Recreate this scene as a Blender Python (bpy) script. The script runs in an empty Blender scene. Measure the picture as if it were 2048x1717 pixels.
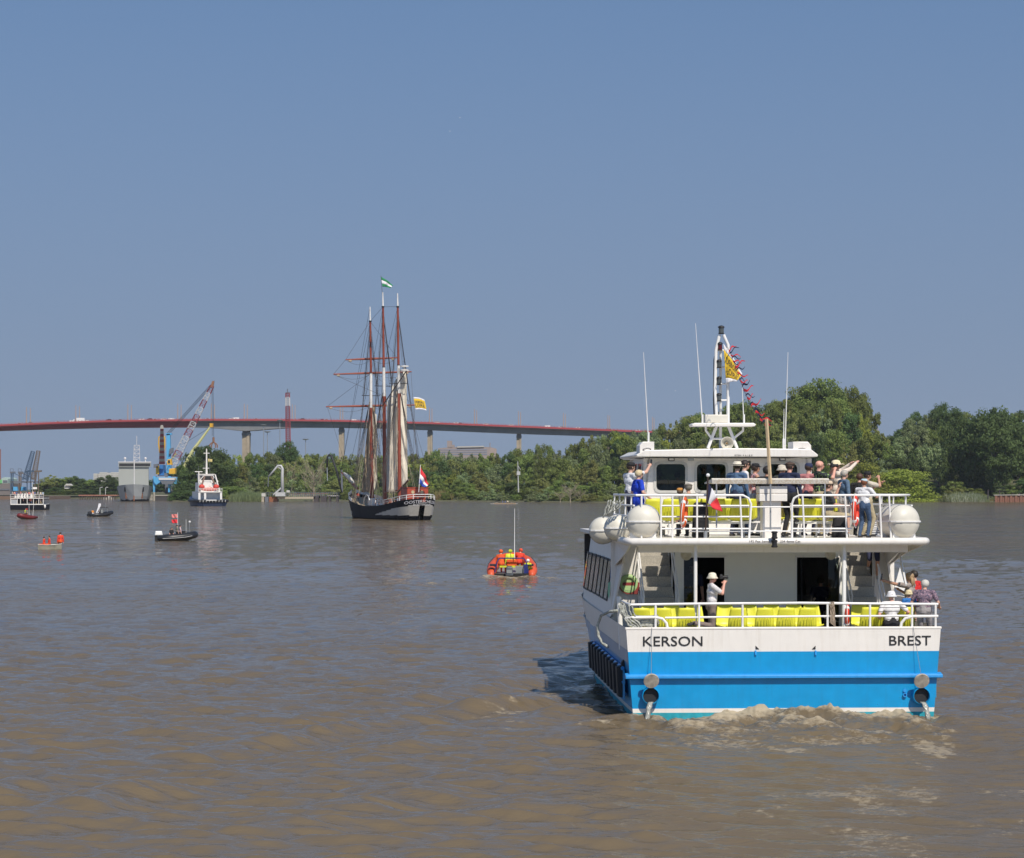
import bpy, bmesh, math, random
import numpy as np
from mathutils import Vector, Matrix, Euler
random.seed(7); np.random.seed(7)
R = math.radians
scene = bpy.context.scene
COL = scene.collection

# ------------------------------------------------------------------ camera
F = 4800.0; H = 5.3; HX = 1024.0; HY = 978.0          # focal length in photo pixels, eye height, horizon
cam = bpy.data.cameras.new('camera'); cam_o = bpy.data.objects.new('camera', cam); COL.objects.link(cam_o)
cam_o.location = (0, 0, H); cam_o.rotation_euler = (R(90), 0, 0)
cam.sensor_width = 36.0; cam.lens = 36.0*F/2048.0
cam.shift_y = (HY-858.5)/2048.0
cam.clip_start = 0.5; cam.clip_end = 20000
scene.camera = cam_o

# ------------------------------------------------------------------ sky, sun, exposure
SUN_EL, SUN_AZ = 49.0, 23.0        # azimuth: degrees to the right of straight behind the camera
world = bpy.data.worlds.new('World'); scene.world = world; world.use_nodes = True
nt = world.node_tree; nt.nodes.clear()
sky = nt.nodes.new('ShaderNodeTexSky'); sky.sky_type = 'NISHITA'; sky.sun_disc = False
sky.sun_elevation = R(SUN_EL); sky.sun_rotation = R(180-SUN_AZ)
sky.altitude = 0; sky.air_density = 1.0; sky.dust_density = 0.0; sky.ozone_density = 4.0
SKY = 0.13
def _w(t): return nt.nodes.new(t)
tcn = _w('ShaderNodeTexCoord'); va = _w('ShaderNodeVectorMath'); va.operation = 'ADD'; va.inputs[1].default_value = (0, 0, .3)
vn = _w('ShaderNodeVectorMath'); vn.operation = 'NORMALIZE'
tint = _w('ShaderNodeMix'); tint.data_type = 'RGBA'; tint.blend_type = 'MULTIPLY'
tint.inputs[0].default_value = 1.0; tint.inputs[7].default_value = (1.0, 1.03, 1.0, 1)
sp = _w('ShaderNodeSeparateXYZ'); mr = _w('ShaderNodeMapRange'); mr.interpolation_type = 'SMOOTHSTEP'     # summer haze low over the horizon
mr.inputs[1].default_value = -.05; mr.inputs[2].default_value = .285; mr.inputs[3].default_value = .96; mr.inputs[4].default_value = 0
hz = _w('ShaderNodeMix'); hz.data_type = 'RGBA'; hz.inputs[7].default_value = (.224/SKY, .279/SKY, .375/SKY, 1)
bg = _w('ShaderNodeBackground'); bg.inputs[1].default_value = SKY
wo = _w('ShaderNodeOutputWorld'); _l = nt.links.new
_l(tcn.outputs['Generated'], va.inputs[0]); _l(va.outputs[0], vn.inputs[0]); _l(vn.outputs[0], sky.inputs[0]); _l(sky.outputs[0], tint.inputs[6])
_l(tcn.outputs['Generated'], sp.inputs[0]); _l(sp.outputs[2], mr.inputs[0]); _l(mr.outputs[0], hz.inputs[0]); _l(tint.outputs[2], hz.inputs[6])
_l(hz.outputs[2], bg.inputs[0]); _l(bg.outputs[0], wo.inputs[0])
sun = bpy.data.lights.new('sun', 'SUN'); sun.energy = 4.6; sun.angle = R(0.55); sun.color = (1.0, 0.925, 0.82)
sun_o = bpy.data.objects.new('sun', sun); COL.objects.link(sun_o)
_sd = Vector((math.sin(R(SUN_AZ))*math.cos(R(SUN_EL)), -math.cos(R(SUN_AZ))*math.cos(R(SUN_EL)), math.sin(R(SUN_EL))))
sun_o.rotation_euler = _sd.to_track_quat('Z', 'Y').to_euler(); sun_o.location = (60, -60, 80)
scene.view_settings.view_transform = 'Standard'; scene.view_settings.look = 'None'
scene.view_settings.gamma = 1.0; scene.view_settings.use_curve_mapping = False
scene.view_settings.exposure = 0.0
scene.render.engine = 'CYCLES'
scene.cycles.max_bounces = 6; scene.cycles.volume_bounces = 0; scene.cycles.transparent_max_bounces = 8

# ------------------------------------------------------------------ helpers
def P(x, y, D):                                        # photo pixel at a distance -> point in the place
    return Vector(((x-HX)/F*D, D, H-(y-HY)/F*D))
def DW(y): return H*F/(y-HY)                           # distance of a point of the water surface
def PX(x, D): return (x-HX)/F*D

class MB:
    def __init__(s): s.v = []; s.f = []; s.m = []; s.cur = 0
    def add(s, vs, fs):
        b = len(s.v); s.v += [tuple(v) for v in vs]
        s.f += [tuple(i+b for i in f) for f in fs]; s.m += [s.cur]*len(fs); return s
    def box(s, c, d, rz=0, rx=0, ry=0, top=(1, 1)):
        M = Euler((rx, ry, rz)).to_matrix(); c = Vector(c); vs = []
        for z in (-.5, .5):
            k = top if z > 0 else (1, 1)
            for x, y in ((-.5, -.5), (.5, -.5), (.5, .5), (-.5, .5)):
                vs.append(c+M @ Vector((x*d[0]*k[0], y*d[1]*k[1], z*d[2])))
        return s.add(vs, [(3, 2, 1, 0), (4, 5, 6, 7), (0, 1, 5, 4), (1, 2, 6, 5), (2, 3, 7, 6), (3, 0, 4, 7)])
    def bb(s, x0, x1, y0, y1, z0, z1):
        return s.box(((x0+x1)/2, (y0+y1)/2, (z0+z1)/2), (abs(x1-x0), abs(y1-y0), abs(z1-z0)))
    def bar(s, p, q, r, n=6, r2=None):
        p = Vector(p); q = Vector(q); r2 = r if r2 is None else r2
        d = (q-p)
        if d.length < 1e-6: return s
        d.normalize(); u = d.orthogonal().normalized(); w = d.cross(u); vs = []
        for c, rr in ((p, r), (q, r2)):
            for i in range(n):
                a = 2*math.pi*(i+.5)/n; vs.append(c+u*(rr*math.cos(a))+w*(rr*math.sin(a)))
        fs = [(i, (i+1) % n, n+(i+1) % n, n+i) for i in range(n)]
        fs += [tuple(range(n-1, -1, -1)), tuple(range(n, 2*n))]
        return s.add(vs, fs)
    def tube(s, pts, r, n=6, close=False):
        pts = [Vector(p) for p in pts]; m = len(pts); rings = []; u = None
        for i, p in enumerate(pts):
            a = pts[(i-1) % m] if (i > 0 or close) else p; b = pts[(i+1) % m] if (i < m-1 or close) else p
            d = (b-a).normalized()
            u = d.orthogonal() if u is None else u-d*u.dot(d)
            if u.length < 1e-5: u = d.orthogonal()
            u.normalize(); w = d.cross(u); rr = r[i] if isinstance(r, (list, tuple)) else r
            rings.append([p+u*(rr*math.cos(2*math.pi*k/n))+w*(rr*math.sin(2*math.pi*k/n)) for k in range(n)])
        if close: rings.append(rings[0])
        return s.loft(rings, caps=not close)
    def loft(s, rings, closed=True, caps=True):
        n = len(rings[0]); vs = [p for r in rings for p in r]; fs = []
        for i in range(len(rings)-1):
            for k in range(n if closed else n-1):
                k2 = (k+1) % n; fs.append((i*n+k, i*n+k2, (i+1)*n+k2, (i+1)*n+k))
        if caps and closed:
            fs.append(tuple(range(n-1, -1, -1))); b = (len(rings)-1)*n; fs.append(tuple(range(b, b+n)))
        return s.add(vs, fs)
    def lathe(s, prof, c=(0, 0, 0), n=16, axis='z', caps=True):
        rings = []; c = Vector(c)
        for r, h in prof:
            ring = []
            for k in range(n):
                a = 2*math.pi*k/n; x = r*math.cos(a); y = r*math.sin(a)
                ring.append(c+Vector({'z': (x, y, h), 'y': (x, h, -y), 'x': (h, x, y)}[axis]))
            rings.append(ring)
        return s.loft(rings, caps=caps)
    def ell(s, c, r, n=14, m=9, M=None):
        c = Vector(c); rings = []
        if not hasattr(r, '__len__'): r = (r, r, r)
        for j in range(m+1):
            t = math.pi*j/m; t = min(max(t, .04), math.pi-.04); ring = []
            for k in range(n):
                a = 2*math.pi*k/n; v = Vector((r[0]*math.sin(t)*math.cos(a), r[1]*math.sin(t)*math.sin(a), -r[2]*math.cos(t)))
                ring.append(c+(M @ v if M else v))
            rings.append(ring)
        return s.loft(rings)
    def prism(s, poly, vec):
        vec = Vector(vec); a = [Vector(p) for p in poly]; b = [p+vec for p in a]; n = len(a)
        fs = [(i, (i+1) % n, n+(i+1) % n, n+i) for i in range(n)]+[tuple(range(n-1, -1, -1)), tuple(range(n, 2*n))]
        return s.add(a+b, fs)
    def sheet(s, fn, nu, nv):
        vs = [fn(i/nu, j/nv) for j in range(nv+1) for i in range(nu+1)]
        fs = [(j*(nu+1)+i, j*(nu+1)+i+1, (j+1)*(nu+1)+i+1, (j+1)*(nu+1)+i) for j in range(nv) for i in range(nu)]
        return s.add(vs, fs)
    def mesh(s, name, mats, smooth=False):
        me = bpy.data.meshes.new(name); me.from_pydata(s.v, [], s.f)
        mats = mats if isinstance(mats, (list, tuple)) else [mats]
        for m in mats: me.materials.append(m)
        if max(s.m or [0]): me.polygons.foreach_set('material_index', s.m)
        bm = bmesh.new(); bm.from_mesh(me); bmesh.ops.recalc_face_normals(bm, faces=bm.faces); bm.to_mesh(me); bm.free()
        if smooth is True: me.polygons.foreach_set('use_smooth', [True]*len(me.polygons))
        elif smooth:
            me.polygons.foreach_set('use_smooth', [True]*len(me.polygons)); me.set_sharp_from_angle(angle=R(smooth))
        me.update(); return me
    def build(s, name, mats, parent=None, smooth=False, bevel=0, solid=0):
        o = bpy.data.objects.new(name, s.mesh(name, mats, smooth)); COL.objects.link(o)
        if parent is not None: o.parent = parent
        if solid:
            md = o.modifiers.new('solidify', 'SOLIDIFY'); md.thickness = solid; md.offset = 0
        if bevel:
            md = o.modifiers.new('bevel', 'BEVEL'); md.width = bevel; md.segments = 2; md.limit_method = 'ANGLE'; md.angle_limit = R(40)
        return o

def tag(o, label=None, cat=None, group=None, kind=None):
    if label: o['label'] = label
    if cat: o['category'] = cat
    if group: o['group'] = group
    if kind: o['kind'] = kind
    return o
def thing(name, label, cat, loc=(0, 0, 0), rz=0, group=None):
    o = bpy.data.objects.new(name, None); COL.objects.link(o); o.location = loc; o.rotation_euler = (0, 0, rz)
    o.empty_display_size = .2
    return tag(o, label, cat, group)
def copy_tree(o, parent=None):
    kids = list(o.children); c = o.copy(); COL.objects.link(c); c.parent = parent
    for k in kids: copy_tree(k, c)
    return c
def link_copy(me, name, parent=None, loc=(0, 0, 0), rot=(0, 0, 0), scale=(1, 1, 1)):
    o = bpy.data.objects.new(name, me); COL.objects.link(o); o.parent = parent
    o.location = loc; o.rotation_euler = rot; o.scale = scale; return o

# ------------------------------------------------------------------ materials
MATS = {}
def mat(name, col, rough=.5, metal=0, var=.12, scale=3.0, bump=0, bscale=40, spec=.5, dirt=0, dirt_col=(.10, .08, .06), streak=0, trans=0, emit=None, coat=0):
    if name in MATS: return MATS[name]
    m = bpy.data.materials.new(name); m.use_nodes = True; n = m.node_tree.nodes; l = m.node_tree.links
    b = n['Principled BSDF']; b.inputs['Roughness'].default_value = rough; b.inputs['Metallic'].default_value = metal
    b.inputs['Specular IOR Level'].default_value = spec; b.inputs['Coat Weight'].default_value = coat
    tc = n.new('ShaderNodeTexCoord'); src = tc.outputs['Object']
    nz = n.new('ShaderNodeTexNoise'); nz.inputs['Scale'].default_value = scale; nz.inputs['Detail'].default_value = 5
    l.new(src, nz.inputs['Vector'])
    mr = n.new('ShaderNodeMapRange'); mr.inputs[1].default_value = .3; mr.inputs[2].default_value = .7
    mr.inputs[3].default_value = 1-var; mr.inputs[4].default_value = 1+var*.6
    l.new(nz.outputs[0], mr.inputs[0])
    mx = n.new('ShaderNodeMix'); mx.data_type = 'RGBA'; mx.blend_type = 'MULTIPLY'; mx.inputs[0].default_value = 1
    mx.inputs[6].default_value = (*col, 1); l.new(mr.outputs[0], mx.inputs[7]); out = mx.outputs[2]
    if dirt:
        mp = n.new('ShaderNodeMapping'); l.new(src, mp.inputs[0])
        mp.inputs['Scale'].default_value = (6, 6, .5) if streak else (1, 1, 1)
        n2 = n.new('ShaderNodeTexNoise'); n2.inputs['Scale'].default_value = 1.6; n2.inputs['Detail'].default_value = 8; n2.inputs['Roughness'].default_value = .65
        l.new(mp.outputs[0], n2.inputs['Vector'])
        r2 = n.new('ShaderNodeMapRange'); r2.inputs[1].default_value = .5; r2.inputs[2].default_value = .8; r2.inputs[4].default_value = dirt
        l.new(n2.outputs[0], r2.inputs[0])
        m2 = n.new('ShaderNodeMix'); m2.data_type = 'RGBA'; m2.inputs[7].default_value = (*dirt_col, 1)
        l.new(r2.outputs[0], m2.inputs[0]); l.new(out, m2.inputs[6]); out = m2.outputs[2]
    l.new(out, b.inputs['Base Color'])
    if bump:
        n3 = n.new('ShaderNodeTexNoise'); n3.inputs['Scale'].default_value = bscale; n3.inputs['Detail'].default_value = 3
        l.new(src, n3.inputs['Vector']); bp = n.new('ShaderNodeBump'); bp.inputs['Strength'].default_value = bump; bp.inputs['Distance'].default_value = .02
        l.new(n3.outputs[0], bp.inputs['Height']); l.new(bp.outputs[0], b.inputs['Normal'])
    if trans:
        b.inputs['Transmission Weight'].default_value = trans
    if emit:
        b.inputs['Emission Color'].default_value = (*emit, 1); b.inputs['Emission Strength'].default_value = 1
    MATS[name] = m; return m
def pattern_mat(name, a, bcol, kind='stripe', scale=30, width=.5, rough=.8, axis=2):
    m = bpy.data.materials.new(name); m.use_nodes = True; n = m.node_tree.nodes; l = m.node_tree.links
    b = n['Principled BSDF']; b.inputs['Roughness'].default_value = rough
    tc = n.new('ShaderNodeTexCoord'); rp = n.new('ShaderNodeMix'); rp.data_type = 'RGBA'
    rp.inputs[6].default_value = (*a, 1); rp.inputs[7].default_value = (*bcol, 1)
    if kind == 'stripe':
        sx = n.new('ShaderNodeSeparateXYZ'); l.new(tc.outputs['Object'], sx.inputs[0])
        m1 = n.new('ShaderNodeMath'); m1.operation = 'MULTIPLY'; m1.inputs[1].default_value = scale; l.new(sx.outputs[axis], m1.inputs[0])
        m2 = n.new('ShaderNodeMath'); m2.operation = 'FRACT'; l.new(m1.outputs[0], m2.inputs[0])
        m3 = n.new('ShaderNodeMath'); m3.operation = 'LESS_THAN'; m3.inputs[1].default_value = width; l.new(m2.outputs[0], m3.inputs[0]); fac = m3.outputs[0]
    else:
        v = n.new('ShaderNodeTexNoise'); v.inputs['Scale'].default_value = scale; v.inputs['Detail'].default_value = 4; l.new(tc.outputs['Object'], v.inputs['Vector'])
        m3 = n.new('ShaderNodeMapRange'); m3.inputs[1].default_value = width-.03; m3.inputs[2].default_value = width+.03; l.new(v.outputs[0], m3.inputs[0]); fac = m3.outputs[0]
    l.new(fac, rp.inputs[0]); l.new(rp.outputs[2], b.inputs['Base Color']); MATS[name] = m; return m
def glass_mat(name, col=(.02, .03, .03), rough=.03, alpha=.35):
    m = bpy.data.materials.new(name); m.use_nodes = True; n = m.node_tree.nodes; l = m.node_tree.links; n.clear()
    o = n.new('ShaderNodeOutputMaterial'); t = n.new('ShaderNodeBsdfTransparent'); g = n.new('ShaderNodeBsdfGlossy'); mx = n.new('ShaderNodeMixShader')
    fr = n.new('ShaderNodeFresnel'); fr.inputs[0].default_value = 1.5
    t.inputs[0].default_value = (*col, 1); g.inputs['Roughness'].default_value = rough
    l.new(fr.outputs[0], mx.inputs[0]); l.new(t.outputs[0], mx.inputs[1]); l.new(g.outputs[0], mx.inputs[2]); l.new(mx.outputs[0], o.inputs[0])
    MATS[name] = m; return m
W_ = mat('white_paint', (.765, .73, .675), .35, bump=.12, bscale=2.2, dirt=.3, streak=1, dirt_col=(.45, .38, .28), var=.04)
WR = mat('white_rail_paint', (.80, .79, .76), .35, var=.06, dirt=.2, dirt_col=(.4, .3, .2))
BLK = mat('black_rubber', (.015, .015, .016), .6)
STEEL = mat('galvanised_steel', (.42, .43, .43), .4, .6)
DKGLASS = glass_mat('tinted_glass', (.45, .50, .48))

def text_mesh(txt, size, extrude=.002):
    c = bpy.data.curves.new('t', 'FONT'); c.body = txt; c.size = size; c.extrude = extrude; c.align_x = 'CENTER'; c.align_y = 'CENTER'; c.resolution_u = 3
    o = bpy.data.objects.new('t', c); COL.objects.link(o); bpy.context.view_layer.update()
    me = bpy.data.meshes.new_from_object(o.evaluated_get(bpy.context.evaluated_depsgraph_get()))
    bpy.data.objects.remove(o); bpy.data.curves.remove(c); return me
def lettering(txt, size, mt, parent, M, name='lettering', sx=1.0, bold=0):
    me = text_mesh(txt, size); me.name = name; me.materials.clear(); me.materials.append(mt)
    me.transform(M @ Matrix.Diagonal((sx, 1, 1, 1)))
    o = bpy.data.objects.new(name, me); COL.objects.link(o); o.parent = parent; return o
# ------------------------------------------------------------------ water
FO = Vector((PX(1568, 55.1), 55.1, 0)); FA = R(3.0); _c, _s = math.cos(FA), math.sin(FA)     # the ferry: middle of its stern at the waterline, heading
def FWorld(v): return Vector((FO.x+v[0]*_c-v[1]*_s, FO.y+v[0]*_s+v[1]*_c, v[2]))
def vnoise(x, y, seed):
    """smooth value noise, vectorised"""
    xi = np.floor(x).astype(np.int64); yi = np.floor(y).astype(np.int64); fx = x-xi; fy = y-yi
    def h(a, b):
        n = (a*374761393+b*668265263+seed*982451653) & 0x7fffffff
        n = ((n ^ (n >> 13))*1274126177) & 0x7fffffff
        return ((n ^ (n >> 16)) & 0xffff)/65535.0
    u = fx*fx*(3-2*fx); w = fy*fy*(3-2*fy)
    return (h(xi, yi)*(1-u)+h(xi+1, yi)*u)*(1-w)+(h(xi, yi+1)*(1-u)+h(xi+1, yi+1)*u)*w
def fbm(x, y, seed, o=4, g=.5):
    a = 1.; t = 0.; n = 0.
    for i in range(o): t = t+a*vnoise(x*2**i, y*2**i, seed+i); n += a; a *= g
    return t/n
def water_height(X, Y):
    h = np.zeros_like(X); rng = np.random.RandomState(3)
    gust = .55+.9*fbm(X/28., Y/40., 11, 3)
    wob = fbm(X/7., Y/7., 21, 2)*5
    for i in range(38):
        lam = .45*1.095**i*(1+.1*rng.randn()); th = R(80)+rng.randn()*.46       # wind waves
        k = 2*math.pi/lam; ph = rng.rand()*6.28
        amp = .0128*lam**.62*(.7+.6*rng.rand())/(1+(lam/2.8)**2.0)
        q = np.sin(k*(X*math.cos(th)+Y*math.sin(th))+ph+wob*(.8+.2*math.sin(i)))
        h += amp*gust*(q+.45*q*q)*np.exp(-(Y/(lam*200))**2)
    # the ferry's wake: diverging waves along the two arms, trailing towards the camera
    lx = (X-FO.x)*_c+(Y-FO.y)*_s; ly = -(X-FO.x)*_s+(Y-FO.y)*_c
    back = 14-ly
    for sg in (-1, 1):
        arm = back*.34; d = sg*lx-3.4-arm
        env = np.exp(-(d/(1.2+.10*np.maximum(back, 0)))**2)*np.clip(back/6, 0, 1)*np.exp(-np.maximum(back, 0)/120)
        a = R(33); ph = 2*math.pi/3.6*(sg*lx*math.cos(a)+back*-math.sin(a))+2.2*fbm(X/6., Y/6., 31, 2)*2
        s = np.sin(ph+1.5*fbm(X/2.2, Y/3., 33, 3)); pt = np.clip(2.6*(fbm(X/5.5+7, Y/4.5, 35, 3)-.30), .12, 1.35); h += env*.215*pt*(s+.5*s*s)
        d2 = sg*lx-3.4-back*.17; env2 = np.exp(-(d2/(1.0+.07*np.maximum(back, 0)))**2)*np.clip(back/8, 0, 1)*np.exp(-np.maximum(back, 0)/60)
        h += env2*.10*np.clip(2.6*(fbm(X/4.+3, Y/4., 36, 3)-.3), .1, 1.3)*np.sin(2*math.pi/2.6*(sg*lx*math.cos(a)+back*-math.sin(a))+3*fbm(X/4., Y/4., 41, 2))
    # churned wash behind the stern
    aft = -ly
    inw = np.exp(-(np.abs(lx)/(3.6+.05*np.maximum(aft, 0)))**6)*(aft > -.3)
    churn = inw*np.exp(-np.maximum(aft, 0)/3.8)
    ch = fbm(lx*1.5+3, ly*1.1, 51, 5, .58); rid = 1-np.abs(2*fbm(lx*.9, ly*.75, 61, 4)-1)
    h += churn*(.62*(ch-.50)+.36*(rid-.66)-.05)
    h += churn*.20*np.exp(-((aft-.35)/.7)**2)*np.exp(-((lx-.9)/1.3)**2)
    calm = inw*np.clip((aft-2.5)/4, 0, 1)
    h = h*(1-.55*calm)+calm*.05*(fbm(lx*.55, ly*.28, 71, 5, .6)-.5)*2
    foam = np.exp(-np.maximum(aft, 0)/4.5)*inw*np.clip((ch-.45)*3.2+(rid-.77)*2.2, 0, .9)
    streak = fbm(lx*.5, ly*.22, 81, 5, .62)
    foam = np.maximum(foam, calm*np.exp(-aft/22)*np.clip((streak-.53)*4.8, 0, .7))
    # crests breaking where the port arm leaves the hull
    br = np.exp(-((-lx-4.2-.34*np.maximum(-aft+0+6, 0)*0-.34*(14-ly)*.42)/.9)**2)*np.exp(-((ly-2)/5.5)**2)
    foam = np.maximum(foam, br*np.clip((fbm(lx*1.3, ly*1.7, 98, 4)-.47)*3.0, 0, .6))
    # bow wave and wash along the port side, little crests breaking on the arm
    d3 = np.exp(-((-lx-3.75-.05*back)/.5)**2)*(ly > -1.5)*(ly < 14)
    foam = np.maximum(foam, d3*np.clip((fbm(lx*2.2, ly*1.3, 91, 4)-.50)*3.5, 0, .8))
    h += d3*.10*(fbm(lx*2.0, ly*1.2, 92, 4)-.4)
    # the orange boat's wash
    rx = X-RIBX; ry = Y-RIBD
    e = np.exp(-((np.abs(rx)-1.3-.30*np.maximum(-ry, 0))/(.55+.05*np.maximum(-ry, 0)))**2)*(ry < 1)*np.exp(np.minimum(ry, 0)/22)
    e2 = np.exp(-(rx/1.4)**2)*(ry < .3)*np.exp(np.minimum(ry, 0)/4)
    nn = fbm(X*.9, Y*.5, 95, 4)
    h += e*.18*(.4+nn)+e2*.25*nn
    foam = np.maximum(foam, np.clip((e*.6+e2*1.0)*(nn-.44)*3.0, 0, .75))
    # thin foam lines beside the small boats and ships
    wash = np.exp(-(np.abs(lx)/(4.2+.10*np.maximum(aft, 0)))**4)*(aft > -.3)*np.exp(-np.maximum(aft, 0)/30)
    return h, foam, wash
RIBD = DW(1160.0); RIBX = PX(1022, RIBD)
def make_water():
    ncol = 760
    a = np.tan(np.linspace(R(-13.6), R(13.6), ncol))
    a = np.concatenate([np.tan(np.linspace(R(-60), R(-14.2), 30)), a, np.tan(np.linspace(R(14.2), R(60), 30))])
    ys = np.concatenate([np.linspace(1850, 1120, 640), 978+np.geomspace(141, 9, 170), [984, 981.5, 980.2, 979.4]])
    D = H*F/(ys-HY)
    D = np.concatenate([[4., 12., 22.], D])
    X = np.outer(D, a); Y = np.outer(D, np.ones_like(a))
    Z, foam, wash = water_height(X, Y)
    fade = np.clip(1-(Y-700)/600, 0, 1); Z *= fade
    nr, nc = X.shape
    co = np.stack([X, Y, Z], -1).reshape(-1, 3)
    i = np.arange(nr*nc).reshape(nr, nc)
    q = np.stack([i[:-1, :-1], i[:-1, 1:], i[1:, 1:], i[1:, :-1]], -1).reshape(-1, 4)
    me = bpy.data.meshes.new('river_water'); me.vertices.add(len(co)); me.vertices.foreach_set('co', co.ravel())
    me.loops.add(q.size); me.loops.foreach_set('vertex_index', q.ravel()); me.polygons.add(len(q))
    me.polygons.foreach_set('loop_start', np.arange(0, q.size, 4)); me.polygons.foreach_set('loop_total', np.full(len(q), 4))
    at = me.attributes.new('foam', 'FLOAT', 'POINT'); at.data.foreach_set('value', foam.ravel().astype(np.float32))
    at = me.attributes.new('wash', 'FLOAT', 'POINT'); at.data.foreach_set('value', wash.ravel().astype(np.float32))
    me.update(); me.validate(); me.polygons.foreach_set('use_smooth', [True]*len(me.polygons))
    m = bpy.data.materials.new('silty_river_water'); m.use_nodes = True; n = m.node_tree.nodes; l = m.node_tree.links
    b = n['Principled BSDF']; b.inputs['IOR'].default_value = 1.333; b.inputs['Roughness'].default_value = .06
    geo = n.new('ShaderNodeNewGeometry')
    n1 = n.new('ShaderNodeTexNoise'); n1.inputs['Scale'].default_value = .05; n1.inputs['Detail'].default_value = 4; l.new(geo.outputs['Position'], n1.inputs['Vector'])
    c1 = n.new('ShaderNodeMix'); c1.data_type = 'RGBA'; c1.inputs[6].default_value = (.134, .101, .060, 1); c1.inputs[7].default_value = (.160, .122, .074, 1); l.new(n1.outputs[0], c1.inputs[0])
    fa = n.new('ShaderNodeAttribute'); fa.attribute_name = 'foam'
    n2 = n.new('ShaderNodeTexNoise'); n2.inputs['Scale'].default_value = 6; n2.inputs['Detail'].default_value = 8; n2.inputs['Roughness'].default_value = .7; l.new(geo.outputs['Position'], n2.inputs['Vector'])
    s1 = n.new('ShaderNodeMath'); s1.operation = 'SUBTRACT'; s1.inputs[1].default_value = .52; l.new(n2.outputs[0], s1.inputs[0])
    s2 = n.new('ShaderNodeMath'); s2.operation = 'MULTIPLY_ADD'; s2.inputs[1].default_value = 1.9; l.new(s1.outputs[0], s2.inputs[0]); l.new(fa.outputs['Fac'], s2.inputs[2])
    mr = n.new('ShaderNodeMapRange'); mr.inputs[1].default_value = .22; mr.inputs[2].default_value = .75; l.new(s2.outputs[0], mr.inputs[0])
    mm = n.new('ShaderNodeMath'); mm.operation = 'MULTIPLY'; mm.use_clamp = True; l.new(mr.outputs[0], mm.inputs[0])
    gt = n.new('ShaderNodeMapRange'); gt.inputs[1].default_value = .02; gt.inputs[2].default_value = .2; l.new(fa.outputs['Fac'], gt.inputs[0]); l.new(gt.outputs[0], mm.inputs[1])
    c2 = n.new('ShaderNodeMix'); c2.data_type = 'RGBA'; c2.inputs[7].default_value = (.40, .335, .235, 1); l.new(mm.outputs[0], c2.inputs[0]); l.new(c1.outputs[2], c2.inputs[6])
    
    rr = n.new('ShaderNodeMapRange'); rr.inputs[3].default_value = .04; rr.inputs[4].default_value = .6; l.new(mm.outputs[0], rr.inputs[0])
    # fine ripples
    mp = n.new('ShaderNodeMapping'); mp.inputs['Scale'].default_value = (1.0, 1.7, 1); mp.inputs['Rotation'].default_value = (0, 0, R(8)); l.new(geo.outputs['Position'], mp.inputs[0])
    r1 = n.new('ShaderNodeTexNoise'); r1.inputs['Scale'].default_value = 3.0; r1.inputs['Detail'].default_value = 4; r1.inputs['Roughness'].default_value = .55; r1.inputs['Distortion'].default_value = .4; l.new(mp.outputs[0], r1.inputs['Vector'])
    b1 = n.new('ShaderNodeBump'); b1.inputs['Strength'].default_value = 1.0; b1.inputs['Distance'].default_value = .045; l.new(r1.outputs[0], b1.inputs['Height'])
    r2 = n.new('ShaderNodeTexNoise'); r2.inputs['Scale'].default_value = .55; r2.inputs['Detail'].default_value = 3; l.new(mp.outputs[0], r2.inputs['Vector'])
    b2 = n.new('ShaderNodeBump'); b2.inputs['Strength'].default_value = 1.0; b2.inputs['Distance'].default_value = .42; l.new(r2.outputs[0], b2.inputs['Height']); l.new(b1.outputs[0], b2.inputs['Normal'])
    r3 = n.new('ShaderNodeTexNoise'); r3.inputs['Scale'].default_value = 8.5; r3.inputs['Detail'].default_value = 3; r3.inputs['Roughness'].default_value = .6; l.new(mp.outputs[0], r3.inputs['Vector'])
    b3 = n.new('ShaderNodeBump'); b3.inputs['Strength'].default_value = 1.0; b3.inputs['Distance'].default_value = .009; l.new(r3.outputs[0], b3.inputs['Height']); l.new(b2.outputs[0], b3.inputs['Normal'])
    # gusts: patches of rougher and smoother water, drawn out across the river
    gm = n.new('ShaderNodeMapping'); gm.inputs['Scale'].default_value = (.018, .06, 1); l.new(geo.outputs['Position'], gm.inputs[0])
    gn = n.new('ShaderNodeTexNoise'); gn.inputs['Scale'].default_value = 1.0; gn.inputs['Detail'].default_value = 5; gn.inputs['Roughness'].default_value = .6; l.new(gm.outputs[0], gn.inputs['Vector'])
    gr = n.new('ShaderNodeMapRange'); gr.inputs[1].default_value = .38; gr.inputs[2].default_value = .62; gr.inputs[3].default_value = .35; gr.inputs[4].default_value = 1.0; l.new(gn.outputs[0], gr.inputs[0])
    for q_ in (b1, b3): l.new(gr.outputs[0], q_.inputs['Strength'])
    sy = n.new('ShaderNodeSeparateXYZ'); l.new(geo.outputs['Position'], sy.inputs[0]); yr = n.new('ShaderNodeMapRange'); yr.inputs[1].default_value = 50; yr.inputs[2].default_value = 240; yr.inputs[3].default_value = .12; yr.inputs[4].default_value = 1; l.new(sy.outputs[1], yr.inputs[0])
    ym = n.new('ShaderNodeMath'); ym.operation = 'MULTIPLY'; l.new(yr.outputs[0], ym.inputs[0]); l.new(gr.outputs[0], ym.inputs[1]); l.new(ym.outputs[0], b2.inputs['Strength'])
    # silt-laden body under a rough reflecting skin
    n.remove(b); ou = n['Material Output']; df = n.new('ShaderNodeBsdfDiffuse'); gl = n.new('ShaderNodeBsdfGlossy'); mxs = n.new('ShaderNodeMixShader'); fz = n.new('ShaderNodeFresnel'); fz.inputs['IOR'].default_value = 1.333
    wa = n.new('ShaderNodeAttribute'); wa.attribute_name = 'wash'
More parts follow.
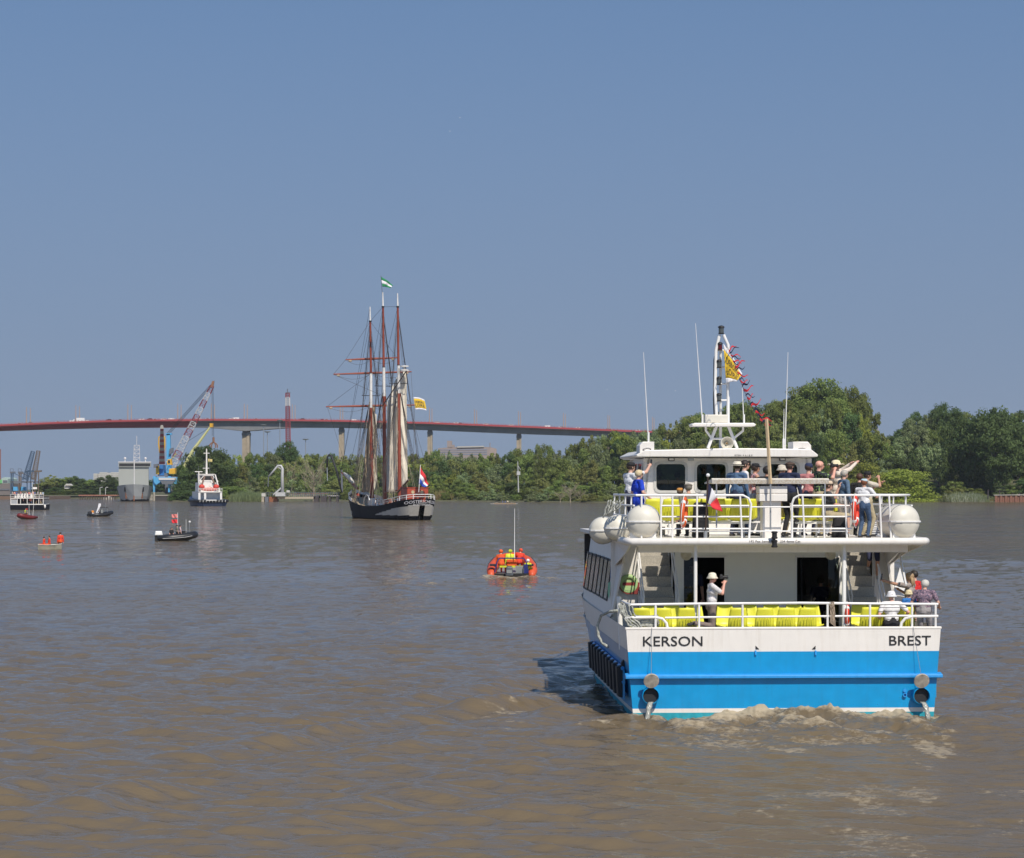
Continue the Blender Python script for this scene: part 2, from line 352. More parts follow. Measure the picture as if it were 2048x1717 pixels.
    l.new(c2.outputs[2], df.inputs[0]); l.new(b3.outputs[0], df.inputs['Normal']); l.new(b3.outputs[0], gl.inputs['Normal']); l.new(b3.outputs[0], fz.inputs['Normal'])
    wr_ = n.new('ShaderNodeMath'); wr_.operation = 'MULTIPLY_ADD'; wr_.inputs[1].default_value = .16; l.new(wa.outputs['Fac'], wr_.inputs[0]); l.new(rr.outputs[0], wr_.inputs[2]); l.new(wr_.outputs[0], gl.inputs['Roughness'])
    fm = n.new('ShaderNodeMapRange'); fm.interpolation_type = 'SMOOTHSTEP'; fm.inputs[1].default_value = 0; fm.inputs[2].default_value = 1.0; fm.inputs[3].default_value = .02; fm.inputs[4].default_value = .80; fm.interpolation_type = 'LINEAR'; fm.inputs[2].default_value = .85; l.new(fz.outputs[0], fm.inputs[0])
    fo = n.new('ShaderNodeMath'); fo.operation = 'MULTIPLY'; iv = n.new('ShaderNodeMath'); iv.operation = 'SUBTRACT'; iv.inputs[0].default_value = 1; l.new(mm.outputs[0], iv.inputs[1]); wk = n.new('ShaderNodeMath'); wk.operation = 'MULTIPLY_ADD'; wk.inputs[1].default_value = -.55; wk.inputs[2].default_value = 1; l.new(wa.outputs['Fac'], wk.inputs[0]); wm = n.new('ShaderNodeMath'); wm.operation = 'MULTIPLY'; l.new(fm.outputs[0], wm.inputs[0]); l.new(wk.outputs[0], wm.inputs[1]); l.new(wm.outputs[0], fo.inputs[0]); l.new(iv.outputs[0], fo.inputs[1])
    l.new(fo.outputs[0], mxs.inputs[0]); l.new(df.outputs[0], mxs.inputs[1]); l.new(gl.outputs[0], mxs.inputs[2]); l.new(mxs.outputs[0], ou.inputs[0])
    me.materials.append(m)
    o = bpy.data.objects.new('river_water', me); COL.objects.link(o)
    tag(o, 'muddy brown river with wind ripples and a ferry wake', 'river', kind='structure')
make_water()
# ------------------------------------------------------------------ banks and wooded hill
def interp(tab, x):
    if x <= tab[0][0]: return tab[0][1]
    for (a, b), (c, d) in zip(tab, tab[1:]):
        if x <= c: return b+(d-b)*(x-a)/(c-a)
    return tab[-1][1]
SHORE = [(300, 1030), (345, 1015), (470, 985), (530, 985), (660, 1040), (860, 1030), (1000, 990), (1180, 930), (1400, 900), (1700, 930), (1800, 985), (1870, 1000), (1905, 960), (2048, 950), (2400, 940)]
TOP = [(340, 960), (365, 912), (410, 894), (455, 915), (470, 922), (480, 907), (540, 905), (640, 907), (700, 909), (800, 910), (860, 903), (890, 897), (960, 906), (1000, 908), (1040, 897), (1085, 890), (1130, 897), (1155, 880), (1200, 866), (1270, 858), (1330, 848), (1370, 832), (1450, 816), (1500, 806), (1560, 800), (1610, 772), (1650, 762), (1700, 772), (1735, 815), (1755, 858), (1785, 878), (1800, 848), (1830, 826), (1880, 812), (1920, 818), (1955, 828), (1985, 820), (2020, 828), (2060, 812), (2300, 800)]
GRND = [(340, 2), (1100, 2.5), (1250, 8), (1400, 15), (1600, 24), (1760, 16), (1850, 18), (2050, 20), (2300, 22)]      # ground height at the back of the wood
def ground_z(px, D):
    s0 = interp(SHORE, px); t = (D-s0)/150.
    if t < 0: return -1.5+1.5*max(0, 1+t*12)
    t = min(1, t); return .4+(interp(GRND, px)-.4)*(t*t*(3-2*t))
SOIL = mat('grassy_river_bank', (.10, .10, .045), .95, var=.4, scale=.15, bump=.5, bscale=2)
def strip(name, px0, px1, n, label):
    mb = MB(); offs = (-12, 0, 4, 30, 75, 110, 150, 260, 600); rows = []
    for i in range(n+1):
        px = px0+(px1-px0)*i/n; s0 = interp(SHORE, px); rows.append([Vector((PX(px, s0+o), s0+o, ground_z(px, s0+o))) for o in offs])
    mb.loft(rows, closed=False); return tag(mb.build(name, SOIL, smooth=True), label, 'bank', kind='structure')
strip('riverbank_right', 345, 2500, 90, 'low grassy bank rising to a wooded hill')
mb = MB(); rows = [[Vector((PX(px, D), D, z)) for D, z in ((1290, -1.5), (1300, .3), (1330, 2), (1500, 3), (2600, 4))] for px in (-900, -300, 0, 60, 120, 200, 260, 330, 520, 800, 1400, 2400)]
mb.loft(rows, closed=False); tag(mb.build('riverbank_far', SOIL, smooth=True), 'far low bank behind the harbour', 'bank', kind='structure')

# ------------------------------------------------------------------ trees
def leaf_mat(name, col, var=.35):
    m = bpy.data.materials.new(name); m.use_nodes = True; n = m.node_tree.nodes; l = m.node_tree.links
    b = n['Principled BSDF']; b.inputs['Roughness'].default_value = .65; b.inputs['Specular IOR Level'].default_value = .25
    at = n.new('ShaderNodeAttribute'); at.attribute_name = 'leaf'; oi = n.new('ShaderNodeObjectInfo')
    hs = n.new('ShaderNodeHueSaturation'); hs.inputs['Color'].default_value = (*col, 1)
    m1 = n.new('ShaderNodeMapRange'); m1.inputs[3].default_value = 1-var; m1.inputs[4].default_value = 1+var; l.new(at.outputs['Fac'], m1.inputs[0])
    m2 = n.new('ShaderNodeMapRange'); m2.inputs[3].default_value = 1.08; m2.inputs[4].default_value = 1.65; l.new(oi.outputs['Random'], m2.inputs[0])
    mu = n.new('ShaderNodeMath'); mu.operation = 'MULTIPLY'; l.new(m1.outputs[0], mu.inputs[0]); l.new(m2.outputs[0], mu.inputs[1]); l.new(mu.outputs[0], hs.inputs['Value'])
    m3 = n.new('ShaderNodeMapRange'); m3.inputs[3].default_value = .488; m3.inputs[4].default_value = .522; l.new(oi.outputs['Random'], m3.inputs[0]); l.new(m3.outputs[0], hs.inputs['Hue'])
    l.new(hs.outputs[0], b.inputs['Base Color'])
    tr = n.new('ShaderNodeBsdfTranslucent'); l.new(hs.outputs[0], tr.inputs[0]); mx = n.new('ShaderNodeMixShader'); mx.inputs[0].default_value = .5
    o = n['Material Output']; l.new(b.outputs[0], mx.inputs[1]); l.new(tr.outputs[0], mx.inputs[2]); l.new(mx.outputs[0], o.inputs[0]); return m
LEAF = [leaf_mat('mid_green_leaves', (.172, .208, .056)), leaf_mat('dark_green_leaves', (.090, .132, .042)), leaf_mat('olive_leaves', (.225, .235, .075)), leaf_mat('grey_willow_leaves', (.205, .240, .110)), leaf_mat('yellow_green_leaves', (.245, .265, .050))]
BARK = mat('grey_bark', (.12, .10, .08), .9, var=.3)
PALEBARK = mat('bleached_bark', (.27, .23, .16), .9, var=.3)
def crown_mesh(seed, nclump, per, leaf, shape='round', m=0):
    """unit crown: width 1, height 1 (z 0..1); leaf clumps of small quads with gaps between them"""
    rg = np.random.RandomState(seed); cs = []
    while len(cs) < nclump:
        p = rg.uniform(-1, 1, 3); z = (p[2]+1)/2
        if shape == 'round': w = math.sqrt(max(0, 1-((z-.52)/.52)**2))*1.0
        elif shape == 'tall': w = .75*math.sqrt(max(0, 1-((z-.48)/.53)**2))+.12
        else: w = math.sqrt(max(0, 1-z**1.7))                    # mound to the ground
        lob = .78+.30*math.sin(3*math.atan2(p[1], p[0])+seed)+.16*math.sin(7*z+seed*2)
        r = math.hypot(p[0], p[1])
        if r > w*lob or (r < w*lob*.45 and z < .8 and rg.rand() < .75): continue
        cs.append((p[0]*.5, p[1]*.5, z))
    cs = np.array(cs); rc = rg.uniform(.07, .15, nclump)
    N = nclump*per; ci = np.repeat(np.arange(nclump), per)
    d = rg.randn(N, 3); d /= np.linalg.norm(d, axis=1)[:, None]; rad = rg.rand(N)**.42
    pos = cs[ci]+d*rad[:, None]*rc[ci][:, None]*np.array([1, 1, .72])
    pos[:, 2] = np.maximum(pos[:, 2], 0.0)
    nrm = d*.9+rg.randn(N, 3)*.55+np.array([0, 0, .35]); nrm /= np.linalg.norm(nrm, axis=1)[:, None]
    a = np.cross(nrm, rg.randn(N, 3)); a /= np.linalg.norm(a, axis=1)[:, None]; b = np.cross(nrm, a)
    s = leaf*rg.uniform(.6, 1.3, N)[:, None]
    v = np.stack([pos-a*s, pos+b*s*.55, pos+a*s, pos-b*s*.55], 1).reshape(-1, 3)
    me = bpy.data.meshes.new('crown'); me.vertices.add(len(v)); me.vertices.foreach_set('co', v.ravel())
    me.loops.add(N*4); me.loops.foreach_set('vertex_index', np.arange(N*4)); me.polygons.add(N)
    me.polygons.foreach_set('loop_start', np.arange(0, N*4, 4)); me.polygons.foreach_set('loop_total', np.full(N, 4))
    cl = np.clip(rg.rand(nclump)[ci]*.6+rg.rand(N)*.4, 0, 1); at = me.attributes.new('leaf', 'FLOAT', 'FACE'); at.data.foreach_set('value', cl.astype(np.float32))
    me.update(); me.materials.append(LEAF[m]); return me
def trunk_mesh(seed, bare=False):
    rn = random.Random(seed); mb = MB()
    mb.tube([(0, 0, -.08), (.006, 0, .1), (rn.uniform(-.02, .02), 0, .35), (rn.uniform(-.04, .04), rn.uniform(-.03, .03), .75)], [.03, .024, .018, .006], 6)
    for i in range(9 if not bare else 34):
        z = rn.uniform(.12, .6); a = rn.uniform(0, 6.28); r = rn.uniform(.2, .42); up = rn.uniform(.15, .4)
        p = Vector((0, 0, z)); q = p+Vector((r*.55*math.cos(a), r*.55*math.sin(a), up*.6)); e = p+Vector((r*math.cos(a), r*math.sin(a), up))
        mb.tube([p, q, e], [.012, .007, .003] if not bare else [.008, .005, .002], 4)
        if bare:
            for k in range(4):
                b_ = a+rn.uniform(-.9, .9); mb.tube([q.lerp(e, k/4), q.lerp(e, k/4)+Vector((.12*math.cos(b_), .12*math.sin(b_), rn.uniform(.12, .3)))], [.004, .0015], 4)
    return mb.mesh('trunk', PALEBARK if bare else BARK)
PROTO = {}
for m in range(5):
    for k, shp in enumerate(('round', 'tall', 'mound')):
        PROTO[(m, shp)] = [crown_mesh(100*m+10*k+j, (84, 74, 66)[k], 80, .030, shp, m) for j in range(2)]
TRUNKS = [trunk_mesh(i) for i in range(4)]
def tree(px, D, top_z, width, m, shp, label, group=None, name='tree', base=None, crown=None, cz=.12):
    z0 = ground_z(px, D) if base is None else base; h = max(2.0, top_z-z0)
    t = thing(name, label, 'tree' if name != 'shrub' else 'shrub', (PX(px, D), D, z0), random.uniform(0, 6.28), group)
    link_copy(random.choice(TRUNKS), 'trunk', t, scale=(h*.55, h*.55, h*.9))
    z = h*(cz if shp != 'mound' else -.02); link_copy(crown or random.choice(PROTO[(m, shp)]), 'crown', t, (0, 0, z), (0, 0, 0), (width, width, (h-z)*.98))
    return t
def zone(px):
    for e, s in ((470, 'behind the tug'), (690, 'behind the jetty'), (880, 'behind the three-master'), (1060, 'under the bridge'), (1260, 'left of the ferry'), (1500, 'behind the ferry mast'), (1760, 'behind the ferry passengers'), (1880, 'right of the ferry')):
        if px < e: return s
    return 'at the right edge' if px < 2080 else 'beyond the right edge'
rt = random.Random(12)
def pick(px):
    r = rt.random()
    if px < 470: return 1 if r < .6 else 0
    if px > 1900: return 1 if r < .6 else 0
    if 1780 < px < 1900: return 1 if r < .35 else (0 if r < .6 else 3)
    return 0 if r < .52 else (2 if r < .68 else (3 if r < .88 else (1 if r < .96 else 4)))
CN = ['mid-green', 'dark green', 'olive green', 'grey-green', 'yellow-green']
SZ = ['tall %s skyline tree %s', 'middle-sized %s tree %s', 'smaller %s tree low in the wood %s', 'bushy %s tree near the water %s']
for row, (dD, fr, step, wf) in enumerate(((135, 1.0, 22, 1.15), (95, .82, 25, 1.05), (60, .60, 29, 1.0), (26, .42, 30, 1.05))):
    px = 352+row*9
    while px < 2480:
        D = interp(SHORE, px)+dD+rt.uniform(-12, 12); topy = interp(TOP, px); zt_top = H-(topy-HY)/F*D
        zb = 1.0; zt = zb+(zt_top-zb)*fr*rt.uniform(.92 if row else .96, 1.05 if row else 1.0); m = pick(px)
        if row == 3: zt = min(zt, rt.uniform(6, 11))
        gz = ground_z(px, D); w = step*D/F*rt.uniform(1.3, 1.9)*wf*(1.25 if px > 1250 else 1)*(1.4 if px > 2080 else 1)
        if zt-gz > 2.5 and not (row == 3 and (500 < px < 665)):
            tree(px, D, zt, w, m, rt.choice(('round', 'round', 'tall') if row < 2 else ('round', 'mound')), SZ[row] % (CN[m], zone(px)), 'wood: '+SZ[row] % (CN[m], zone(px)))
        px += step*rt.uniform(.7, 1.2)*(1.15 if px > 1250 else 1)*(1.5 if px > 2080 else 1)
# shoreline shrubs hanging to the water
px = 350
while px < 2060:
    D = interp(SHORE, px)+rt.uniform(3, 9); m = pick(px)
    if not (520 < px < 690 or 1880 < px < 2000 and rt.random() < .8):
        h = rt.uniform(3.2, 6.8)
        tree(px, D, h, rt.uniform(6, 10), rt.choice((m, 0, 2, 3)) if px > 470 else m, 'mound', 'leafy shrub at the water line '+zone(px), 'shore shrubs '+zone(px), 'shrub')
    px += rt.uniform(20, 34)
# trees that stand out
def lone(px, topy, D, w, m, shp, label, seed, n=120, cz=.1, base=None):
    cr = crown_mesh(seed, int(n*1.4), 90, .0215, shp, m); return tree(px, D, H-(topy-HY)/F*D, w, m, shp, label, None, 'tree', base, cr, cz)
lone(413, 893, 1040, 22, 1, 'round', 'broad dark round-topped tree right behind the tug', 901)
lone(372, 935, 1035, 15, 1, 'mound', 'dark bushy tree at the left tip of the wooded bank, left of the tug', 902, 90)
lone(576, 886, 1130, 12.5, 1, 'round', 'dark round tree standing above the wood under the red lattice mast', 903, 90, .3)
lone(1652, 760, 1050, 27, 0, 'round', 'tallest tree of the hill, rising behind the right of the ferry wheelhouse', 904, 150)
lone(1608, 775, 1060, 20, 0, 'round', 'tall rounded tree just left of the tallest tree on the hill', 905, 120)
lone(1707, 776, 1055, 17, 0, 'round', 'tall loose tree at the right shoulder of the hill crest', 906, 110)
lone(1560, 798, 1050, 20, 0, 'round', 'rounded tree of the hill behind the timber pole of the ferry', 907, 110)
lone(1480, 806, 1050, 20, 0, 'round', 'rounded tree of the hill behind the mast of the ferry', 908, 110)
lone(1393, 832, 1040, 19, 2, 'round', 'olive tree of the hill left of the mast of the ferry', 909, 110)
lone(1990, 818, 985, 27, 1, 'round', 'large dark tree at the right edge of the river bank', 910, 170, .05)
lone(1925, 835, 1000, 20, 1, 'round', 'dark spreading tree left of the large dark tree on the right bank', 911, 120, .05)
lone(1885, 810, 1150, 17, 1, 'round', 'dark tree on the skyline of the right hill, middle of the group', 912, 100)
lone(1835, 823, 1150, 16, 1, 'round', 'dark tree on the skyline of the right hill, leftmost of the group', 913, 100)
lone(1086, 888, 1010, 9, 0, 'tall', 'slim tree with gaps poking above the wood between bridge and ferry', 914, 60, .3)
lone(1800, 935, 972, 30, 4, 'mound', 'sunlit yellow-green thicket at the water right of the ferry', 915, 120)
lone(1730, 925, 965, 26, 4, 'mound', 'sunlit yellow-green thicket just behind the starboard passengers of the ferry', 917, 100)
t = thing('tree', 'bare pale dead tree with spreading branches behind the jetty', 'tree', (PX(627, 1010), 1010, .5)); link_copy(trunk_mesh(77, True), 'trunk', t, scale=(15, 11, 17))
t = thing('tree', 'pale dead tree with thin upright stems below the dark round tree', 'tree', (PX(583, 1080), 1080, 3)); link_copy(trunk_mesh(78, True), 'trunk', t, scale=(8, 7, 14))
for i, (px, s) in enumerate(((1140, 7), (1160, 5), (1120, 4))):
    t = thing('dead_shrub', ('tangled bare grey branches at the water left of the ferry, largest of three', 'tangled bare grey branches at the water left of the ferry, nearest the ferry', 'tangled bare grey branches at the water left of the ferry, smallest')[i], 'dead shrub', (PX(px, 940), 936, .3)); link_copy(trunk_mesh(80+i, True), 'trunk', t, scale=(s*1.4, s, s))
# far bank trees on the left
for i, (px, ty, w, m) in enumerate(((90, 966, 13, 0), (102, 950, 14, 2), (120, 958, 16, 1), (135, 955, 12, 0), (150, 953, 14, 1), (165, 958, 14, 1), (182, 960, 12, 0), (194, 962, 12, 1), (216, 951, 17, 1), (228, 955, 12, 1), (240, 962, 12, 1), (310, 957, 18, 1), (292, 965, 14, 1), (330, 962, 14, 1), (76, 968, 10, 1), (110, 975, 14, 1), (140, 978, 14, 0), (170, 978, 15, 1), (200, 976, 13, 1), (125, 984, 12, 0), (95, 985, 12, 1), (155, 986, 12, 3), (345, 955, 14, 1), (82, 984, 12, 1), (112, 982, 14, 0), (142, 984, 14, 1), (185, 984, 14, 1), (215, 983, 14, 1), (232, 985, 12, 1), (172, 987, 12, 0))):
    far = i < 15 or px > 300; D = 1420 if far else 1310
    tree(px, D, H-(ty-HY)/F*D, w, m, 'round' if far else 'mound', ('far bank tree left of the grey ship' if px < 260 else 'far bank tree right of the grey ship') if far else 'low waterside tree on the far bank at the left', ('far bank trees left' if px < 260 else 'far bank trees right') if far else 'far bank low trees', base=2)
# reeds and flowering scrub at the water
def reeds(name, label, px0, px1, doff, h, n, m, cat):
    rg = np.random.RandomState(len(label)); px = rg.uniform(px0, px1, n); v = []
    for p in px:
        D = interp(SHORE, p)+doff+rg.uniform(-4, 10); x = PX(p, D); b = ground_z(p, D)-.1; hh = h*rg.uniform(.5, 1.15)*(.55+.45*math.sin(math.pi*(p-px0)/(px1-px0))**.5); lx, ly = rg.randn(2)*.25*hh
        w = rg.uniform(.05, .14); a = rg.uniform(0, 3.14); c, s_ = math.cos(a)*w, math.sin(a)*w
        v += [(x-c, D-s_, b), (x+c, D+s_, b), (x+c*.6+lx*.6, D+s_*.6+ly*.6, b+hh*.6), (x+lx, D+ly, b+hh)]
    me = bpy.data.meshes.new(name); me.from_pydata(v, [], [(4*i, 4*i+1, 4*i+2, 4*i+3) for i in range(n)]); at = me.attributes.new('leaf', 'FLOAT', 'FACE'); at.data.foreach_set('value', rg.rand(n).astype(np.float32)); me.materials.append(m)
    o = bpy.data.objects.new(name, me); COL.objects.link(o); return tag(o, label, cat, kind='stuff')
REED = leaf_mat('pale_reed_leaves', (.17, .19, .09)); DRYG = leaf_mat('dry_grass_blades', (.33, .25, .12)); WFL = leaf_mat('white_flowering_scrub', (.42, .43, .33))
reeds('reed_bed', 'pale green reeds along the water behind the tug', 460, 530, 0, 4.2, 2600, REED, 'reeds')
reeds('dry_grass', 'dry yellow grass on the bank behind the stern of the three-master', 858, 905, 14, 4.5, 1500, DRYG, 'grass')
reeds('dry_grass', 'dry grass on the low bank at the right edge', 1975, 2060, 4, 1.6, 1500, DRYG, 'grass')
reeds('scrub', 'low white-flowering scrub on the spit at the right', 1868, 1978, -3, 3.4, 6000, REED, 'scrub')
reeds('scrub_flowers', 'white blossom on the scrub of the right spit', 1885, 1970, -4, 3.7, 1400, WFL, 'blossom')

# ------------------------------------------------------------------ the road bridge
BD = [(-400, 1600), (0, 1650), (430, 1740), (1300, 1880), (1800, 1960)]
BTOP = [(-400, 868), (-200, 857), (0, 848.5), (100, 844), (200, 840.5), (300, 838.5), (430, 837.5), (560, 837.8), (680, 839.5), (860, 844), (1040, 851), (1200, 857.5), (1310, 862), (1800, 884)]
BBOT = [(-400, 880), (0, 861), (100, 858), (200, 855.5), (380, 854.2), (420, 855.5), (455, 859), (480, 862), (498, 862), (525, 859.5), (560, 856.5), (600, 854.6), (680, 855.2), (760, 856.5), (860, 860), (1040, 867.5), (1200, 872.5), (1310, 877), (1800, 898)]
DECK_W = 24.0
REDST = mat('faded_red_steel', (.26, .045, .055), .6, var=.1, scale=.05, dirt=.2, dirt_col=(.10, .03, .05)); REDP = mat('red_parapet_paint', (.34, .05, .055), .6, var=.1)
CONC = mat('grey_concrete', (.20, .205, .215), .9, var=.18, scale=.12, dirt=.5, streak=1, dirt_col=(.10, .10, .11)); CONCP = mat('tan_concrete_pier', (.36, .30, .22), .9, var=.2, scale=.2, dirt=.4, streak=1, dirt_col=(.2, .16, .11))
ASPH = mat('bridge_asphalt', (.06, .06, .06), .9)
bo = P(489, 1000, interp(BD, 489)); bridge = thing('road_bridge', 'long high road bridge with dark red steel main span and grey concrete approach spans', 'bridge', (bo.x, bo.y, 0))
def bpt(px, y, back=0): v = P(px, y, interp(BD, px)); return Vector((v.x-bo.x, v.y-bo.y+back, v.z))
def girder(name, pxs, m, inset=3.0):
    rings = []
    for px in pxs:
        a = bpt(px, interp(BTOP, px)+4.5); b = bpt(px, interp(BBOT, px)); rings.append([a, a+Vector((0, 0, -.45)), a+Vector((0, inset, -.75)), b+Vector((0, inset+.8, 0)), b+Vector((0, DECK_W-inset-.8, 0)), a+Vector((0, DECK_W-inset, -.75)), a+Vector((0, DECK_W, -.45)), a+Vector((0, DECK_W, 0))])
    return MB().loft(rings).build(name, m, bridge)
girder('steel_span', [-400, -200, -100, 0, 50, 100, 150, 200, 260, 320, 385], REDST)
edges = [385, 489, 585, 681, 770, 859, 949, 1038, 1127, 1216, 1305, 1400, 1600, 1800]
for a, b in zip(edges, edges[1:]): girder('concrete_span', [a+(b-a)*k/5 for k in range(6)], CONC)
def parapet(back, name):
    pxs = [-400+25*i for i in range(89)]
    MB().loft([[bpt(p, interp(BTOP, p)+4.4, back-.15), bpt(p, interp(BTOP, p)+4.4, back+.15), bpt(p, interp(BTOP, p)+.8, back+.15), bpt(p, interp(BTOP, p)+.8, back-.15)] for p in pxs]).build(name, REDP, bridge)
    mb = MB(); p = -60
    while p < 1320: a = bpt(p, interp(BTOP, p)+1, back); mb.bar(a, a+Vector((0, 0, .75)), .12, 4); p += 7
    mb.tube([bpt(p, interp(BTOP, p)-.9, back) for p in pxs[10:72]], .07, 4); o = mb.build(name+'_railing', REDP, bridge); o['kind'] = 'stuff'
parapet(-.3, 'parapet'); parapet(DECK_W+.3, 'parapet')
MB().loft([[bpt(p, interp(BTOP, p)+4.4, .0)+Vector((0, 0, .05)), bpt(p, interp(BTOP, p)+4.4, DECK_W)+Vector((0, 0, .05))] for p in range(-400, 1801, 50)], closed=False).build('carriageway', ASPH, bridge)
for px, w, d in ((489, 5.3, 9), (681, 3.7, 8), (859, 3.7, 8), (1038, 3.7, 8), (1216, 3.7, 8), (-179, 5.3, 9)):
    b = bpt(px, interp(BBOT, px)); z = b.z; k = 1.0; mb = MB()
    for x0, x1, ins in ((-w/2, -w*.12, 0), (-w*.12, w*.12, .35), (w*.12, w/2, 0)): mb.bb(b.x+x0, b.x+x1, b.y+8+ins, b.y+8+d-ins, -1, z-3.2)
    pr = mb.build('pier', CONCP, bridge); cap = MB(); cap.box((b.x, b.y+8+d/2, z-2.2), (w*1.08, d+.6, 2.0)); cap.box((b.x, b.y+8+d/2, z-.62), (w*.92, d-.8, 1.2)); cap.build('pier_cap', CONC, pr)
LAMP = mat('rust_pink_lamp_post', (.44, .30, .23), .7)
for px in (52, 151, 255, 355, 422, 488, 584, 680, 770, 859, 949, 1037, 1127, 1216, 1305, 1400, 1490, 1580, 1670, 1755):
    for back, dx in ((1.5, 0), (DECK_W-1.5, (px-520)*.0016)):
        a = bpt(px, interp(BTOP, px)+3, back)+Vector((dx*2.0, 0, 0)); lp = MB().bar(a, a+Vector((0, 0, 12)), .36, 6, .22).build('lamp_post', LAMP, bridge)
# traffic
def vehicle_mesh(kind, col):
    mb = MB(); m2 = [mat('car_paint_'+col, {'white': (.75, .75, .74), 'dark': (.03, .035, .04), 'grey': (.3, .31, .33)}[col], .3), GLASSD2, BLK]
    if kind == 'car':
        mb.prism([(-2.1, -.85, .35), (2.1, -.85, .35), (2.1, -.85, .8), (1.2, -.85, .95), (.5, -.85, 1.45), (-1.3, -.85, 1.45), (-2.05, -.85, .95)], (0, 1.7, 0)); mb.cur = 1
        mb.prism([(.35, -.87, .95), (1.0, -.87, .95), (.42, -.87, 1.36), (-1.2, -.87, 1.36), (-1.7, -.87, .98)], (0, 1.74, 0))
    elif kind == 'van':
        mb.prism([(-2.8, -1, .4), (2.8, -1, .4), (2.8, -1, 1.1), (2.0, -1, 1.5), (1.5, -1, 2.4), (-2.8, -1, 2.5)], (0, 2, 0)); mb.cur = 1; mb.prism([(1.3, -1.02, 1.5), (1.85, -1.02, 1.5), (1.45, -1.02, 2.2), (1.3, -1.02, 2.2)], (0, 2.04, 0))
    else:
        mb.bb(-4, 2.2, -1.2, 1.2, .9, 3.6); mb.prism([(2.4, -1.15, .6), (4, -1.15, .6), (4, -1.15, 1.7), (3.6, -1.15, 2.7), (2.4, -1.15, 2.8)], (0, 2.3, 0)); mb.cur = 2; mb.bb(-4, 4, -1, 1, .55, .85)
    mb.cur = 2; L_ = {'car': 1.3, 'van': 1.8, 'truck': 2.9}[kind]
    for x in (-L_, L_): mb.lathe([(.32, -.9), (.32, .9)], (x, 0, .33), 10, 'y')
    return mb.mesh(kind, m2)
GLASSD2 = mat('vehicle_glass', (.03, .04, .05), .1); VM = {}
VEH = ((30, 'car', 'white'), (57, 'car', 'grey'), (108, 'car', 'white'), (138, 'van', 'white'), (155, 'truck', 'white'), (169, 'car', 'white'), (215, 'car', 'dark'), (234, 'car', 'grey'), (281, 'car', 'white'), (297, 'car', 'dark'), (304, 'car', 'white'), (325, 'car', 'white'), (338, 'van', 'white'), (395, 'car', 'white'), (410, 'car', 'white'), (461, 'car', 'white'), (469, 'van', 'white'), (508, 'car', 'white'), (603, 'car', 'dark'), (642, 'car', 'dark'), (650, 'car', 'white'), (706, 'van', 'white'), (873, 'car', 'white'), (911, 'car', 'white'), (920, 'car', 'dark'), (971, 'car', 'white'), (1021, 'car', 'white'), (1093, 'van', 'white'), (1121, 'car', 'white'), (1155, 'car', 'white'), (1218, 'car', 'dark'), (1222, 'car', 'white'), (1275, 'car', 'white'))
near = ('left of the harbour cranes', 'above the harbour cranes', 'between tall pier and three-master', 'right of the three-master')
for px, kd, cl in VEH:
    if (kd, cl) not in VM: VM[(kd, cl)] = vehicle_mesh(kd, cl)
    a = bpt(px, interp(BTOP, px)+4.4, 5 if px % 2 else 17)+Vector((0, 0, .1+(.9 if kd == 'car' else 0)*.8)); o = link_copy(VM[(kd, cl)], {'car': 'car', 'van': 'delivery_van', 'truck': 'box_truck'}[kd])
    o.location = a+Vector((bo.x, bo.y, 0)); o.rotation_euler = (0, 0, R(9)+(math.pi if px % 2 else 0))
    z = near[0] if px < 300 else near[1] if px < 480 else near[2] if px < 740 else near[3]
    tag(o, '%s %s driving across the bridge %s' % (cl, {'car': 'car', 'van': 'delivery van', 'truck': 'box truck'}[kd], z), {'car': 'car', 'van': 'van', 'truck': 'truck'}[kd], 'traffic: %s %s %s' % (cl, kd, z))
# ------------------------------------------------------------------ the ferry
def FL(px, py, yl):                                    # photo pixel at a distance forward of the stern -> ferry coordinates
    k = (px-HX)/F
    xl = (k*(FO.y+yl*_c)-FO.x+yl*_s)/(_c-k*_s)
    return Vector((xl, yl, H-(py-HY)/F*(FO.y+xl*_s+yl*_c)))
BLUE = mat('blue_hull_paint', (.001, .285, .60), .3, var=.09, coat=.2, bump=.2, bscale=2.0, dirt=.4, streak=1, dirt_col=(.02, .20, .42))
BLUE2 = mat('blue_rubbing_strake_paint', (.03, .30, .70), .3, var=.15, scale=8)
TEAL = mat('turquoise_antifouling', (.015, .33, .42), .6, var=.3, scale=6, dirt=.5, dirt_col=(.12, .36, .33))
PALEBLUE = mat('pale_blue_grey_paint', (.33, .40, .50), .45, var=.08, dirt=.3, streak=1, dirt_col=(.2, .2, .2))
LIME = mat('lime_yellow_plastic', (.72, .70, .05), .42, var=.06)
GRIP = mat('grey_tread_plate', (.42, .39, .33), .6, .1, var=.25, scale=30, bump=.5, bscale=60)
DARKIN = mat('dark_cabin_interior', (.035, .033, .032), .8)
DECKG = mat('grey_deck_paint', (.55, .55, .52), .8, var=.15)
CREAM = mat('aged_cream_plastic', (.66, .63, .54), .45, var=.08, dirt=.3, dirt_col=(.4, .34, .25))
ferry = thing('passenger_ferry', 'white and blue two-deck passenger ferry seen from astern, named KERSON BREST', 'ferry', FO, FA)
DZ = 1.62; UZ = 4.13                                   # lower aft deck, upper deck
hb_top = lambda y: (3.64-.10*min(1, max(0, y-2)/8))*(1-max(0, (y-13)/11.5)**2.1) if y < 24.4 else .02
def sec(y, z):                                         # hull half breadth
    t = hb_top(y); f = min(1, max(0, z/2.12)); wl = max(.02, t*(.952-.30*max(0, (y-11)/13)))
    return wl+(t-wl)*f**.9
ysec = [0, 1.5, 3, 5, 7, 9, 11, 13, 15, 17, 19, 21, 22.6, 23.8, 24.3]
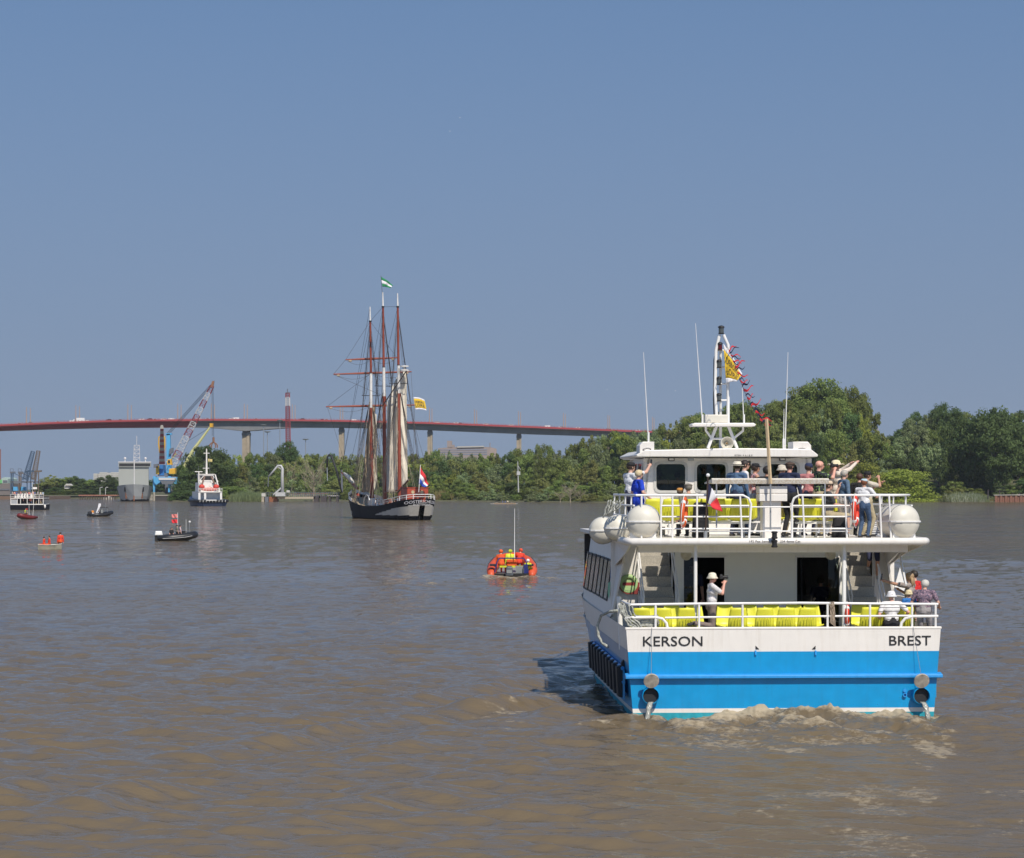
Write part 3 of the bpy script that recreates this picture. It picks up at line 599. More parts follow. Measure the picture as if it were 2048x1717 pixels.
def strake(name, z0, z1, m, n=4, out=0, parent=ferry, sm=30):
    mb = MB()
    zs = [z0+(z1-z0)*i/n for i in range(n+1)]; up = lambda y: 1+.28*max(0, (y-9)/15)**2
    for sg in (-1, 1):
        mb.loft([[Vector((sg*(sec(y, z)+out), y+(.0 if y > 0 else 0), z*up(y))) for z in zs] for y in ysec], closed=False)
    mb.add([Vector((sg*(sec(0, z)+out), 0, z)) for z in zs for sg in (-1, 1)], [(2*i, 2*i+1, 2*i+3, 2*i+2) for i in range(n)])
    return mb.build(name, m, parent, smooth=sm)
hull = strake('hull', .265, 1.565, BLUE, 6)
strake('hull_topside', 1.565, 2.12, W_, 3)
strake('boot_stripe', .17, .265, W_, 1)
strake('underwater_hull', -.9, .17, TEAL, 4)
# pale band over the blue on the two sides, behind the fenders
mb = MB()
for sg in (-1, 1):
    mb.loft([[Vector((sg*(sec(y, z)+.006), y, z*(1+.28*max(0, (y-9)/15)**2))) for z in (1.30, 1.45, 1.60)] for y in [.012, 1, 2, 4, 6, 8, 10, 12, 14, 17, 20]], closed=False)
mb.build('side_band', PALEBLUE, hull, smooth=30)
# transom rubbing strake
mb = MB(); mb.prism([(-3.66, .1, .93), (-3.66, -.13, .96), (-3.66, -.13, 1.03), (-3.66, .1, 1.075)], (7.32, 0, 0)); mb.build('rubbing_strake', BLUE2, ferry, bevel=.012)
# decks
mb = MB(); mb.add([Vector((sg*(hb_top(y)-.05), y, DZ)) for y in ysec[:-2] for sg in (-1, 1)], [(2*i, 2*i+1, 2*i+3, 2*i+2) for i in range(len(ysec)-3)]); mb.build('lower_deck', DECKG, ferry)
mb = MB(); mb.bb(-3.6, 3.6, .02, .10, DZ, 2.11)
mb.prism([(-3.66, -.01, 2.07), (-3.66, .14, 2.07), (-3.66, .14, 2.125), (-3.66, -.01, 2.125)], (7.32, 0, 0)); mb.build('bulwark', W_, ferry, bevel=.015)
# name on the transom
for t, px, w in (('KERSON', 1345.5, 119), ('BREST', 1820, 84)):
    c = FL(px, 1284 if t == 'KERSON' else 1282.5, 0); s_ = F/FO.y
    o = lettering(t, .315, BLK, ferry, Matrix.Translation((c.x, -.012, c.z)) @ Matrix.Rotation(R(90), 4, 'X'), sx=1)
    bbx = [v.co.x for v in o.data.vertices]; k = (w/s_)/(max(bbx)-min(bbx)); mid = (max(bbx)+min(bbx))/2
    for v in o.data.vertices: v.co.x = mid+(v.co.x-mid)*k+(c.x-mid)
    md = o.modifiers.new('bold', 'SOLIDIFY'); md.thickness = .005; md.offset = 0
# black fairlead triangles and eyes
for px, sg in ((1511, 1), (1631, -1)):
    a = FL(px, 1299, 0); MB().prism([(a.x, -.008, a.z), (a.x+sg*.085, -.008, a.z), (a.x, -.008, a.z+.085)], (0, -.004, 0)).build('fairlead_mark', BLK, ferry)
    MB().bar((a.x, -.01, a.z-.03), (a.x, -.03, a.z-.13), .022, 8).build('towing_eye', BLUE2, ferry)
# exhausts with raised flaps, and the water they spill
STAIN = mat('stained_exhaust_flap', (.45, .40, .33), .7, var=.4, scale=9)
SPILL = mat('spilled_cooling_water', (.50, .50, .44), .12, var=.3, scale=20, bump=.8, bscale=30, trans=.35)
for px, px2 in ((1300, 1300), (1838, 1840)):
    a = FL(px, 1361, 0); b = FL(px2, 1391, 0)
    p = MB().lathe([(.19, .06), (.20, .06), (.20, -.20), (.185, -.21), (.18, -.20), (.18, .05)], (b.x, 0, b.z), 20, 'y', caps=False).build('exhaust_pipe', BLUE, ferry, smooth=40)
    MB().lathe([(.179, .0), (.001, .0)], (b.x, -.10, b.z), 20, 'y', caps=False).build('exhaust_bore', BLK, p)
    fl = MB().lathe([(.001, -.03), (.175, -.028), (.18, 0), (.175, .025), (.001, .03)], (0, 0, 0), 20, 'y', caps=False).build('exhaust_flap', STAIN, ferry, smooth=40); fl.location = (a.x, -.27, a.z+.01); fl.rotation_euler = (R(24), 0, 0)
    MB().bar((a.x, -.25, a.z+.1), (a.x+(.04 if px < 1500 else -.14), -.015, 2.12), .006, 4).build('flap_line', STEEL, ferry)
    mb = MB(); rings = []
    for i in range(9):
        t = i/8; wv = .07-.015*t+.01*math.sin(i*2.1); c = Vector((b.x+(-.02 if px < 1500 else .10)*t-(.10*t if px < 1500 else 0), -.2-.26*t**.7, b.z-.13-t*t*(b.z-.12)))
        rings.append([c+Vector((wv*math.cos(q*1.047), .025*math.sin(q*1.047), 0)) for q in range(6)])
    mb.loft(rings).build('spilled_water', SPILL, ferry, smooth=True)
a = FL(1809, 1390, 0); MB().lathe([(.045, .02), (.05, -.06), (.03, -.06), (.03, 0)], (a.x, 0, a.z), 10, 'y', caps=False).build('drain_pipe', BLUE2, ferry, smooth=40)
MB().lathe([(.001, -.02), (.04, -.02), (.04, 0)], (a.x, -.02, a.z+.1), 10, 'y').build('drain_cap', BLUE2, ferry)
# port fenders: a blue board carrying black rubber strips, the same to starboard
for sg in (-1, 1):
    mb = MB()
    for z in (1.12, .80, .52): mb.tube([Vector((sg*(sec(y, z)+.06), y, z)) for y in (.9, 3, 5, 7, 9, 10.5)], .05, 6)
    rk = mb.build('fender_rack', BLUE2, ferry)
    for i in range(10):
        y = 1.15+i*.98; x0 = sec(y, 1.15); x1 = sec(y, .45)
        MB().prism([(sg*(x0+.05), y-.17, 1.18), (sg*(x0+.2), y-.17, 1.15), (sg*(x1+.22), y-.17, .46), (sg*(x1+.05), y-.17, .42)], (0, .34, 0)).build('rubber_fender', BLK, rk, bevel=.02)
    MB().lathe([(.10, 0), (.10, .16), (.05, .16)], (sg*3.55, 1.0, 1.22), 12, 'y').build('fender_roller', BLK, rk)
    MB().prism([(sg*3.62, .5, .45), (sg*3.62, .5, 1.1), (sg*3.56, 1.6, 1.15), (sg*3.56, 1.6, .42)], (sg*.03, 0, 0)).build('fender_end_board', BLUE, rk)
# superstructure: side walls leaning in, aft panels beside the stairs, cabin back wall with two doorways
def side_wall(sg):
    top = lambda y: sg*(hb_top(y)-.28); bot = lambda y: sg*(hb_top(y)-.03)
    mb = MB(); ys = [4.7, 6, 8, 10, 12, 14, 16]
    mb.loft([[Vector((bot(y), y, 2.1)), Vector((top(y), y, 4.0)), Vector((top(y)-sg*.06, y, 4.0)), Vector((bot(y)-sg*.06, y, 2.1))] for y in ys])
    # the aft gusset that carries the deck edge
    mb.prism([(bot(4.7), 4.7, 2.1), (bot(4.7)*.995, 4.4, 2.2), (top(4.7)*.998, 4.15, 3.45), (sg*3.44, 2.5, 3.98), (top(4.7), 4.7, 3.98)], (-sg*.05, 0, 0))
    w = mb.build('side_wall', W_, ferry)
    for i in range(7):
        y0 = 6.0+i*1.28
        if y0+1 > 15.8: break
        q = [Vector((bot(y)+(top(y)-bot(y))*((z-2.1)/1.9)+sg*.012, y, z)) for y, z in ((y0, 2.45), (y0+.98, 2.45), (y0+.98, 3.5), (y0, 3.5))]
        win = MB().prism(q, (sg*.015, 0, 0)).build('side_window_frame', BLK, w)
        c = sum(q, Vector())/4; MB().prism([c+(p-c)*.9+Vector((sg*.016, 0, 0)) for p in q], (sg*.004, 0, 0)).build('side_window_pane', GLASSD, win)
    return w
GLASSD = mat('dark_window_glass', (.02, .026, .03), .06, var=.02, spec=.8)
sw = side_wall(-1); side_wall(1)
BADGE_B = mat('badge_blue', (.06, .22, .55), .5); BADGE_G = mat('badge_green', (.12, .45, .22), .5)
for mt_, z0, z1, dy in ((BADGE_B, 2.98, 3.40, 0), (BADGE_G, 2.55, 2.97, .1)):
    q = []
    for y, z in ((4.95+dy, z0), (5.45+dy, z0+.1), (5.7+dy, z1-.05), (5.2+dy, z1), (5.05+dy, z1-.15)):
        q.append(Vector((-3.61+.25*((z-2.1)/1.9)-.008, y, z)))
    MB().prism(q, (-.004, 0, 0)).build('side_emblem', mt_, sw)
for xa, xb in ((-3.55, -2.88), (3.05, 3.55)): MB().bb(xa, xb, 4.66, 4.72, DZ, 3.98).build('stair_side_panel', W_, ferry)
WY = 4.5
mb = MB(); xd = [FL(p, 1150, WY).x for p in (1350, 1365, 1451, 1591, 1681, 1694)]; zt = FL(1400, 1113, WY).z
mb.bb(xd[0], xd[1], WY, WY+.06, DZ, 3.98); mb.bb(xd[2], xd[3], WY, WY+.06, DZ, 3.98); mb.bb(xd[4], xd[5], WY, WY+.06, DZ, 3.98)
mb.bb(xd[1], xd[2], WY, WY+.06, zt, 3.98); mb.bb(xd[3], xd[4], WY, WY+.06, zt, 3.98)
wall = mb.build('cabin_back_wall', mat('pale_cabin_panel', (.80, .80, .74), .5, var=.03), ferry)
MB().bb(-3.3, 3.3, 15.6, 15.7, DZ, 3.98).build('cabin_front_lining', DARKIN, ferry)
MB().prism([(-hb_top(16)+.0, 15.95, 2.1), (hb_top(16), 15.95, 2.1), (hb_top(16)-.25, 15.95, 4.0), (-hb_top(16)+.25, 15.95, 4.0)], (0, .06, 0)).build('cabin_front_wall', W_, ferry)
for y in (6.5, 9, 11.5):
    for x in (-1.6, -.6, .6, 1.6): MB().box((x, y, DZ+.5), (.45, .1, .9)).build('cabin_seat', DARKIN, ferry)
for i, j in ((1, 2), (3, 4)):
    fr = MB()
    fr.bb(xd[i], xd[i]+.03, WY-.03, WY, DZ, zt); fr.bb(xd[j]-.03, xd[j], WY-.03, WY, DZ, zt); fr.bb(xd[i], xd[j], WY-.03, WY, zt-.03, zt)
    fr = fr.build('door_frame', WR, ferry)
    x0 = xd[i]+.04; x1 = x0+.33
    if i == 3: x0, x1 = xd[j]-.3, xd[j]-.04
    MB().bb(x0, x1, WY+.02, WY+.03, DZ+.1, zt-.06).build('door_glass', DKGLASS, fr)
MB().bar((xd[3]+.3, WY+.9, DZ), (xd[3]+.3, WY+.9, 3.9), .03).build('cabin_post', BLK, ferry)
# stairs
for x0, x1 in ((1283, 1349), (1694, 1755)):
    xa = FL(x0, 1150, 4).x; xb = FL(x1, 1150, 4).x; st = MB()
    st.prism([(xa-.03, 3.25, DZ-.02), (xa-.03, 6.0, 4.10), (xa-.03, 6.0, 3.95), (xa-.03, 3.55, DZ-.02)], (.03, 0, 0)); st.prism([(xb, 3.25, DZ-.02), (xb, 6.0, 4.10), (xb, 6.0, 3.95), (xb, 3.55, DZ-.02)], (.03, 0, 0))
    st = st.build('staircase', W_, ferry)
    for k in range(10):
        z = DZ+.25*(k+1); y = 3.35+.262*k
        mb = MB(); mb.bb(xa, xb, y, y+.29, z-.035, z); mb.bb(xa, xb, y+.262, y+.27, z, z+.216)
        mb.build('stair_tread', GRIP, st)
    mb = MB()
    for x in (xa-.02, xb+.02):
        for h_ in (.55, .95): mb.bar((x, 3.2, DZ+h_+.1), (x, 5.6, DZ+h_+2.2), .02)
        for k in range(4): mb.bar((x, 3.25+.7*k, DZ+.62*k), (x, 3.25+.7*k, DZ+.62*k+1.1), .018)
    mb.build('stair_handrail', WR, st)
    # stair well coaming
# upper deck with its rounded edge and stair wells
mb = MB(); xs = sorted([-3.4]+[FL(p, 1150, 4).x for p in (1283, 1349, 1694, 1755)]+[3.4])
for x0, x1, y0, y1 in ((xs[0], xs[1], .72, 16), (xs[1], xs[2], .72, 3.3), (xs[1], xs[2], 6, 16), (xs[2], xs[3], .72, 16), (xs[3], xs[4], .72, 3.3), (xs[3], xs[4], 6, 16), (xs[4], xs[5], .72, 16)):
    mb.bb(x0, x1, y0, y1, 4.04, UZ)
ud = mb.build('upper_deck', W_, ferry)
mb = MB(); mb.tube([(-3.0, 15.9, 4.07), (-3.36, 12, 4.07), (-3.46, 5, 4.07), (-3.52, 1.0, 4.07), (-3.42, .75, 4.07), (3.42, .75, 4.07), (3.52, 1.0, 4.07), (3.46, 5, 4.07), (3.36, 12, 4.07), (3.0, 15.9, 4.07)], .088, 12); mb.build('upper_deck_edge', W_, ferry, smooth=True)
MB().bb(-3.2, 3.2, 1.5, 1.62, 3.8, 4.038).build('deck_beam', W_, ferry)
for sg in (-1, 1): MB().prism([(sg*3.46, .85, 3.99), (sg*3.46, 4.66, 3.99), (sg*3.46, 4.66, 3.4), (sg*3.40, 2.6, 3.75)], (-sg*.03, 0, 0)).build('deck_bracket', W_, ferry)
MB().prism([FL(1816, 1196, 4.6), FL(1789, 1175, 4.6), FL(1800, 1135, 4.6)], (0, .02, 0)).build('quarter_gusset', WR, ferry)
MB().bar(FL(1800, 1112, 2.2), FL(1812, 1170, .6), .025).build('side_strut', WR, ferry)
s92 = [('192 Pax 3ème Cat', 1498, 1552, 1083), ('204 4ème Cat', 1560, 1601, 1083)]
for t, p0, p1, py in s92:
    a = FL((p0+p1)/2, py, .66); o = lettering(t, .09, mat('faded_lettering', (.18, .17, .16), .6), ferry, Matrix.Translation((a.x, .655, a.z)) @ Matrix.Rotation(R(90), 4, 'X'))
    w = o.dimensions.x or 1
    xs_ = [v.co.x for v in o.data.vertices]; k = ((p1-p0)/86.)/(max(xs_)-min(xs_))
    for v in o.data.vertices: v.co.x = a.x+(v.co.x-a.x)*k
# pillars under the deck, loudspeakers, stern light
mb = MB()
mb.bar((FL(1391, 1150, 1.05).x, 1.05, DZ), (FL(1391, 1150, 1.05).x, 1.05, 4.03), .042, 10); pl = mb.build('deck_pillar', WR, ferry, smooth=40)
MB().bar((FL(1688, 1150, 1.05).x, 1.05, DZ), (FL(1688, 1150, 1.05).x, 1.05, 4.03), .05, 10).build('deck_pillar', WR, ferry, smooth=40)
for px, py in ((1372, 1110), (1661, 1109)):
    a = FL(px, py, 3.2); ls = MB().lathe([(.02, .25), (.05, .2), (.06, .1), (.14, 0), (.135, .0), (.05, .09), (.001, .09)], (0, 0, 0), 18, 'y', caps=False).build('deck_loudspeaker', CREAM, ferry, smooth=40)
    ls.location = a; ls.rotation_euler = (R(-12), 0, R(8))
    MB().bar(a+Vector((0, .15, .02)), a+Vector((0, .15, .28)), .015).build('speaker_bracket', STEEL, ferry)
a = FL(1549, 1080, .55); mb = MB()
for z in (-.09, .11): mb.lathe([(.05, z-.09), (.075, z-.08), (.075, z-.05), (.06, z-.045), (.06, z+.045), (.075, z+.05), (.075, z+.075), (.05, z+.09)], a, 14)
mb.box(a+Vector((0, .1, 0)), (.06, .12, .06)); mb.build('stern_light', BLK, ferry, smooth=40)
# lower rails
def rail(parts, name, r=.026, m=WR, parent=ferry):
    mb = MB()
    for pts in parts: mb.tube(pts, r, 8)
    return mb.build(name, m, parent, smooth=50)
L = lambda px, py, y: FL(px, py, y)
ry = .06
tp = [L(1262, 1210, ry), L(1400, 1208, ry), L(1600, 1206.5, ry), L(1876, 1209, ry)]
mid = [L(1330, 1236, ry), L(1500, 1234, ry), L(1822, 1232, ry)]
rail([tp+[Vector((3.55, .5, tp[-1].z)), Vector((3.55, 4.3, tp[-1].z))], [tp[0], Vector((-3.55, .5, tp[0].z)), Vector((-3.55, 2.2, tp[0].z))]], 'stern_top_rail', .03)
rail([mid], 'stern_mid_rail', .024)
for px in (1311, 1398, 1485, 1655, 1740, 1824, 1871): rail([[Vector((L(px, 1232, ry).x, ry, 2.11)), Vector((L(px, 1232, ry).x, ry, tp[0].z))]], 'stern_rail_post', .028)
rail([[L(1250, 1236, ry), L(1310, 1235, ry), L(1325, 1238, ry), L(1333, 1247, ry), L(1335, 1258, ry)]], 'mooring_guard_rail', .034)
rail([[L(1876, 1233, ry), L(1825, 1233, ry), L(1811, 1237, ry), L(1803, 1246, ry), L(1801, 1258, ry)]], 'mooring_guard_rail', .034)
rail([[Vector((-3.56, 1.9, 1.5)), Vector((-3.62, 1.9, 2.75))]], 'mooring_post', .06)
# seats: a moulded lime shell, in rows on white bench frames
def seat_mesh():
    mb = MB(); n = 8
    def shell(u, v):
        x = (u-.5)*.46
        if v < .45: t = v/.45; y = -.36+.36*t; z = .42-.03*math.sin(t*3.1)+.05*(2*u-1)**2
        else: t = (v-.45)/.55; y = .02+.13*t; z = .42+.50*t; x *= 1-.22*t**2; y -= .05*(2*u-1)**2
        return Vector((x, y, z))
    mb.sheet(shell, n, 14)
    me = mb.mesh('seat', LIME, True)
    b = bmesh.new(); b.from_mesh(me); bmesh.ops.solidify(b, geom=b.faces[:], thickness=.025); b.to_mesh(me); b.free(); me.polygons.foreach_set('use_smooth', [True]*len(me.polygons))
    rb = MB()
    for i in range(5): rb.bar((-.14+.07*i, .075, .50), (-.12+.06*i, .145, .72), .011, 4)
    return me, rb.mesh('seat_rib', LIME)
SEAT, SEATRIB = seat_mesh()
def bench(pxs, py_top, yl, dz, rz=0, back_to_stern=True):
    pts = [FL(p, py_top, yl) for p in pxs]; x0 = min(p.x for p in pts)-.25; x1 = max(p.x for p in pts)+.25
    mb = MB(); mb.bb(x0, x1, yl-.03, yl+.03, dz+.33, dz+.37); mb.bb(x0, x1, yl+.2, yl+.25, dz+.33, dz+.37)
    for x in (x0+.1, (x0+x1)/2, x1-.1): mb.bar((x, yl+.1, dz), (x, yl+.1, dz+.35), .025); mb.bar((x, yl-.1, dz+.02), (x, yl+.35, dz+.02), .02)
    b = mb.build('bench_frame', WR, ferry)
    for p in pts:
        o = link_copy(SEAT, 'seat', b, (p.x, yl-.12 if back_to_stern else yl+.1, dz), (0, 0, math.pi if back_to_stern else 0))
        link_copy(SEATRIB, 'seat_rib', o)
    return b
bench([1281, 1324, 1371], 1207, .75, DZ); bench([1474, 1527, 1570, 1612], 1207, .75, DZ); bench([1736, 1760], 1207, .9, DZ); bench([1808], 1207, .95, DZ)
bench([1300, 1345, 1390, 1452, 1500, 1545, 1590, 1625], 1206, 1.75, DZ, back_to_stern=False); bench([1722, 1752, 1790], 1206, 1.9, DZ, back_to_stern=False)
bench([1305, 1340, 1387, 1432, 1476], 995, 2.4, UZ); bench([1614, 1655], 995, 2.4, UZ)
bench([1310, 1350, 1395, 1440, 1480, 1560, 1610, 1650], 995, 5.6, UZ, back_to_stern=False); bench([1410, 1450, 1495, 1600, 1640], 995, 4.2, UZ)
MB().bb(-3.3, 3.2, .25, .55, 2.06, 2.10).build('stern_locker_top', WR, ferry); MB().bb(-3.25, 3.15, .28, .52, DZ, 2.055).build('stern_locker', DECKG, ferry)
# upper rails
uy = .95; U = lambda px, py: FL(px, py, uy); zt_, za, zb, zc = U(1400, 991).z, U(1400, 1012).z, U(1400, 1034).z, U(1400, 1058).z
xx = lambda px: FL(px, 1030, uy).x
def UV(px, z, y=uy): return Vector((xx(px), y, z))
rail([[Vector((-3.3, 6.5, zt_)), Vector((-3.3, 1.6, zt_)), UV(1272, zt_), UV(1486, zt_), UV(1497, zt_-.07), UV(1502, zt_-.2), UV(1498, UZ)]], 'upper_top_rail', .028)
rail([[UV(1584, UZ), UV(1584, zt_-.2), UV(1588, zt_-.07), UV(1598, zt_), UV(1782, zt_), Vector((3.3, 1.8, zt_)), Vector((3.3, 6.5, zt_))]], 'upper_top_rail', .028)
for z in (za, zb, zc): rail([[UV(1322, z), UV(1498, z)], [UV(1584, z), UV(1704, z)]], 'upper_mid_rail', .02)
rail([[UV(1430, za-.03, .99), UV(1700, za-.03, .99)], [UV(1380, zc-.06, .99), UV(1700, zc-.06, .99)]], 'upper_mid_rail', .016)
for px in (1283, 1322, 1345, 1394, 1480, 1605, 1645, 1690, 1759, 1778): rail([[UV(px+4 if px > 1400 else px, UZ), UV(px, zt_)]], 'upper_rail_post', .024)
for sg in (-1, 1): rail([[Vector((sg*3.3, y, UZ)), Vector((sg*3.3, y, zt_))] for y in (2.2, 3.6, 5, 6.4)]+[[Vector((sg*3.3, 1.5, z)), Vector((sg*3.3, 6.5, z))] for z in (za, zb)], 'side_rail', .022)
# canvas roll on its frame, and the white ventilation pedestal
CANV = pattern_mat('patterned_canvas', (.62, .54, .42), (.72, .68, .60), 'noise', 25, .5)
ca = FL(1423, 957, 1.25); cb = FL(1657, 957, 1.25)
mb = MB(); mb.prism([(ca.x, 1.2, ca.z-.13), (ca.x, 1.16, ca.z-.03), (ca.x, 1.25, ca.z), (ca.x, 1.32, ca.z-.02), (ca.x, 2.5, ca.z-.10), (ca.x, 2.5, ca.z-.13), (ca.x, 1.34, ca.z-.11)], (cb.x-ca.x, 0, 0)); aw = mb.build('canvas_awning', CANV, ferry)
for px in (1433, 1650): MB().tube([FL(px, 1060, 1.1), FL(px, 965, 1.22)], .018, 6).build('awning_post', STEEL, aw)
for px in (1440, 1480, 1520, 1600, 1640): MB().bar(FL(px, 972, 1.3), FL(px-8, 966, 2.25), .02).build('awning_batten', BLK, aw)
a = FL(1544, 972, 1.5); b = FL(1544, 1003, 1.5)
mb = MB(); mb.box((a.x, 1.55, (a.z+b.z)/2+.09), (.66, .5, .17)); mb.box((a.x, 1.55, b.z+.09), (.66, .5, .175)); mb.bb(a.x-.235, a.x+.2, 1.4, 1.8, UZ, b.z); mb.build('vent_pedestal', W_, ferry, bevel=.01)
# wooden pole for the bunting
WOOD = mat('pale_new_timber', (.62, .47, .28), .7, var=.15, scale=12)
MB().bar(FL(1541, 968, 1.1), FL(1533, 838, 1.1), .04, 4).build('timber_pole', WOOD, ferry)
MB().bar(FL(1541, 1060, 1.1), FL(1541, 968, 1.1), .022, 6).build('pole_socket', STEEL, ferry)
# flagstaff at the stern
MB().bar(FL(1411, 1082, .8), FL(1411, 1062, .8), .045, 8).build('staff_socket', STEEL, ferry); st_a, st_b = FL(1411, 1062, .8), FL(1416, 951, .8)
MB().bar(st_a, st_b, .02, 8).build('flag_staff', mat('dark_varnished_wood', (.05, .03, .02), .4), ferry); MB().ell(st_b, .045).build('staff_knob', WR, ferry)
# wheelhouse
HYL = 7.6; hx0 = FL(1283, 950, HYL).x; hx1 = FL(1627, 950, HYL).x; hz0 = UZ; hz1 = FL(1400, 917, HYL).z
wz0, wz1 = FL(1400, 984, HYL).z, FL(1400, 926, HYL).z
wx = [FL(p, 950, HYL).x for p in (1310, 1373, 1391, 1454, 1466, 1502, 1530, 1597)]
mb = MB(); T = .06
cols = [hx0+.05]+wx+[hx1-.05]
for i in range(0, len(cols), 2): mb.bb(cols[i], cols[i+1], HYL, HYL+T, hz0, hz1)
for i in range(1, len(cols)-1, 2):
    mb.bb(cols[i], cols[i+1], HYL, HYL+T, wz1 if i != 5 else wz1+.05, hz1)
    if i != 5: mb.bb(cols[i], cols[i+1], HYL, HYL+T, hz0, wz0)
for sg, hx in ((-1, hx0), (1, hx1)):                     # sides: sill, head and pillars round the windows
    tw = sg*-.18
    def SP(y, z): return Vector((hx+tw*(z-hz0)/(hz1-hz0)+sg*.02, y, z))
    for y0, y1, z0, z1 in ((HYL, 11.6, hz0, wz0), (HYL, 11.6, wz1, hz1), (HYL, HYL+.3, wz0, wz1), (8.8, 8.95, wz0, wz1), (10.0, 10.15, wz0, wz1), (11.3, 11.6, wz0, wz1)):
        mb.prism([SP(y0, z0), SP(y1, z0), SP(y1, z1), SP(y0, z1)], (-sg*T, 0, 0))
mb.bb(hx0+.05, hx1-.05, 11.55, 11.6, hz0, wz0); mb.bb(hx0+.1, hx1-.1, 11.55, 11.6, wz1, hz1)
for x in (hx0+.15, 0, hx1-.15): mb.bb(x-.06, x+.06, 11.55, 11.6, wz0, wz1)
wh = mb.build('wheelhouse', W_, ferry)
for i in (1, 3, 7):
    c = ((cols[i]+cols[i+1])/2, (wz0+wz1)/2); w2 = (cols[i+1]-cols[i])/2; h2 = (wz1-wz0)/2; rr = .1
    def rrect(w, h, r):
        return [Vector((c[0]+sx*(w-r)+r*math.cos(a_), 0, c[1]+sz*(h-r)+r*math.sin(a_))) for sx, sz, a0 in ((1, 1, 0), (-1, 1, 90), (-1, -1, 180), (1, -1, 270)) for a_ in (R(a0), R(a0+45), R(a0+90))]
    outer = rrect(w2+.03, h2+.03, rr+.02); inner = rrect(w2-.035, h2-.035, rr)
    mb = MB(); n = len(outer)
    for y in (HYL-.02, HYL+.002): pass
    vs = [v+Vector((0, HYL-.02, 0)) for v in outer+inner]+[v+Vector((0, HYL-.002, 0)) for v in outer+inner]
    fs = [(k, (k+1) % n, n+(k+1) % n, n+k) for k in range(n)]+[(2*n+k, 3*n+k, 3*n+(k+1) % n, 2*n+(k+1) % n) for k in range(n)]+[(k, 2*n+k, 2*n+(k+1) % n, (k+1) % n) for k in range(n)]+[(n+k, n+(k+1) % n, 3*n+(k+1) % n, 3*n+k) for k in range(n)]
    wf = mb.add(vs, fs).build('window_surround', mat('pale_window_gasket', (.55, .54, .5), .5), wh)
    MB().prism([v+Vector((0, HYL+.01, 0)) for v in inner], (0, .006, 0)).build('window_pane', DKGLASS, wf)
for y0, y1 in ((7.9, 8.8), (8.95, 10.0), (10.15, 11.3)):
    for sg, hx in ((-1, hx0), (1, hx1)):
        tw = sg*-.18; f_ = lambda y, z: Vector((hx+tw*(z-hz0)/(hz1-hz0)+sg*.0, y, z))
        MB().prism([f_(y0, wz0), f_(y1, wz0), f_(y1, wz1), f_(y0, wz1)], (-sg*.01, 0, 0)).build('side_pane', DKGLASS, wh)
MB().bb(hx0+.1, hx1-.1, 11.56, 11.57, wz0, wz1).build('windscreen', DKGLASS, wh)
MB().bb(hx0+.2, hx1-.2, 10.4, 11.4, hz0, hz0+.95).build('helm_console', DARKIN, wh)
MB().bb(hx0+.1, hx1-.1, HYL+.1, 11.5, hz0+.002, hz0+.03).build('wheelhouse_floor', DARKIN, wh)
# roof with sloping brows
rz0, rz1 = FL(1400, 914, HYL-.5).z, FL(1400, 897, HYL-.5).z
r0 = FL(1274, 914, HYL-.55).x; r1 = FL(1635, 914, HYL-.55).x; rt0 = FL(1291, 902, HYL-.55).x; rt1 = FL(1622, 902, HYL-.55).x
def ring(y, k, dz=0): return [Vector((r0*k, y, rz0+dz)), Vector((r1*k, y, rz0+dz)), Vector((r1*k+.02, y, rz0+.05+dz)), Vector((rt1*k, y, rz0+.20+dz)), Vector((.4, y, rz1+dz)), Vector((-.3, y, rz1+dz)), Vector((rt0*k, y, rz0+.17+dz)), Vector((r0*k-.02, y, rz0+.05+dz))]
MB().loft([ring(HYL-.55, 1), ring(11.5, 1), ring(12.5, .93, -.02)]).build('wheelhouse_roof', W_, ferry, bevel=.02)
for px in (1293, 1603):
    a = FL(px, 903, HYL-.3); b = FL(px, 884, HYL-.3); w2 = .19 if px < 1400 else .24; sg = -1 if px < 1400 else 1
    p = [(a.x-w2, 0, a.z-.05), (a.x+w2, 0, a.z-.05), (a.x+w2, 0, b.z-(.1 if sg > 0 else 0)), (a.x+w2-(.08 if sg > 0 else 0), 0, b.z), (a.x-w2+(.08 if sg < 0 else 0), 0, b.z), (a.x-w2, 0, b.z-(.1 if sg < 0 else 0))]
    rb = MB().prism([Vector(q)+Vector((0, HYL-.4, 0)) for q in p], (0, .8, 0)).build('roof_ventilator', W_, ferry, bevel=.02)
    mb = MB(); c = Vector((a.x, HYL-.412, a.z+.05)); mb.tube([c+Vector((.11*math.cos(t), 0, .03*math.sin(t)-(.01 if math.cos(t)*sg > .3 else 0))) for t in [k*.5 for k in range(13)]], .006, 4); mb.build('ventilator_emblem', BLK, rb)
for px, py in ((1343, 919), (1565, 919)):
    a = FL(px, py, HYL-.05); lm = MB().box((a.x, HYL-.03, a.z), (.16, .06, .075)).build('deck_lamp', BLK, wh); MB().box((a.x, HYL-.062, a.z), (.12, .006, .045)).build('lamp_lens', WR, lm)
a = FL(1382, 919, HYL-.05); MB().box((a.x, HYL-.01, a.z), (.16, .02, .08)).build('wall_vent', STEEL, wh)
# doorway curtain inside the roof line: text above the door, a faded line
a = FL(1487, 914.5, HYL-.56); lettering('ISTEM  F A I R E', .07, mat('faded_lettering', (.18, .17, .16), .6), ferry, Matrix.Translation((a.x, HYL-.556, rz0+.03)) @ Matrix.Rotation(R(90), 4, 'X'), sx=1.0)
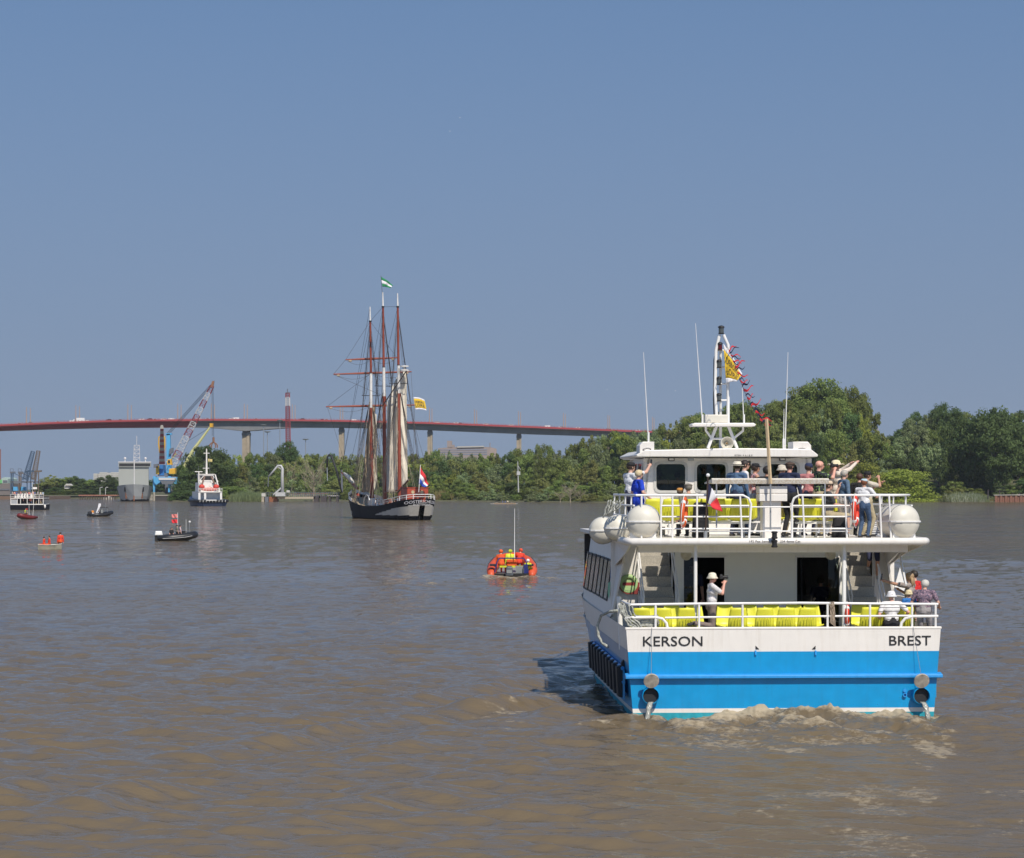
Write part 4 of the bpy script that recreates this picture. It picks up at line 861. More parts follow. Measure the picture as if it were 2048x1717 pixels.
# mast
MYL = 9.0; ML = lambda px, py, y=MYL: FL(px, py, y)
mb = MB()
legs = [[(1416, 897), (1434, 850), (1430, 780), (1432, 700), (1439, 670)], [(1474, 897), (1456, 850), (1456, 690), (1447, 670)]]
for lg in legs: mb.tube([ML(*p) for p in lg], .045, 8)
mb.tube([ML(1441, 897, MYL+.7), ML(1441, 850, MYL+.3), ML(1441, 700, MYL+.05)], .04, 8)
for py in (701, 735, 768, 801): mb.bar(ML(1431, py), ML(1456, py), .025)
mb.bar(ML(1425, 878), ML(1466, 878), .03); mb.tube([ML(1411, 850), ML(1412, 862), ML(1424, 878)], .03); mb.tube([ML(1486, 850), ML(1486, 862), ML(1466, 878)], .03)
mst = mb.build('mast', WR, ferry, smooth=50)
for px, py in ((1442.5, 660), (1440, 693), (1438, 728), (1438, 762), (1438, 795)):
    a = ML(px, py, MYL-.02); k = 1.15 if py == 660 else .95
    l_ = MB().lathe([(.06*k, -.115), (.075*k, -.1), (.06*k, -.09), (.06*k, .05), (.08*k, .055), (.075*k, .08), (.05*k, .105), (.02, .115)], a, 14).build('navigation_light', BLK, mst, smooth=40)
    MB().lathe([(.0615*k, -.085), (.0615*k, .045)], a, 14, caps=False).build('light_lens', mat('red_lens' if py == 693 else 'grey_lens', (.10, .01, .01) if py == 693 else (.08, .09, .09), .2), l_)
mb = MB(); a = ML(1382, 850); b = ML(1507, 850); mb.prism([(a.x, MYL-.35, a.z-.05), (a.x-.02, MYL-.35, a.z), (a.x+.05, MYL-.35, a.z+.04), (b.x-.05, MYL-.35, b.z+.04), (b.x+.02, MYL-.35, b.z), (b.x-.02, MYL-.35, b.z-.05)], (0, .7, 0)); mb.build('mast_platform', W_, mst, bevel=.015)
a = ML(1433, 838); mb = MB().box((a.x, MYL+.1, a.z), (.62, .3, .22)); mb.build('radar_housing', CREAM, mst, bevel=.02)
a = ML(1453, 887, MYL-.9); mb = MB(); mb.lathe([(.001, .10), (.05, .08), (.055, .0), (.15, -.14), (.165, -.14), (.07, .02), (.08, .22), (.06, .24)], a, 4, 'y', caps=False)
hn = MB(); hn.lathe([(.08, .22), (.075, .05), (.16, -.13), (.172, -.13), (.165, -.10), (.05, .06), (.03, -.02), (.001, -.03)], a, 16, 'y', caps=False); hn.build('loud_hailer', CREAM, mst, smooth=40)
MB().lathe([(.001, -.05), (.03, -.04), (.03, .05)], a, 10, 'y').build('hailer_driver', mat('brass_brown', (.2, .12, .04), .4), mst)
mb = MB(); mb.tube([ML(1430, 880), ML(1427, 800), ML(1428, 720), ML(1437, 675)], .016, 6); mb.build('mast_cable', BLK, mst)
for p0, p1, y in (((1297, 884), (1287, 705), 7.5), ((1405, 848), (1391, 647), 9), ((1488, 848), (1484, 770), 9), ((1570, 897), (1576, 705), 8.2), ((1567, 897), (1568, 818), 8)):
    an = MB().bar(FL(*p0, y), FL(*p1, y), .018, 6, .006).build('whip_antenna', WR, ferry); MB().bar(FL(*p0, y)-Vector((0, 0, .05)), FL(*p0, y)+Vector((0, 0, .25)), .028, 6).build('antenna_base', WR, an)
# foredeck bulwark and bow rail, unseen from astern
rail([[Vector((-hb_top(y)+.1, y, 2.12*(1+.28*max(0, (y-9)/15)**2)+.75)) for y in (16.5, 19, 21.5, 23.5)]+[Vector((hb_top(y)-.1, y, 2.12*(1+.28*max(0, (y-9)/15)**2)+.75)) for y in (23.5, 21.5, 19, 16.5)]], 'bow_rail', .026)

# ---- loose things on the ferry
def FT(name, label, cat, loc, rz=0, group=None): return thing(name, label, cat, FWorld(loc), FA+rz, group)
def canister(name_label, px, py, yl, r, ln, rz, strap=True):
    c = FL(px, py, yl); t = FT('life_raft_canister', name_label, 'life raft', (c.x, c.y, UZ), rz, 'life raft canisters on the upper deck')
    h = c.z-UZ; mb = MB(); pr = [(.001, -ln/2-.12), (r*.45, -ln/2-.10), (r*.8, -ln/2-.03), (r, -ln/2+.08)]
    pr = pr+[(r*1.0, -.02)]+[(r, ln/2-.08), (r*.8, ln/2+.03), (r*.45, ln/2+.10), (.001, ln/2+.12)]
    mb.lathe(pr, (0, 0, h), 24, 'x', caps=False); body = mb.build('shell', CREAM, t, smooth=45)
    ol = [(x_+(.02 if x_ > 0 else -.02), r_+.02) for r_, x_ in pr]; MB().prism([(x_, -w_, h-.018) for x_, w_ in ol]+[(x_, w_, h-.018) for x_, w_ in ol[::-1]], (0, 0, .036)).build('seam_flange', WR, body)
    mb = MB()
    for x in (-ln*.28, ln*.28):
        mb.tube([(x, (r+.008)*math.cos(a), h+(r+.008)*math.sin(a)) for a in [k*math.pi/10 for k in range(20)]], .012, 4, close=True)
    mb.build('lashing_strap', STEEL, t)
    for x in (-ln*.3, ln*.3): MB().prism([(x-.03, -r*.8, 0), (x-.03, r*.8, 0), (x-.03, r*.75, h-r*.5), (x-.03, 0, h-r+.02), (x-.03, -r*.75, h-r*.5)], (.06, 0, 0)).build('cradle', WR, t)
    return t
canister('round white life raft canister at the port corner of the upper deck, seen end on', 1287, 1043, 1.35, .385, .85, R(82))
canister('white life raft canister at the starboard corner of the upper deck', 1796, 1043, 1.3, .385, .85, R(-72))
canister('white life raft canister overhanging the port side, second from the stern corner', 1236, 1056, 3.0, .31, .7, R(80))
canister('white life raft canister overhanging the port side, farthest from the stern', 1207, 1061, 4.9, .33, .75, R(80))
ORNG = mat('orange_lifebuoy_plastic', (.72, .11, .02), .45, var=.1); REDO = mat('red_lifebuoy_plastic', (.75, .05, .02), .45, var=.1)
def lifebuoy(label, px, py, yl, rot, m, R0=.30, r=.065, half=False):
    c = FL(px, py, yl); o = FT('lifebuoy', label, 'lifebuoy', c); 
    n = 28; rings = []
    for i in range(n+1):
        a = 2*math.pi*i/n; rings.append([Vector(((R0+r*math.cos(b))*math.cos(a), r*.8*math.sin(b), (R0+r*math.cos(b))*math.sin(a))) for b in [k*math.pi/5 for k in range(10)]])
    b = MB().loft(rings, caps=False).build('ring', m, o, smooth=True); mb = MB()
    for k in range(4):
        a0 = R(45+90*k); seg = [[Vector(((R0+(r+.006)*math.cos(b_))*math.cos(a), (r*.8+.006)*math.sin(b_), (R0+(r+.006)*math.cos(b_))*math.sin(a))) for b_ in [q*math.pi/5 for q in range(10)]] for a in (a0-.12, a0, a0+.12)]
        mb.loft(seg)
    mb.build('reflective_band', WR, b, smooth=True)
    MB().tube([((R0+r+.02+.03*math.sin(2*a+.8)**2)*math.cos(a), 0, (R0+r+.02+.03*math.sin(2*a+.8)**2)*math.sin(a)) for a in [k*math.pi/12 for k in range(24)]], .009, 4, close=True).build('grab_line', WR, b)
    o.rotation_euler = (rot[0], rot[1], FA+rot[2]); return o
lifebuoy('orange lifebuoy hanging edge-on at the port rail of the upper deck', 1368, 1025, 1.0, (R(4), 0, R(75)), ORNG)
lifebuoy('red lifebuoy hanging edge-on at the starboard rail of the upper deck', 1711, 1022, 1.0, (0, 0, R(72)), REDO)
lifebuoy('red lifebuoy standing at the lower deck pillar beside the right doorway', 1694, 1232, 1.2, (0, 0, R(80)), REDO, .24)
c = FL(1257, 1170, 4.6); hb = FT('lifebuoy', 'pale green lifebuoy in a dark red holder on the port stair panel', 'lifebuoy', c)
GRN = mat('pale_green_buoy', (.36, .52, .22), .6); DRED = mat('dark_red_holder', (.22, .03, .025), .6)
n = 24; MB().loft([[Vector(((.19+.055*math.cos(b))*math.cos(a), .04*math.sin(b)-.03, (.19+.055*math.cos(b))*math.sin(a)+.02)) for b in [k*math.pi/4 for k in range(8)]] for a in [2*math.pi*i/n for i in range(n+1)]], caps=False).build('ring', GRN, hb, smooth=True)
MB().lathe([(.001, -.02), (.19, -.02), (.19, .0)], (0, 0, .02), 20, 'y').build('cover', GRN, hb)
MB().prism([(-.29, -.06, .06), (.27, -.06, .06), (.26, -.06, -.23), (-.05, -.06, -.23), (-.18, -.06, -.16), (-.25, -.06, -.06)], (0, .03, 0)).build('holder', DRED, hb)
MB().prism([(-.18, -.075, -.02), (.18, -.075, -.02), (.12, -.075, -.12), (0, -.075, -.15), (-.12, -.075, -.12)], (0, .012, 0)).build('holder_window', GRN, hb)
# ropes
ROPE = mat('weathered_mooring_rope', (.42, .43, .38), .9, var=.5, scale=14, bump=1, bscale=50)
def wob(pts, amp, sub=6, seed=1):
    rn = random.Random(seed); out = []
    for a, b in zip(pts, pts[1:]):
        for i in range(sub): out.append(Vector(a).lerp(Vector(b), i/sub)+Vector((rn.uniform(-amp, amp), rn.uniform(-amp, amp), rn.uniform(-amp, amp))))
    out.append(Vector(pts[-1])); return out
t = FT('mooring_rope', 'coiled pale mooring rope piled on the stern at the port rail', 'rope', FL(1292, 1250, .25)); mb = MB(); base = FL(1292, 1250, .25)
for k in range(7):
    mb.tube([Vector((.27*math.cos(a)+.02*math.sin(3*a+k), .10*math.sin(a), -.02+.036*k+.014*math.sin(2*a+k*1.3))) for a in [i*math.pi/9 for i in range(18)]], .026, 6, close=True)
mb.build('coil', ROPE, t, smooth=True)
mb = MB(); q = lambda px, py, y=.05: FL(px, py, y)-base
for k in range(4): mb.tube(wob([q(1238+3*k, 1210), q(1243+2*k, 1228), q(1257+6*k, 1250-2*k), q(1268+5*k, 1255)], .012, 5, k), .024, 6)
for k in range(4): mb.tube(wob([q(1240+8*k, 1208), q(1246+7*k, 1225), q(1252+7*k, 1240)], .015, 4, 20+k), .018, 5)
mb.build('hanging_turns', ROPE, t, smooth=True)
t = FT('side_rope', 'loop of white rope hanging outside the port quarter', 'rope', FL(1210, 1240, 2.2)); base = FL(1210, 1240, 2.2)
MB().tube([FL(px, py, y)-base+Vector((-.05, 0, 0)) for px, py, y in ((1238, 1222, 1.5), (1222, 1224, 2.1), (1206, 1232, 2.4), (1199, 1252, 2.5), (1201, 1272, 2.4), (1209, 1287, 2.2), (1220, 1294, 1.9))], .035, 8).build('rope', ROPE, t, smooth=True)
t = FT('rail_rope', 'pale rope lashed in hanks over the port rail of the upper deck', 'rope', FL(1222, 1010, 2.6)); base = FL(1222, 1010, 2.6); mb = MB()
for k in range(6): mb.tube(wob([FL(1217+6*k, 1001, 2.4)-base, FL(1213+5*k, 1016, 2.4)-base, FL(1206+5*k, 1036-3*k, 2.4)-base], .02, 4, k), .02, 5)
mb.build('hank', ROPE, t, smooth=True)
t = FT('stern_line', 'thin rope knotted on the stern rail beside the right pillar', 'rope', FL(1664, 1230, .08)); mb = MB(); base = FL(1664, 1230, .08)
for k in range(5): mb.tube(wob([FL(1660+2*k, 1204, .03)-base, FL(1661+2*k, 1222, .03)-base, FL(1660+2.5*k, 1246+2*k, .03)-base], .014, 5, 40+k), .012, 5)
mb.build('hank', mat('tan_cord', (.38, .30, .22), .9), t)
# flags
def flag_sheet(c4, wave, nu, nv, ph=0, drop=0, nrm=Vector((0, 1, 0))):
    a, b, c, d = [Vector(v) for v in c4]             # hoist top, fly top, fly bottom, hoist bottom
    def fn(u, v):
        p = a.lerp(b, u).lerp(d.lerp(c, u), v); return p+nrm*(wave*u**.6*math.sin(u*9+v*3+ph))+Vector((0, 0, -drop*u*(1-u)*2))
    return fn
def flag(label, loc, cols, c4, wave=.1, horiz=True, ph=0, drop=0, name='flag', nu=14, nv=12, rz=None):
    t = thing(name, label, 'flag', loc, FA if rz is None else rz); fn = flag_sheet(c4, wave, nu, nv, ph, drop); n = len(cols)
    for i, (m, w0, w1) in enumerate(cols):
        g = (lambda u, v: fn(u, w0+(w1-w0)*v)) if horiz else (lambda u, v: fn(w0+(w1-w0)*u, v))
        MB().sheet(g, nu if horiz else max(4, int(nu*(w1-w0))), max(3, int(nv*(w1-w0))) if horiz else nv).build('flag_panel', m, t, smooth=True, solid=.004)
    return t, fn
NAVY = mat('flag_navy', (.012, .015, .05), .85); FWH = mat('flag_white', (.75, .74, .76), .85); FRED = mat('flag_red', (.62, .03, .04), .85); FBLU = mat('flag_blue', (.02, .06, .35), .85)
FYEL = mat('flag_yellow', (.72, .47, .03), .85); FGRN = mat('flag_green', (.02, .22, .08), .85); INK = mat('flag_ink', (.04, .035, .06), .85)
o = FL(1413, 985, .8)
flag('small blue white and red flag drooping from the stern flagstaff of the ferry', FWorld(o), [(NAVY, 0, .3), (FWH, .3, .62), (FRED, .62, 1)], [FL(1414, 962, .8)-o, FL(1446, 1024, .85)-o, FL(1425, 1018, .8)-o, FL(1412, 1010, .8)-o], .04, horiz=False, drop=-.12)
o = FL(1449, 720, MYL-.2)
ft, fn = flag('yellow flag with white borders and dark lettering on the mast of the ferry', FWorld(o), [(FWH, 0, .14), (FYEL, .14, .86), (FWH, .86, 1)], [FL(1447, 688, MYL-.2)-o, FL(1485, 748, MYL-.3)-o, FL(1472, 764, MYL-.3)-o, FL(1452, 768, MYL-.2)-o], .07, drop=-.05)
def flag_text(t, fn, lines, m, size, parent_name='flag_lettering', off=-.012, u0=.12, u1=.92):
    for txt, v0, v1 in lines:
        me = text_mesh(txt, 1, .0); xs_ = [v.co.x for v in me.vertices]; ys_ = [v.co.y for v in me.vertices]
        for v in me.vertices:
            u = u0+(u1-u0)*(v.co.x-min(xs_))/(max(xs_)-min(xs_)); w = v1+(v0-v1)*(v.co.y-min(ys_))/(max(ys_)-min(ys_)); v.co = fn(u, w)+Vector((0, off, 0))
        me.materials.clear(); me.materials.append(m); o_ = bpy.data.objects.new(parent_name, me); COL.objects.link(o_); o_.parent = t
flag_text(ft, fn, [('DEBORD', .26, .46), ('LOIRE', .54, .76)], INK, 1)
# bunting from the mast to the timber pole
a = FL(1455, 694, MYL-.1); b = FL(1534, 848, 1.12); bt = thing('bunting', 'string of small red and black pennants from the mast to the timber pole', 'bunting', FWorld(a), FA)
pts = [(b-a)*t_+Vector((-.10*math.sin(t_*math.pi), 0, -.06*math.sin(t_*math.pi)+.10*math.sin(t_*math.pi*2))) for t_ in [i/24 for i in range(25)]]
MB().tube(pts, .006, 4).build('string', BLK, bt)
rn = random.Random(5)
for i in range(1, 24):
    p = pts[i]; ln = rn.uniform(.16, .30); w = rn.uniform(.05, .08); dr = Vector((1, rn.uniform(-.4, .4), rn.uniform(-.5, .6))).normalized()
    fnp = lambda u, v, p=p, ln=ln, w=w, dr=dr, k=rn.uniform(0, 6): p+dr*(u*ln)+Vector((0, .04*math.sin(u*6+k), .04*math.sin(u*7+k)-(v*w*(1-.75*u))))
    MB().sheet(fnp, 6, 2).build('pennant', FRED if i % 2 else NAVY, bt, solid=.003)
# ------------------------------------------------------------------ people
def ik(a, t, l1, l2, bend):
    a = Vector(a); t = Vector(t); d = t-a; L_ = min(d.length, (l1+l2)*.995); d.normalize(); t = a+d*L_
    x = (l1*l1-l2*l2+L_*L_)/(2*L_); h = math.sqrt(max(0, l1*l1-x*x)); b = Vector(bend); b -= d*b.dot(d)
    if b.length < 1e-4: b = d.orthogonal()
    return a+d*x+b.normalized()*h, t
def capsule(mb, a, b, ra, rb, n=10):
    a = Vector(a); b = Vector(b); d = b-a; L_ = d.length; d = d.normalized() if L_ > 1e-6 else Vector((0, 0, 1)); u = d.orthogonal().normalized(); w = d.cross(u); rings = []
    for c, r, sg in ((a, ra, -1), (b, rb, 1)):
        al = (1.5, 1.05, .55, 0) if sg < 0 else (0, .55, 1.05, 1.5)
        for t in al: rings.append([c+d*(sg*r*math.sin(t))+(u*math.cos(2*math.pi*k/n)+w*math.sin(2*math.pi*k/n))*(r*math.cos(t)) for k in range(n)])
    mb.loft(rings)
SKINS = {k: mat('skin_'+k, c, .55, var=.08) for k, c in (('fair', (.62, .36, .26)), ('tan', (.48, .26, .17)), ('pink', (.66, .34, .25)))}
PM = {}
def cloth(name, col, rough=.85): return mat('cloth_'+name, col, rough, var=.2, scale=9, bump=.9, bscale=14)
EYE = mat('dark_eye', (.03, .02, .02), .3); SHOE = mat('pale_shoe', (.5, .48, .45), .7); DSHOE = mat('dark_shoe', (.03, .03, .03), .7)
def person(label, base, rz, h=1.7, shirt=None, pants=None, skin='fair', hair=('short', (.05, .03, .02)), hat=None, pose='stand', hands=None, lean=(0, 0), head=(0, 0), sleeve='short', legs='long', shoes=None, glasses=False, voxel=.0125, girth=1.0, name='person', group=None, feet=None, fingers=True, twist=0):
    """base: the point under the pelvis on what carries the person; faces +y before the turn rz; hands: (left, right) targets in body metres"""
    k = h/1.7; prims = []
    def add(a, b, ra, rb, tg): prims.append((Vector(a)*k, Vector(b)*k, ra*k, rb*k, tg))
    g = girth
    pz = {'stand': .93, 'sit': .10, 'kneel': .50, 'crouch': .62}[pose]
    PV = Vector((0, 0, pz)); Rm = Matrix.Rotation(R(lean[1]), 3, 'Y') @ Matrix.Rotation(R(-lean[0]), 3, 'X') @ Matrix.Rotation(R(twist), 3, 'Z')
    T = lambda x, y, z: PV+Rm @ Vector((x, y, z))
    # trunk
    add(PV+Vector((-.075*g, 0, 0)), PV+Vector((.075*g, 0, 0)), .115*g, .115*g, 'pants'); add(PV+Vector((0, -.03, -.02)), T(0, -.01, .1), .125*g, .12*g, 'pants')
    add(T(-.05, 0, .12), T(.05, 0, .12), .118*g, .118*g, 'shirt'); add(T(0, 0, .1), T(0, .012, .3), .125*g, .125*g, 'shirt'); add(T(-.075*g, 0, .34), T(.075*g, 0, .34), .115*g, .115*g, 'shirt')
    add(T(-.16*g, -.01, .475), T(.16*g, -.01, .475), .062, .062, 'shirt'); add(T(0, -.015, .44), T(0, -.01, .50), .09, .06, 'shirt')
    # neck and head
    NK = T(0, -.005, .55); Hm = Rm @ Matrix.Rotation(R(head[0]), 3, 'Z') @ Matrix.Rotation(R(head[1]), 3, 'X'); HC = NK+Hm @ Vector((0, .02, .115))
    add(T(0, -.012, .5), NK+Hm @ Vector((0, .01, .06)), .053, .048, 'skin')
    hd = lambda x, y, z: HC+Hm @ Vector((x, y, z))
    add(hd(0, -.018, .025), hd(0, .012, .022), .083, .080, 'skin'); add(hd(0, .03, -.03), hd(0, .045, -.065), .058, .042, 'skin'); add(hd(0, .075, .005), hd(0, .098, -.022), .012, .017, 'skin')
    for s in (-1, 1): add(hd(s*.082, -.01, .01), hd(s*.086, -.014, -.022), .016, .013, 'skin'); add(hd(s*.03, .082, .014), hd(s*.034, .081, .014), .012, .012, 'eye')
    add(hd(-.018, .082, -.052), hd(.018, .082, -.052), .010, .010, 'lip')
    # arms
    hands = hands or (None, None); wr = []
    for s, tgt in ((-1, hands[0]), (1, hands[1])):
        S = T(s*.195*g, -.01, .465); tg = Vector(tgt) if tgt is not None else S+Vector((s*.07, .07, -.53))
        bend = Vector((s*.5, -.6, -.5)) if tgt is not None else Vector((s*.2, -1, 0))
        E, Wp = ik(S, tg, .285, .255, bend); st = 'shirt'; ft = 'shirt' if sleeve == 'long' else 'skin'
        if sleeve == 'none': st = 'skin'
        xt = .010 if st == 'shirt' else 0
        if sleeve == 'short':
            m_ = S.lerp(E, .68); add(S, m_, .056+xt, .052+xt, 'shirt'); add(m_, E, .043, .040, 'skin')
        else: add(S, E, .052+xt, .042+xt, st)
        add(E, Wp, .042 if ft == 'skin' else .048, .030 if ft == 'skin' else .036, ft)
        d = (Wp-E).normalized(); sd = d.cross(Vector((0, 0, 1)));  sd = sd.normalized() if sd.length > .1 else Vector((1, 0, 0)); nn = sd.cross(d)
        Pm = Wp+d*.055; add(Wp, Pm, .028, .036, 'skin'); add(Pm-sd*.02, Pm+sd*.02, .026, .026, 'skin')
        if fingers:
            for q, ln in ((-.030, .062), (-.010, .074), (.010, .070), (.030, .056)):
                a = Pm+sd*q+d*.018; b_ = a+d*ln*.55+nn*.006; c_ = b_+(d*.55-nn*.8).normalized()*ln*.55; add(a, b_, .0115, .0105, 'skin'); add(b_, c_, .0105, .0095, 'skin')
            a = Wp+d*.03-sd*.03*s; b_ = a+(d*.6-sd*s*.75).normalized()*.045; add(a, b_, .014, .0125, 'skin'); add(b_, b_+(d*.9-nn*.3).normalized()*.03, .012, .010, 'skin')
        else: add(Pm, Pm+d*.07-nn*.03, .030, .022, 'skin')
        wr.append(Wp+d*.09)
    # legs
    for i, s in enumerate((-1, 1)):
        Hp = PV+Vector((s*.095*g, 0, -.03))
        if feet: A = Vector(feet[i]); kb = Vector((0, 1, .2))
        elif pose == 'stand': A = Vector((s*.11, -.02+.05*s, .075)); kb = Vector((0, 1, 0))
        elif pose == 'sit': A = Vector((s*.12, .44, -.36)); kb = Vector((0, 1, .8))
        elif pose == 'kneel': A = Vector((s*.11, -.42, .09)); kb = Vector((0, 1, -.3))
        else: A = Vector((s*.16, .05, .08)); kb = Vector((s*.3, 1, .2))
        K, A = ik(Hp, A, .44, .43, kb); lt = 'pants' if legs == 'long' else 'skin'; xt = .008 if lt == 'pants' else 0
        add(Hp, K, .085*g+.006, .060+.004, 'pants'); add(K, K.lerp(A, .35), .056+xt, .052+xt, lt); add(K.lerp(A, .35), A, .054+xt, .036+xt*1.5, lt)
        fd = Vector((0, 1, 0)) if pose != 'kneel' else Vector((0, -.9, -.25)); sole = Vector((0, 0, -.045)) if pose != 'kneel' else Vector((0, 0, 0))
        add(A+sole-fd*.045, A+sole+fd*.10, .036, .034, 'shoe'); add(A+sole+fd*.10, A+sole*1.2+fd*.165, .034, .026, 'shoe'); add(A, A+sole+fd*.02, .040, .038, 'shoe')
    mb = MB()
    for a, b, ra, rb, tg in prims: capsule(mb, a, b, ra, rb, 10)
    me0 = mb.mesh('tmp', []) if False else bpy.data.meshes.new('tmp'); me0.from_pydata(mb.v, [], mb.f); me0.update()
    o0 = bpy.data.objects.new('tmp', me0); COL.objects.link(o0); md = o0.modifiers.new('r', 'REMESH'); md.mode = 'VOXEL'; md.voxel_size = voxel*k; md.use_smooth_shade = True
    sm = o0.modifiers.new('s', 'SMOOTH'); sm.iterations = 2; sm.factor = .5
    dg = bpy.context.evaluated_depsgraph_get(); me = bpy.data.meshes.new_from_object(o0.evaluated_get(dg)); bpy.data.objects.remove(o0); bpy.data.meshes.remove(me0); me.name = 'body'
    nf = len(me.polygons); ctr = np.zeros(nf*3); me.polygons.foreach_get('center', ctr); ctr = ctr.reshape(-1, 3)
    best = np.full(nf, 9.); bi = np.zeros(nf, int); tags = ['skin', 'shirt', 'pants', 'shoe', 'eye', 'lip']
    for a, b, ra, rb, tg in prims:
        a_ = np.array(a); ab = np.array(b)-a_; t = np.clip((ctr-a_) @ ab/max(1e-9, ab @ ab), 0, 1); dd = np.linalg.norm(ctr-a_-t[:, None]*ab, axis=1)-(ra+(rb-ra)*t)
        if tg in ('eye', 'lip'): dd -= .006*k
        m_ = dd < best; best[m_] = dd[m_]; bi[m_] = tags.index(tg)
    sk = SKINS[skin]
    for m_ in (sk, shirt, pants, shoes or DSHOE, EYE, mat('lip', (.42, .14, .11), .5)): me.materials.append(m_)
    me.polygons.foreach_set('material_index', bi.astype(np.int32)); me.polygons.foreach_set('use_smooth', [True]*nf); me.update()
    t = thing(name, label, 'person', base, rz, group); bo_ = bpy.data.objects.new('body', me); COL.objects.link(bo_); bo_.parent = t
    # hair, hat, glasses
    HM = Matrix.Translation(HC*k) @ Hm.to_4x4() @ Matrix.Scale(k, 4)
    def child(mb, nm, m, smooth=True): me_ = mb.mesh(nm, m, smooth); me_.transform(HM); o = bpy.data.objects.new(nm, me_); COL.objects.link(o); o.parent = t; return o
    if hair:
        ty, col = hair; hm = mat('hair_%d_%d_%d' % tuple(int(c*100) for c in col), col, .6, var=.3, scale=60)
        mb = MB(); n, m_ = 18, 12; low = {'short': -.045, 'bob': -.095, 'long': -.11, 'curly': -.06, 'fringe': -.03}[ty]; pad = .022 if ty == 'curly' else (.016 if ty in ('bob', 'long') else .010)
        def fn(u, v):
            a = u*2*math.pi; ct = 1-v*1.75; stt = math.sqrt(max(0, 1-ct*ct)); fr = math.cos(a-math.pi/2)       # fr=1 in front
            z = .022+ct*(.088+pad); r = (.086+pad)*stt
            lim = low if fr < .35 else (.055 if fr > .6 else low+(.055-low)*(fr-.35)/.25); z = max(z, lim)
            wv = .006*math.sin(9*a+5*v) if ty == 'curly' else .002*math.sin(14*a)
            return Vector(((r+wv)*math.cos(a)*.97, (r+wv)*math.sin(a)*1.08-.006, z))
        mb.sheet(fn, n, m_)
        if ty == 'long':
            for x in (-.05, -.02, .02, .05): mb.tube([(x, -.07, 0), (x*1.2, -.09, -.12), (x*1.1, -.085, -.24)], [.035, .034, .012], 6)
        child(mb, 'hair', hm)
    if hat:
        ty, hmat = hat; mb = MB()
        dome = lambda r, z0, h_, sq=1.0: mb.lathe([(r, z0), (r*.99, z0+h_*.35), (r*.9*sq, z0+h_*.75), (r*.6*sq, z0+h_*.97), (.002, z0+h_)], (0, -.004, 0), 18)
        if ty == 'cap':
            dome(.101, .035, .085); mb.sheet(lambda u, v: Vector(((u-.5)*.15*(1-.25*v*v), .08+.10*v*(1-.5*(2*u-1)**2), .048-.02*v)), 6, 3)
        elif ty == 'bucket':
            mb.lathe([(.135, -.022), (.140, -.012), (.104, .035), (.098, .07), (.078, .105), (.03, .122), (.002, .124)], (0, -.004, 0), 20)
        elif ty == 'sunhat':
            mb.lathe([(.205, .012), (.19, .022), (.108, .035), (.104, .07), (.085, .105), (.04, .125), (.002, .127)], (0, -.004, 0), 22)
            for i, v in enumerate(mb.v): mb.v[i] = (v[0], v[1], v[2]+(.02*math.sin(3*math.atan2(v[1], v[0])) if math.hypot(v[0], v[1]) > .15 else 0))
        elif ty == 'fedora':
            mb.lathe([(.165, .028), (.16, .036), (.102, .034), (.100, .085), (.085, .125), (.05, .128), (.002, .118)], (0, -.004, 0), 20)
        elif ty == 'flat':
            mb.ell((0, .012, .065), (.108, .128, .045), 18, 8); mb.sheet(lambda u, v: Vector(((u-.5)*.14, .085+.055*v*(1-.5*(2*u-1)**2), .048-.012*v)), 6, 3)
        elif ty == 'helmet':
            mb.ell((0, -.005, .03), (.118, .135, .115), 18, 10)
        else: dome(.099, .015, .11)
        child(mb, 'hat', hmat)
        if ty == 'fedora': child(MB().lathe([(.1035, .036), (.1025, .058)], (0, -.004, 0), 20, caps=False), 'hat_band', BLK)
    if glasses:
        mb = MB()
        for s in (-1, 1): mb.ell((s*.034, .092, .012), (.027, .010, .021), 10, 6); mb.bar((s*.06, .085, .016), (s*.088, -.01, .016), .005, 4)
        mb.bar((-.012, .098, .014), (.012, .098, .014), .004, 4); child(mb, 'sunglasses', BLK)
    M = Matrix.Translation(base) @ Matrix.Rotation(rz, 4, 'Z'); t['_'] = 0; del t['_']
    return t, [M @ (w*k) for w in wr], M @ (HC*k), k
def camera_thing(label, pos, rz, phone=False, pitch=0):
    t = thing('phone' if phone else 'camera', label, 'phone' if phone else 'camera', pos, rz)
    if phone: MB().box((0, 0, 0), (.075, .010, .15)).build('case', BLK, t, bevel=.004); MB().box((0, -.007, 0), (.066, .003, .135)).build('screen', GLASSD, t)
    else:
        MB().box((0, 0, 0), (.13, .06, .09)).build('camera_body', BLK, t, bevel=.01); MB().box((0, 0, .055), (.05, .05, .03)).build('viewfinder', BLK, t, bevel=.005); MB().lathe([(.036, .03), (.036, .12), (.040, .12), (.040, .16), (.03, .16), (.001, .15)], (0, 0, 0), 14, 'y').build('lens', BLK, t, smooth=40)
    t.rotation_euler = (pitch, 0, rz); return t
C = cloth
def on(px, py, yl, dz):                                # height of someone whose head top is at a pixel
    v = FL(px, py, yl); return Vector((v.x, yl, dz)), v.z-dz
def fp(label, px, py, yl, face, dz=UZ, hmin=1.5, hmax=1.88, extra=0, hh=None, **kw):
    b, h_ = on(px, py, yl, dz); hgt = min(hmax, max(hmin, h_-extra)) if hh is None else hh
    return person(label, FWorld(b), FA+R(face), hgt, **kw)
WHT = C('white', (.72, .72, .73)); NVY = C('navy', (.02, .025, .06)); JEAN = C('jeans', (.05, .09, .17)); GRY = C('dark_grey', (.06, .06, .065)); KHA = C('khaki', (.42, .35, .22)); BLKC = C('black', (.015, .015, .017)); CRM = C('cream', (.72, .62, .52)); BEI = C('beige', (.58, .52, .42)); TAU = C('taupe', (.33, .28, .25))
STRAW = mat('straw', (.68, .58, .36), .85, var=.15, scale=50); 
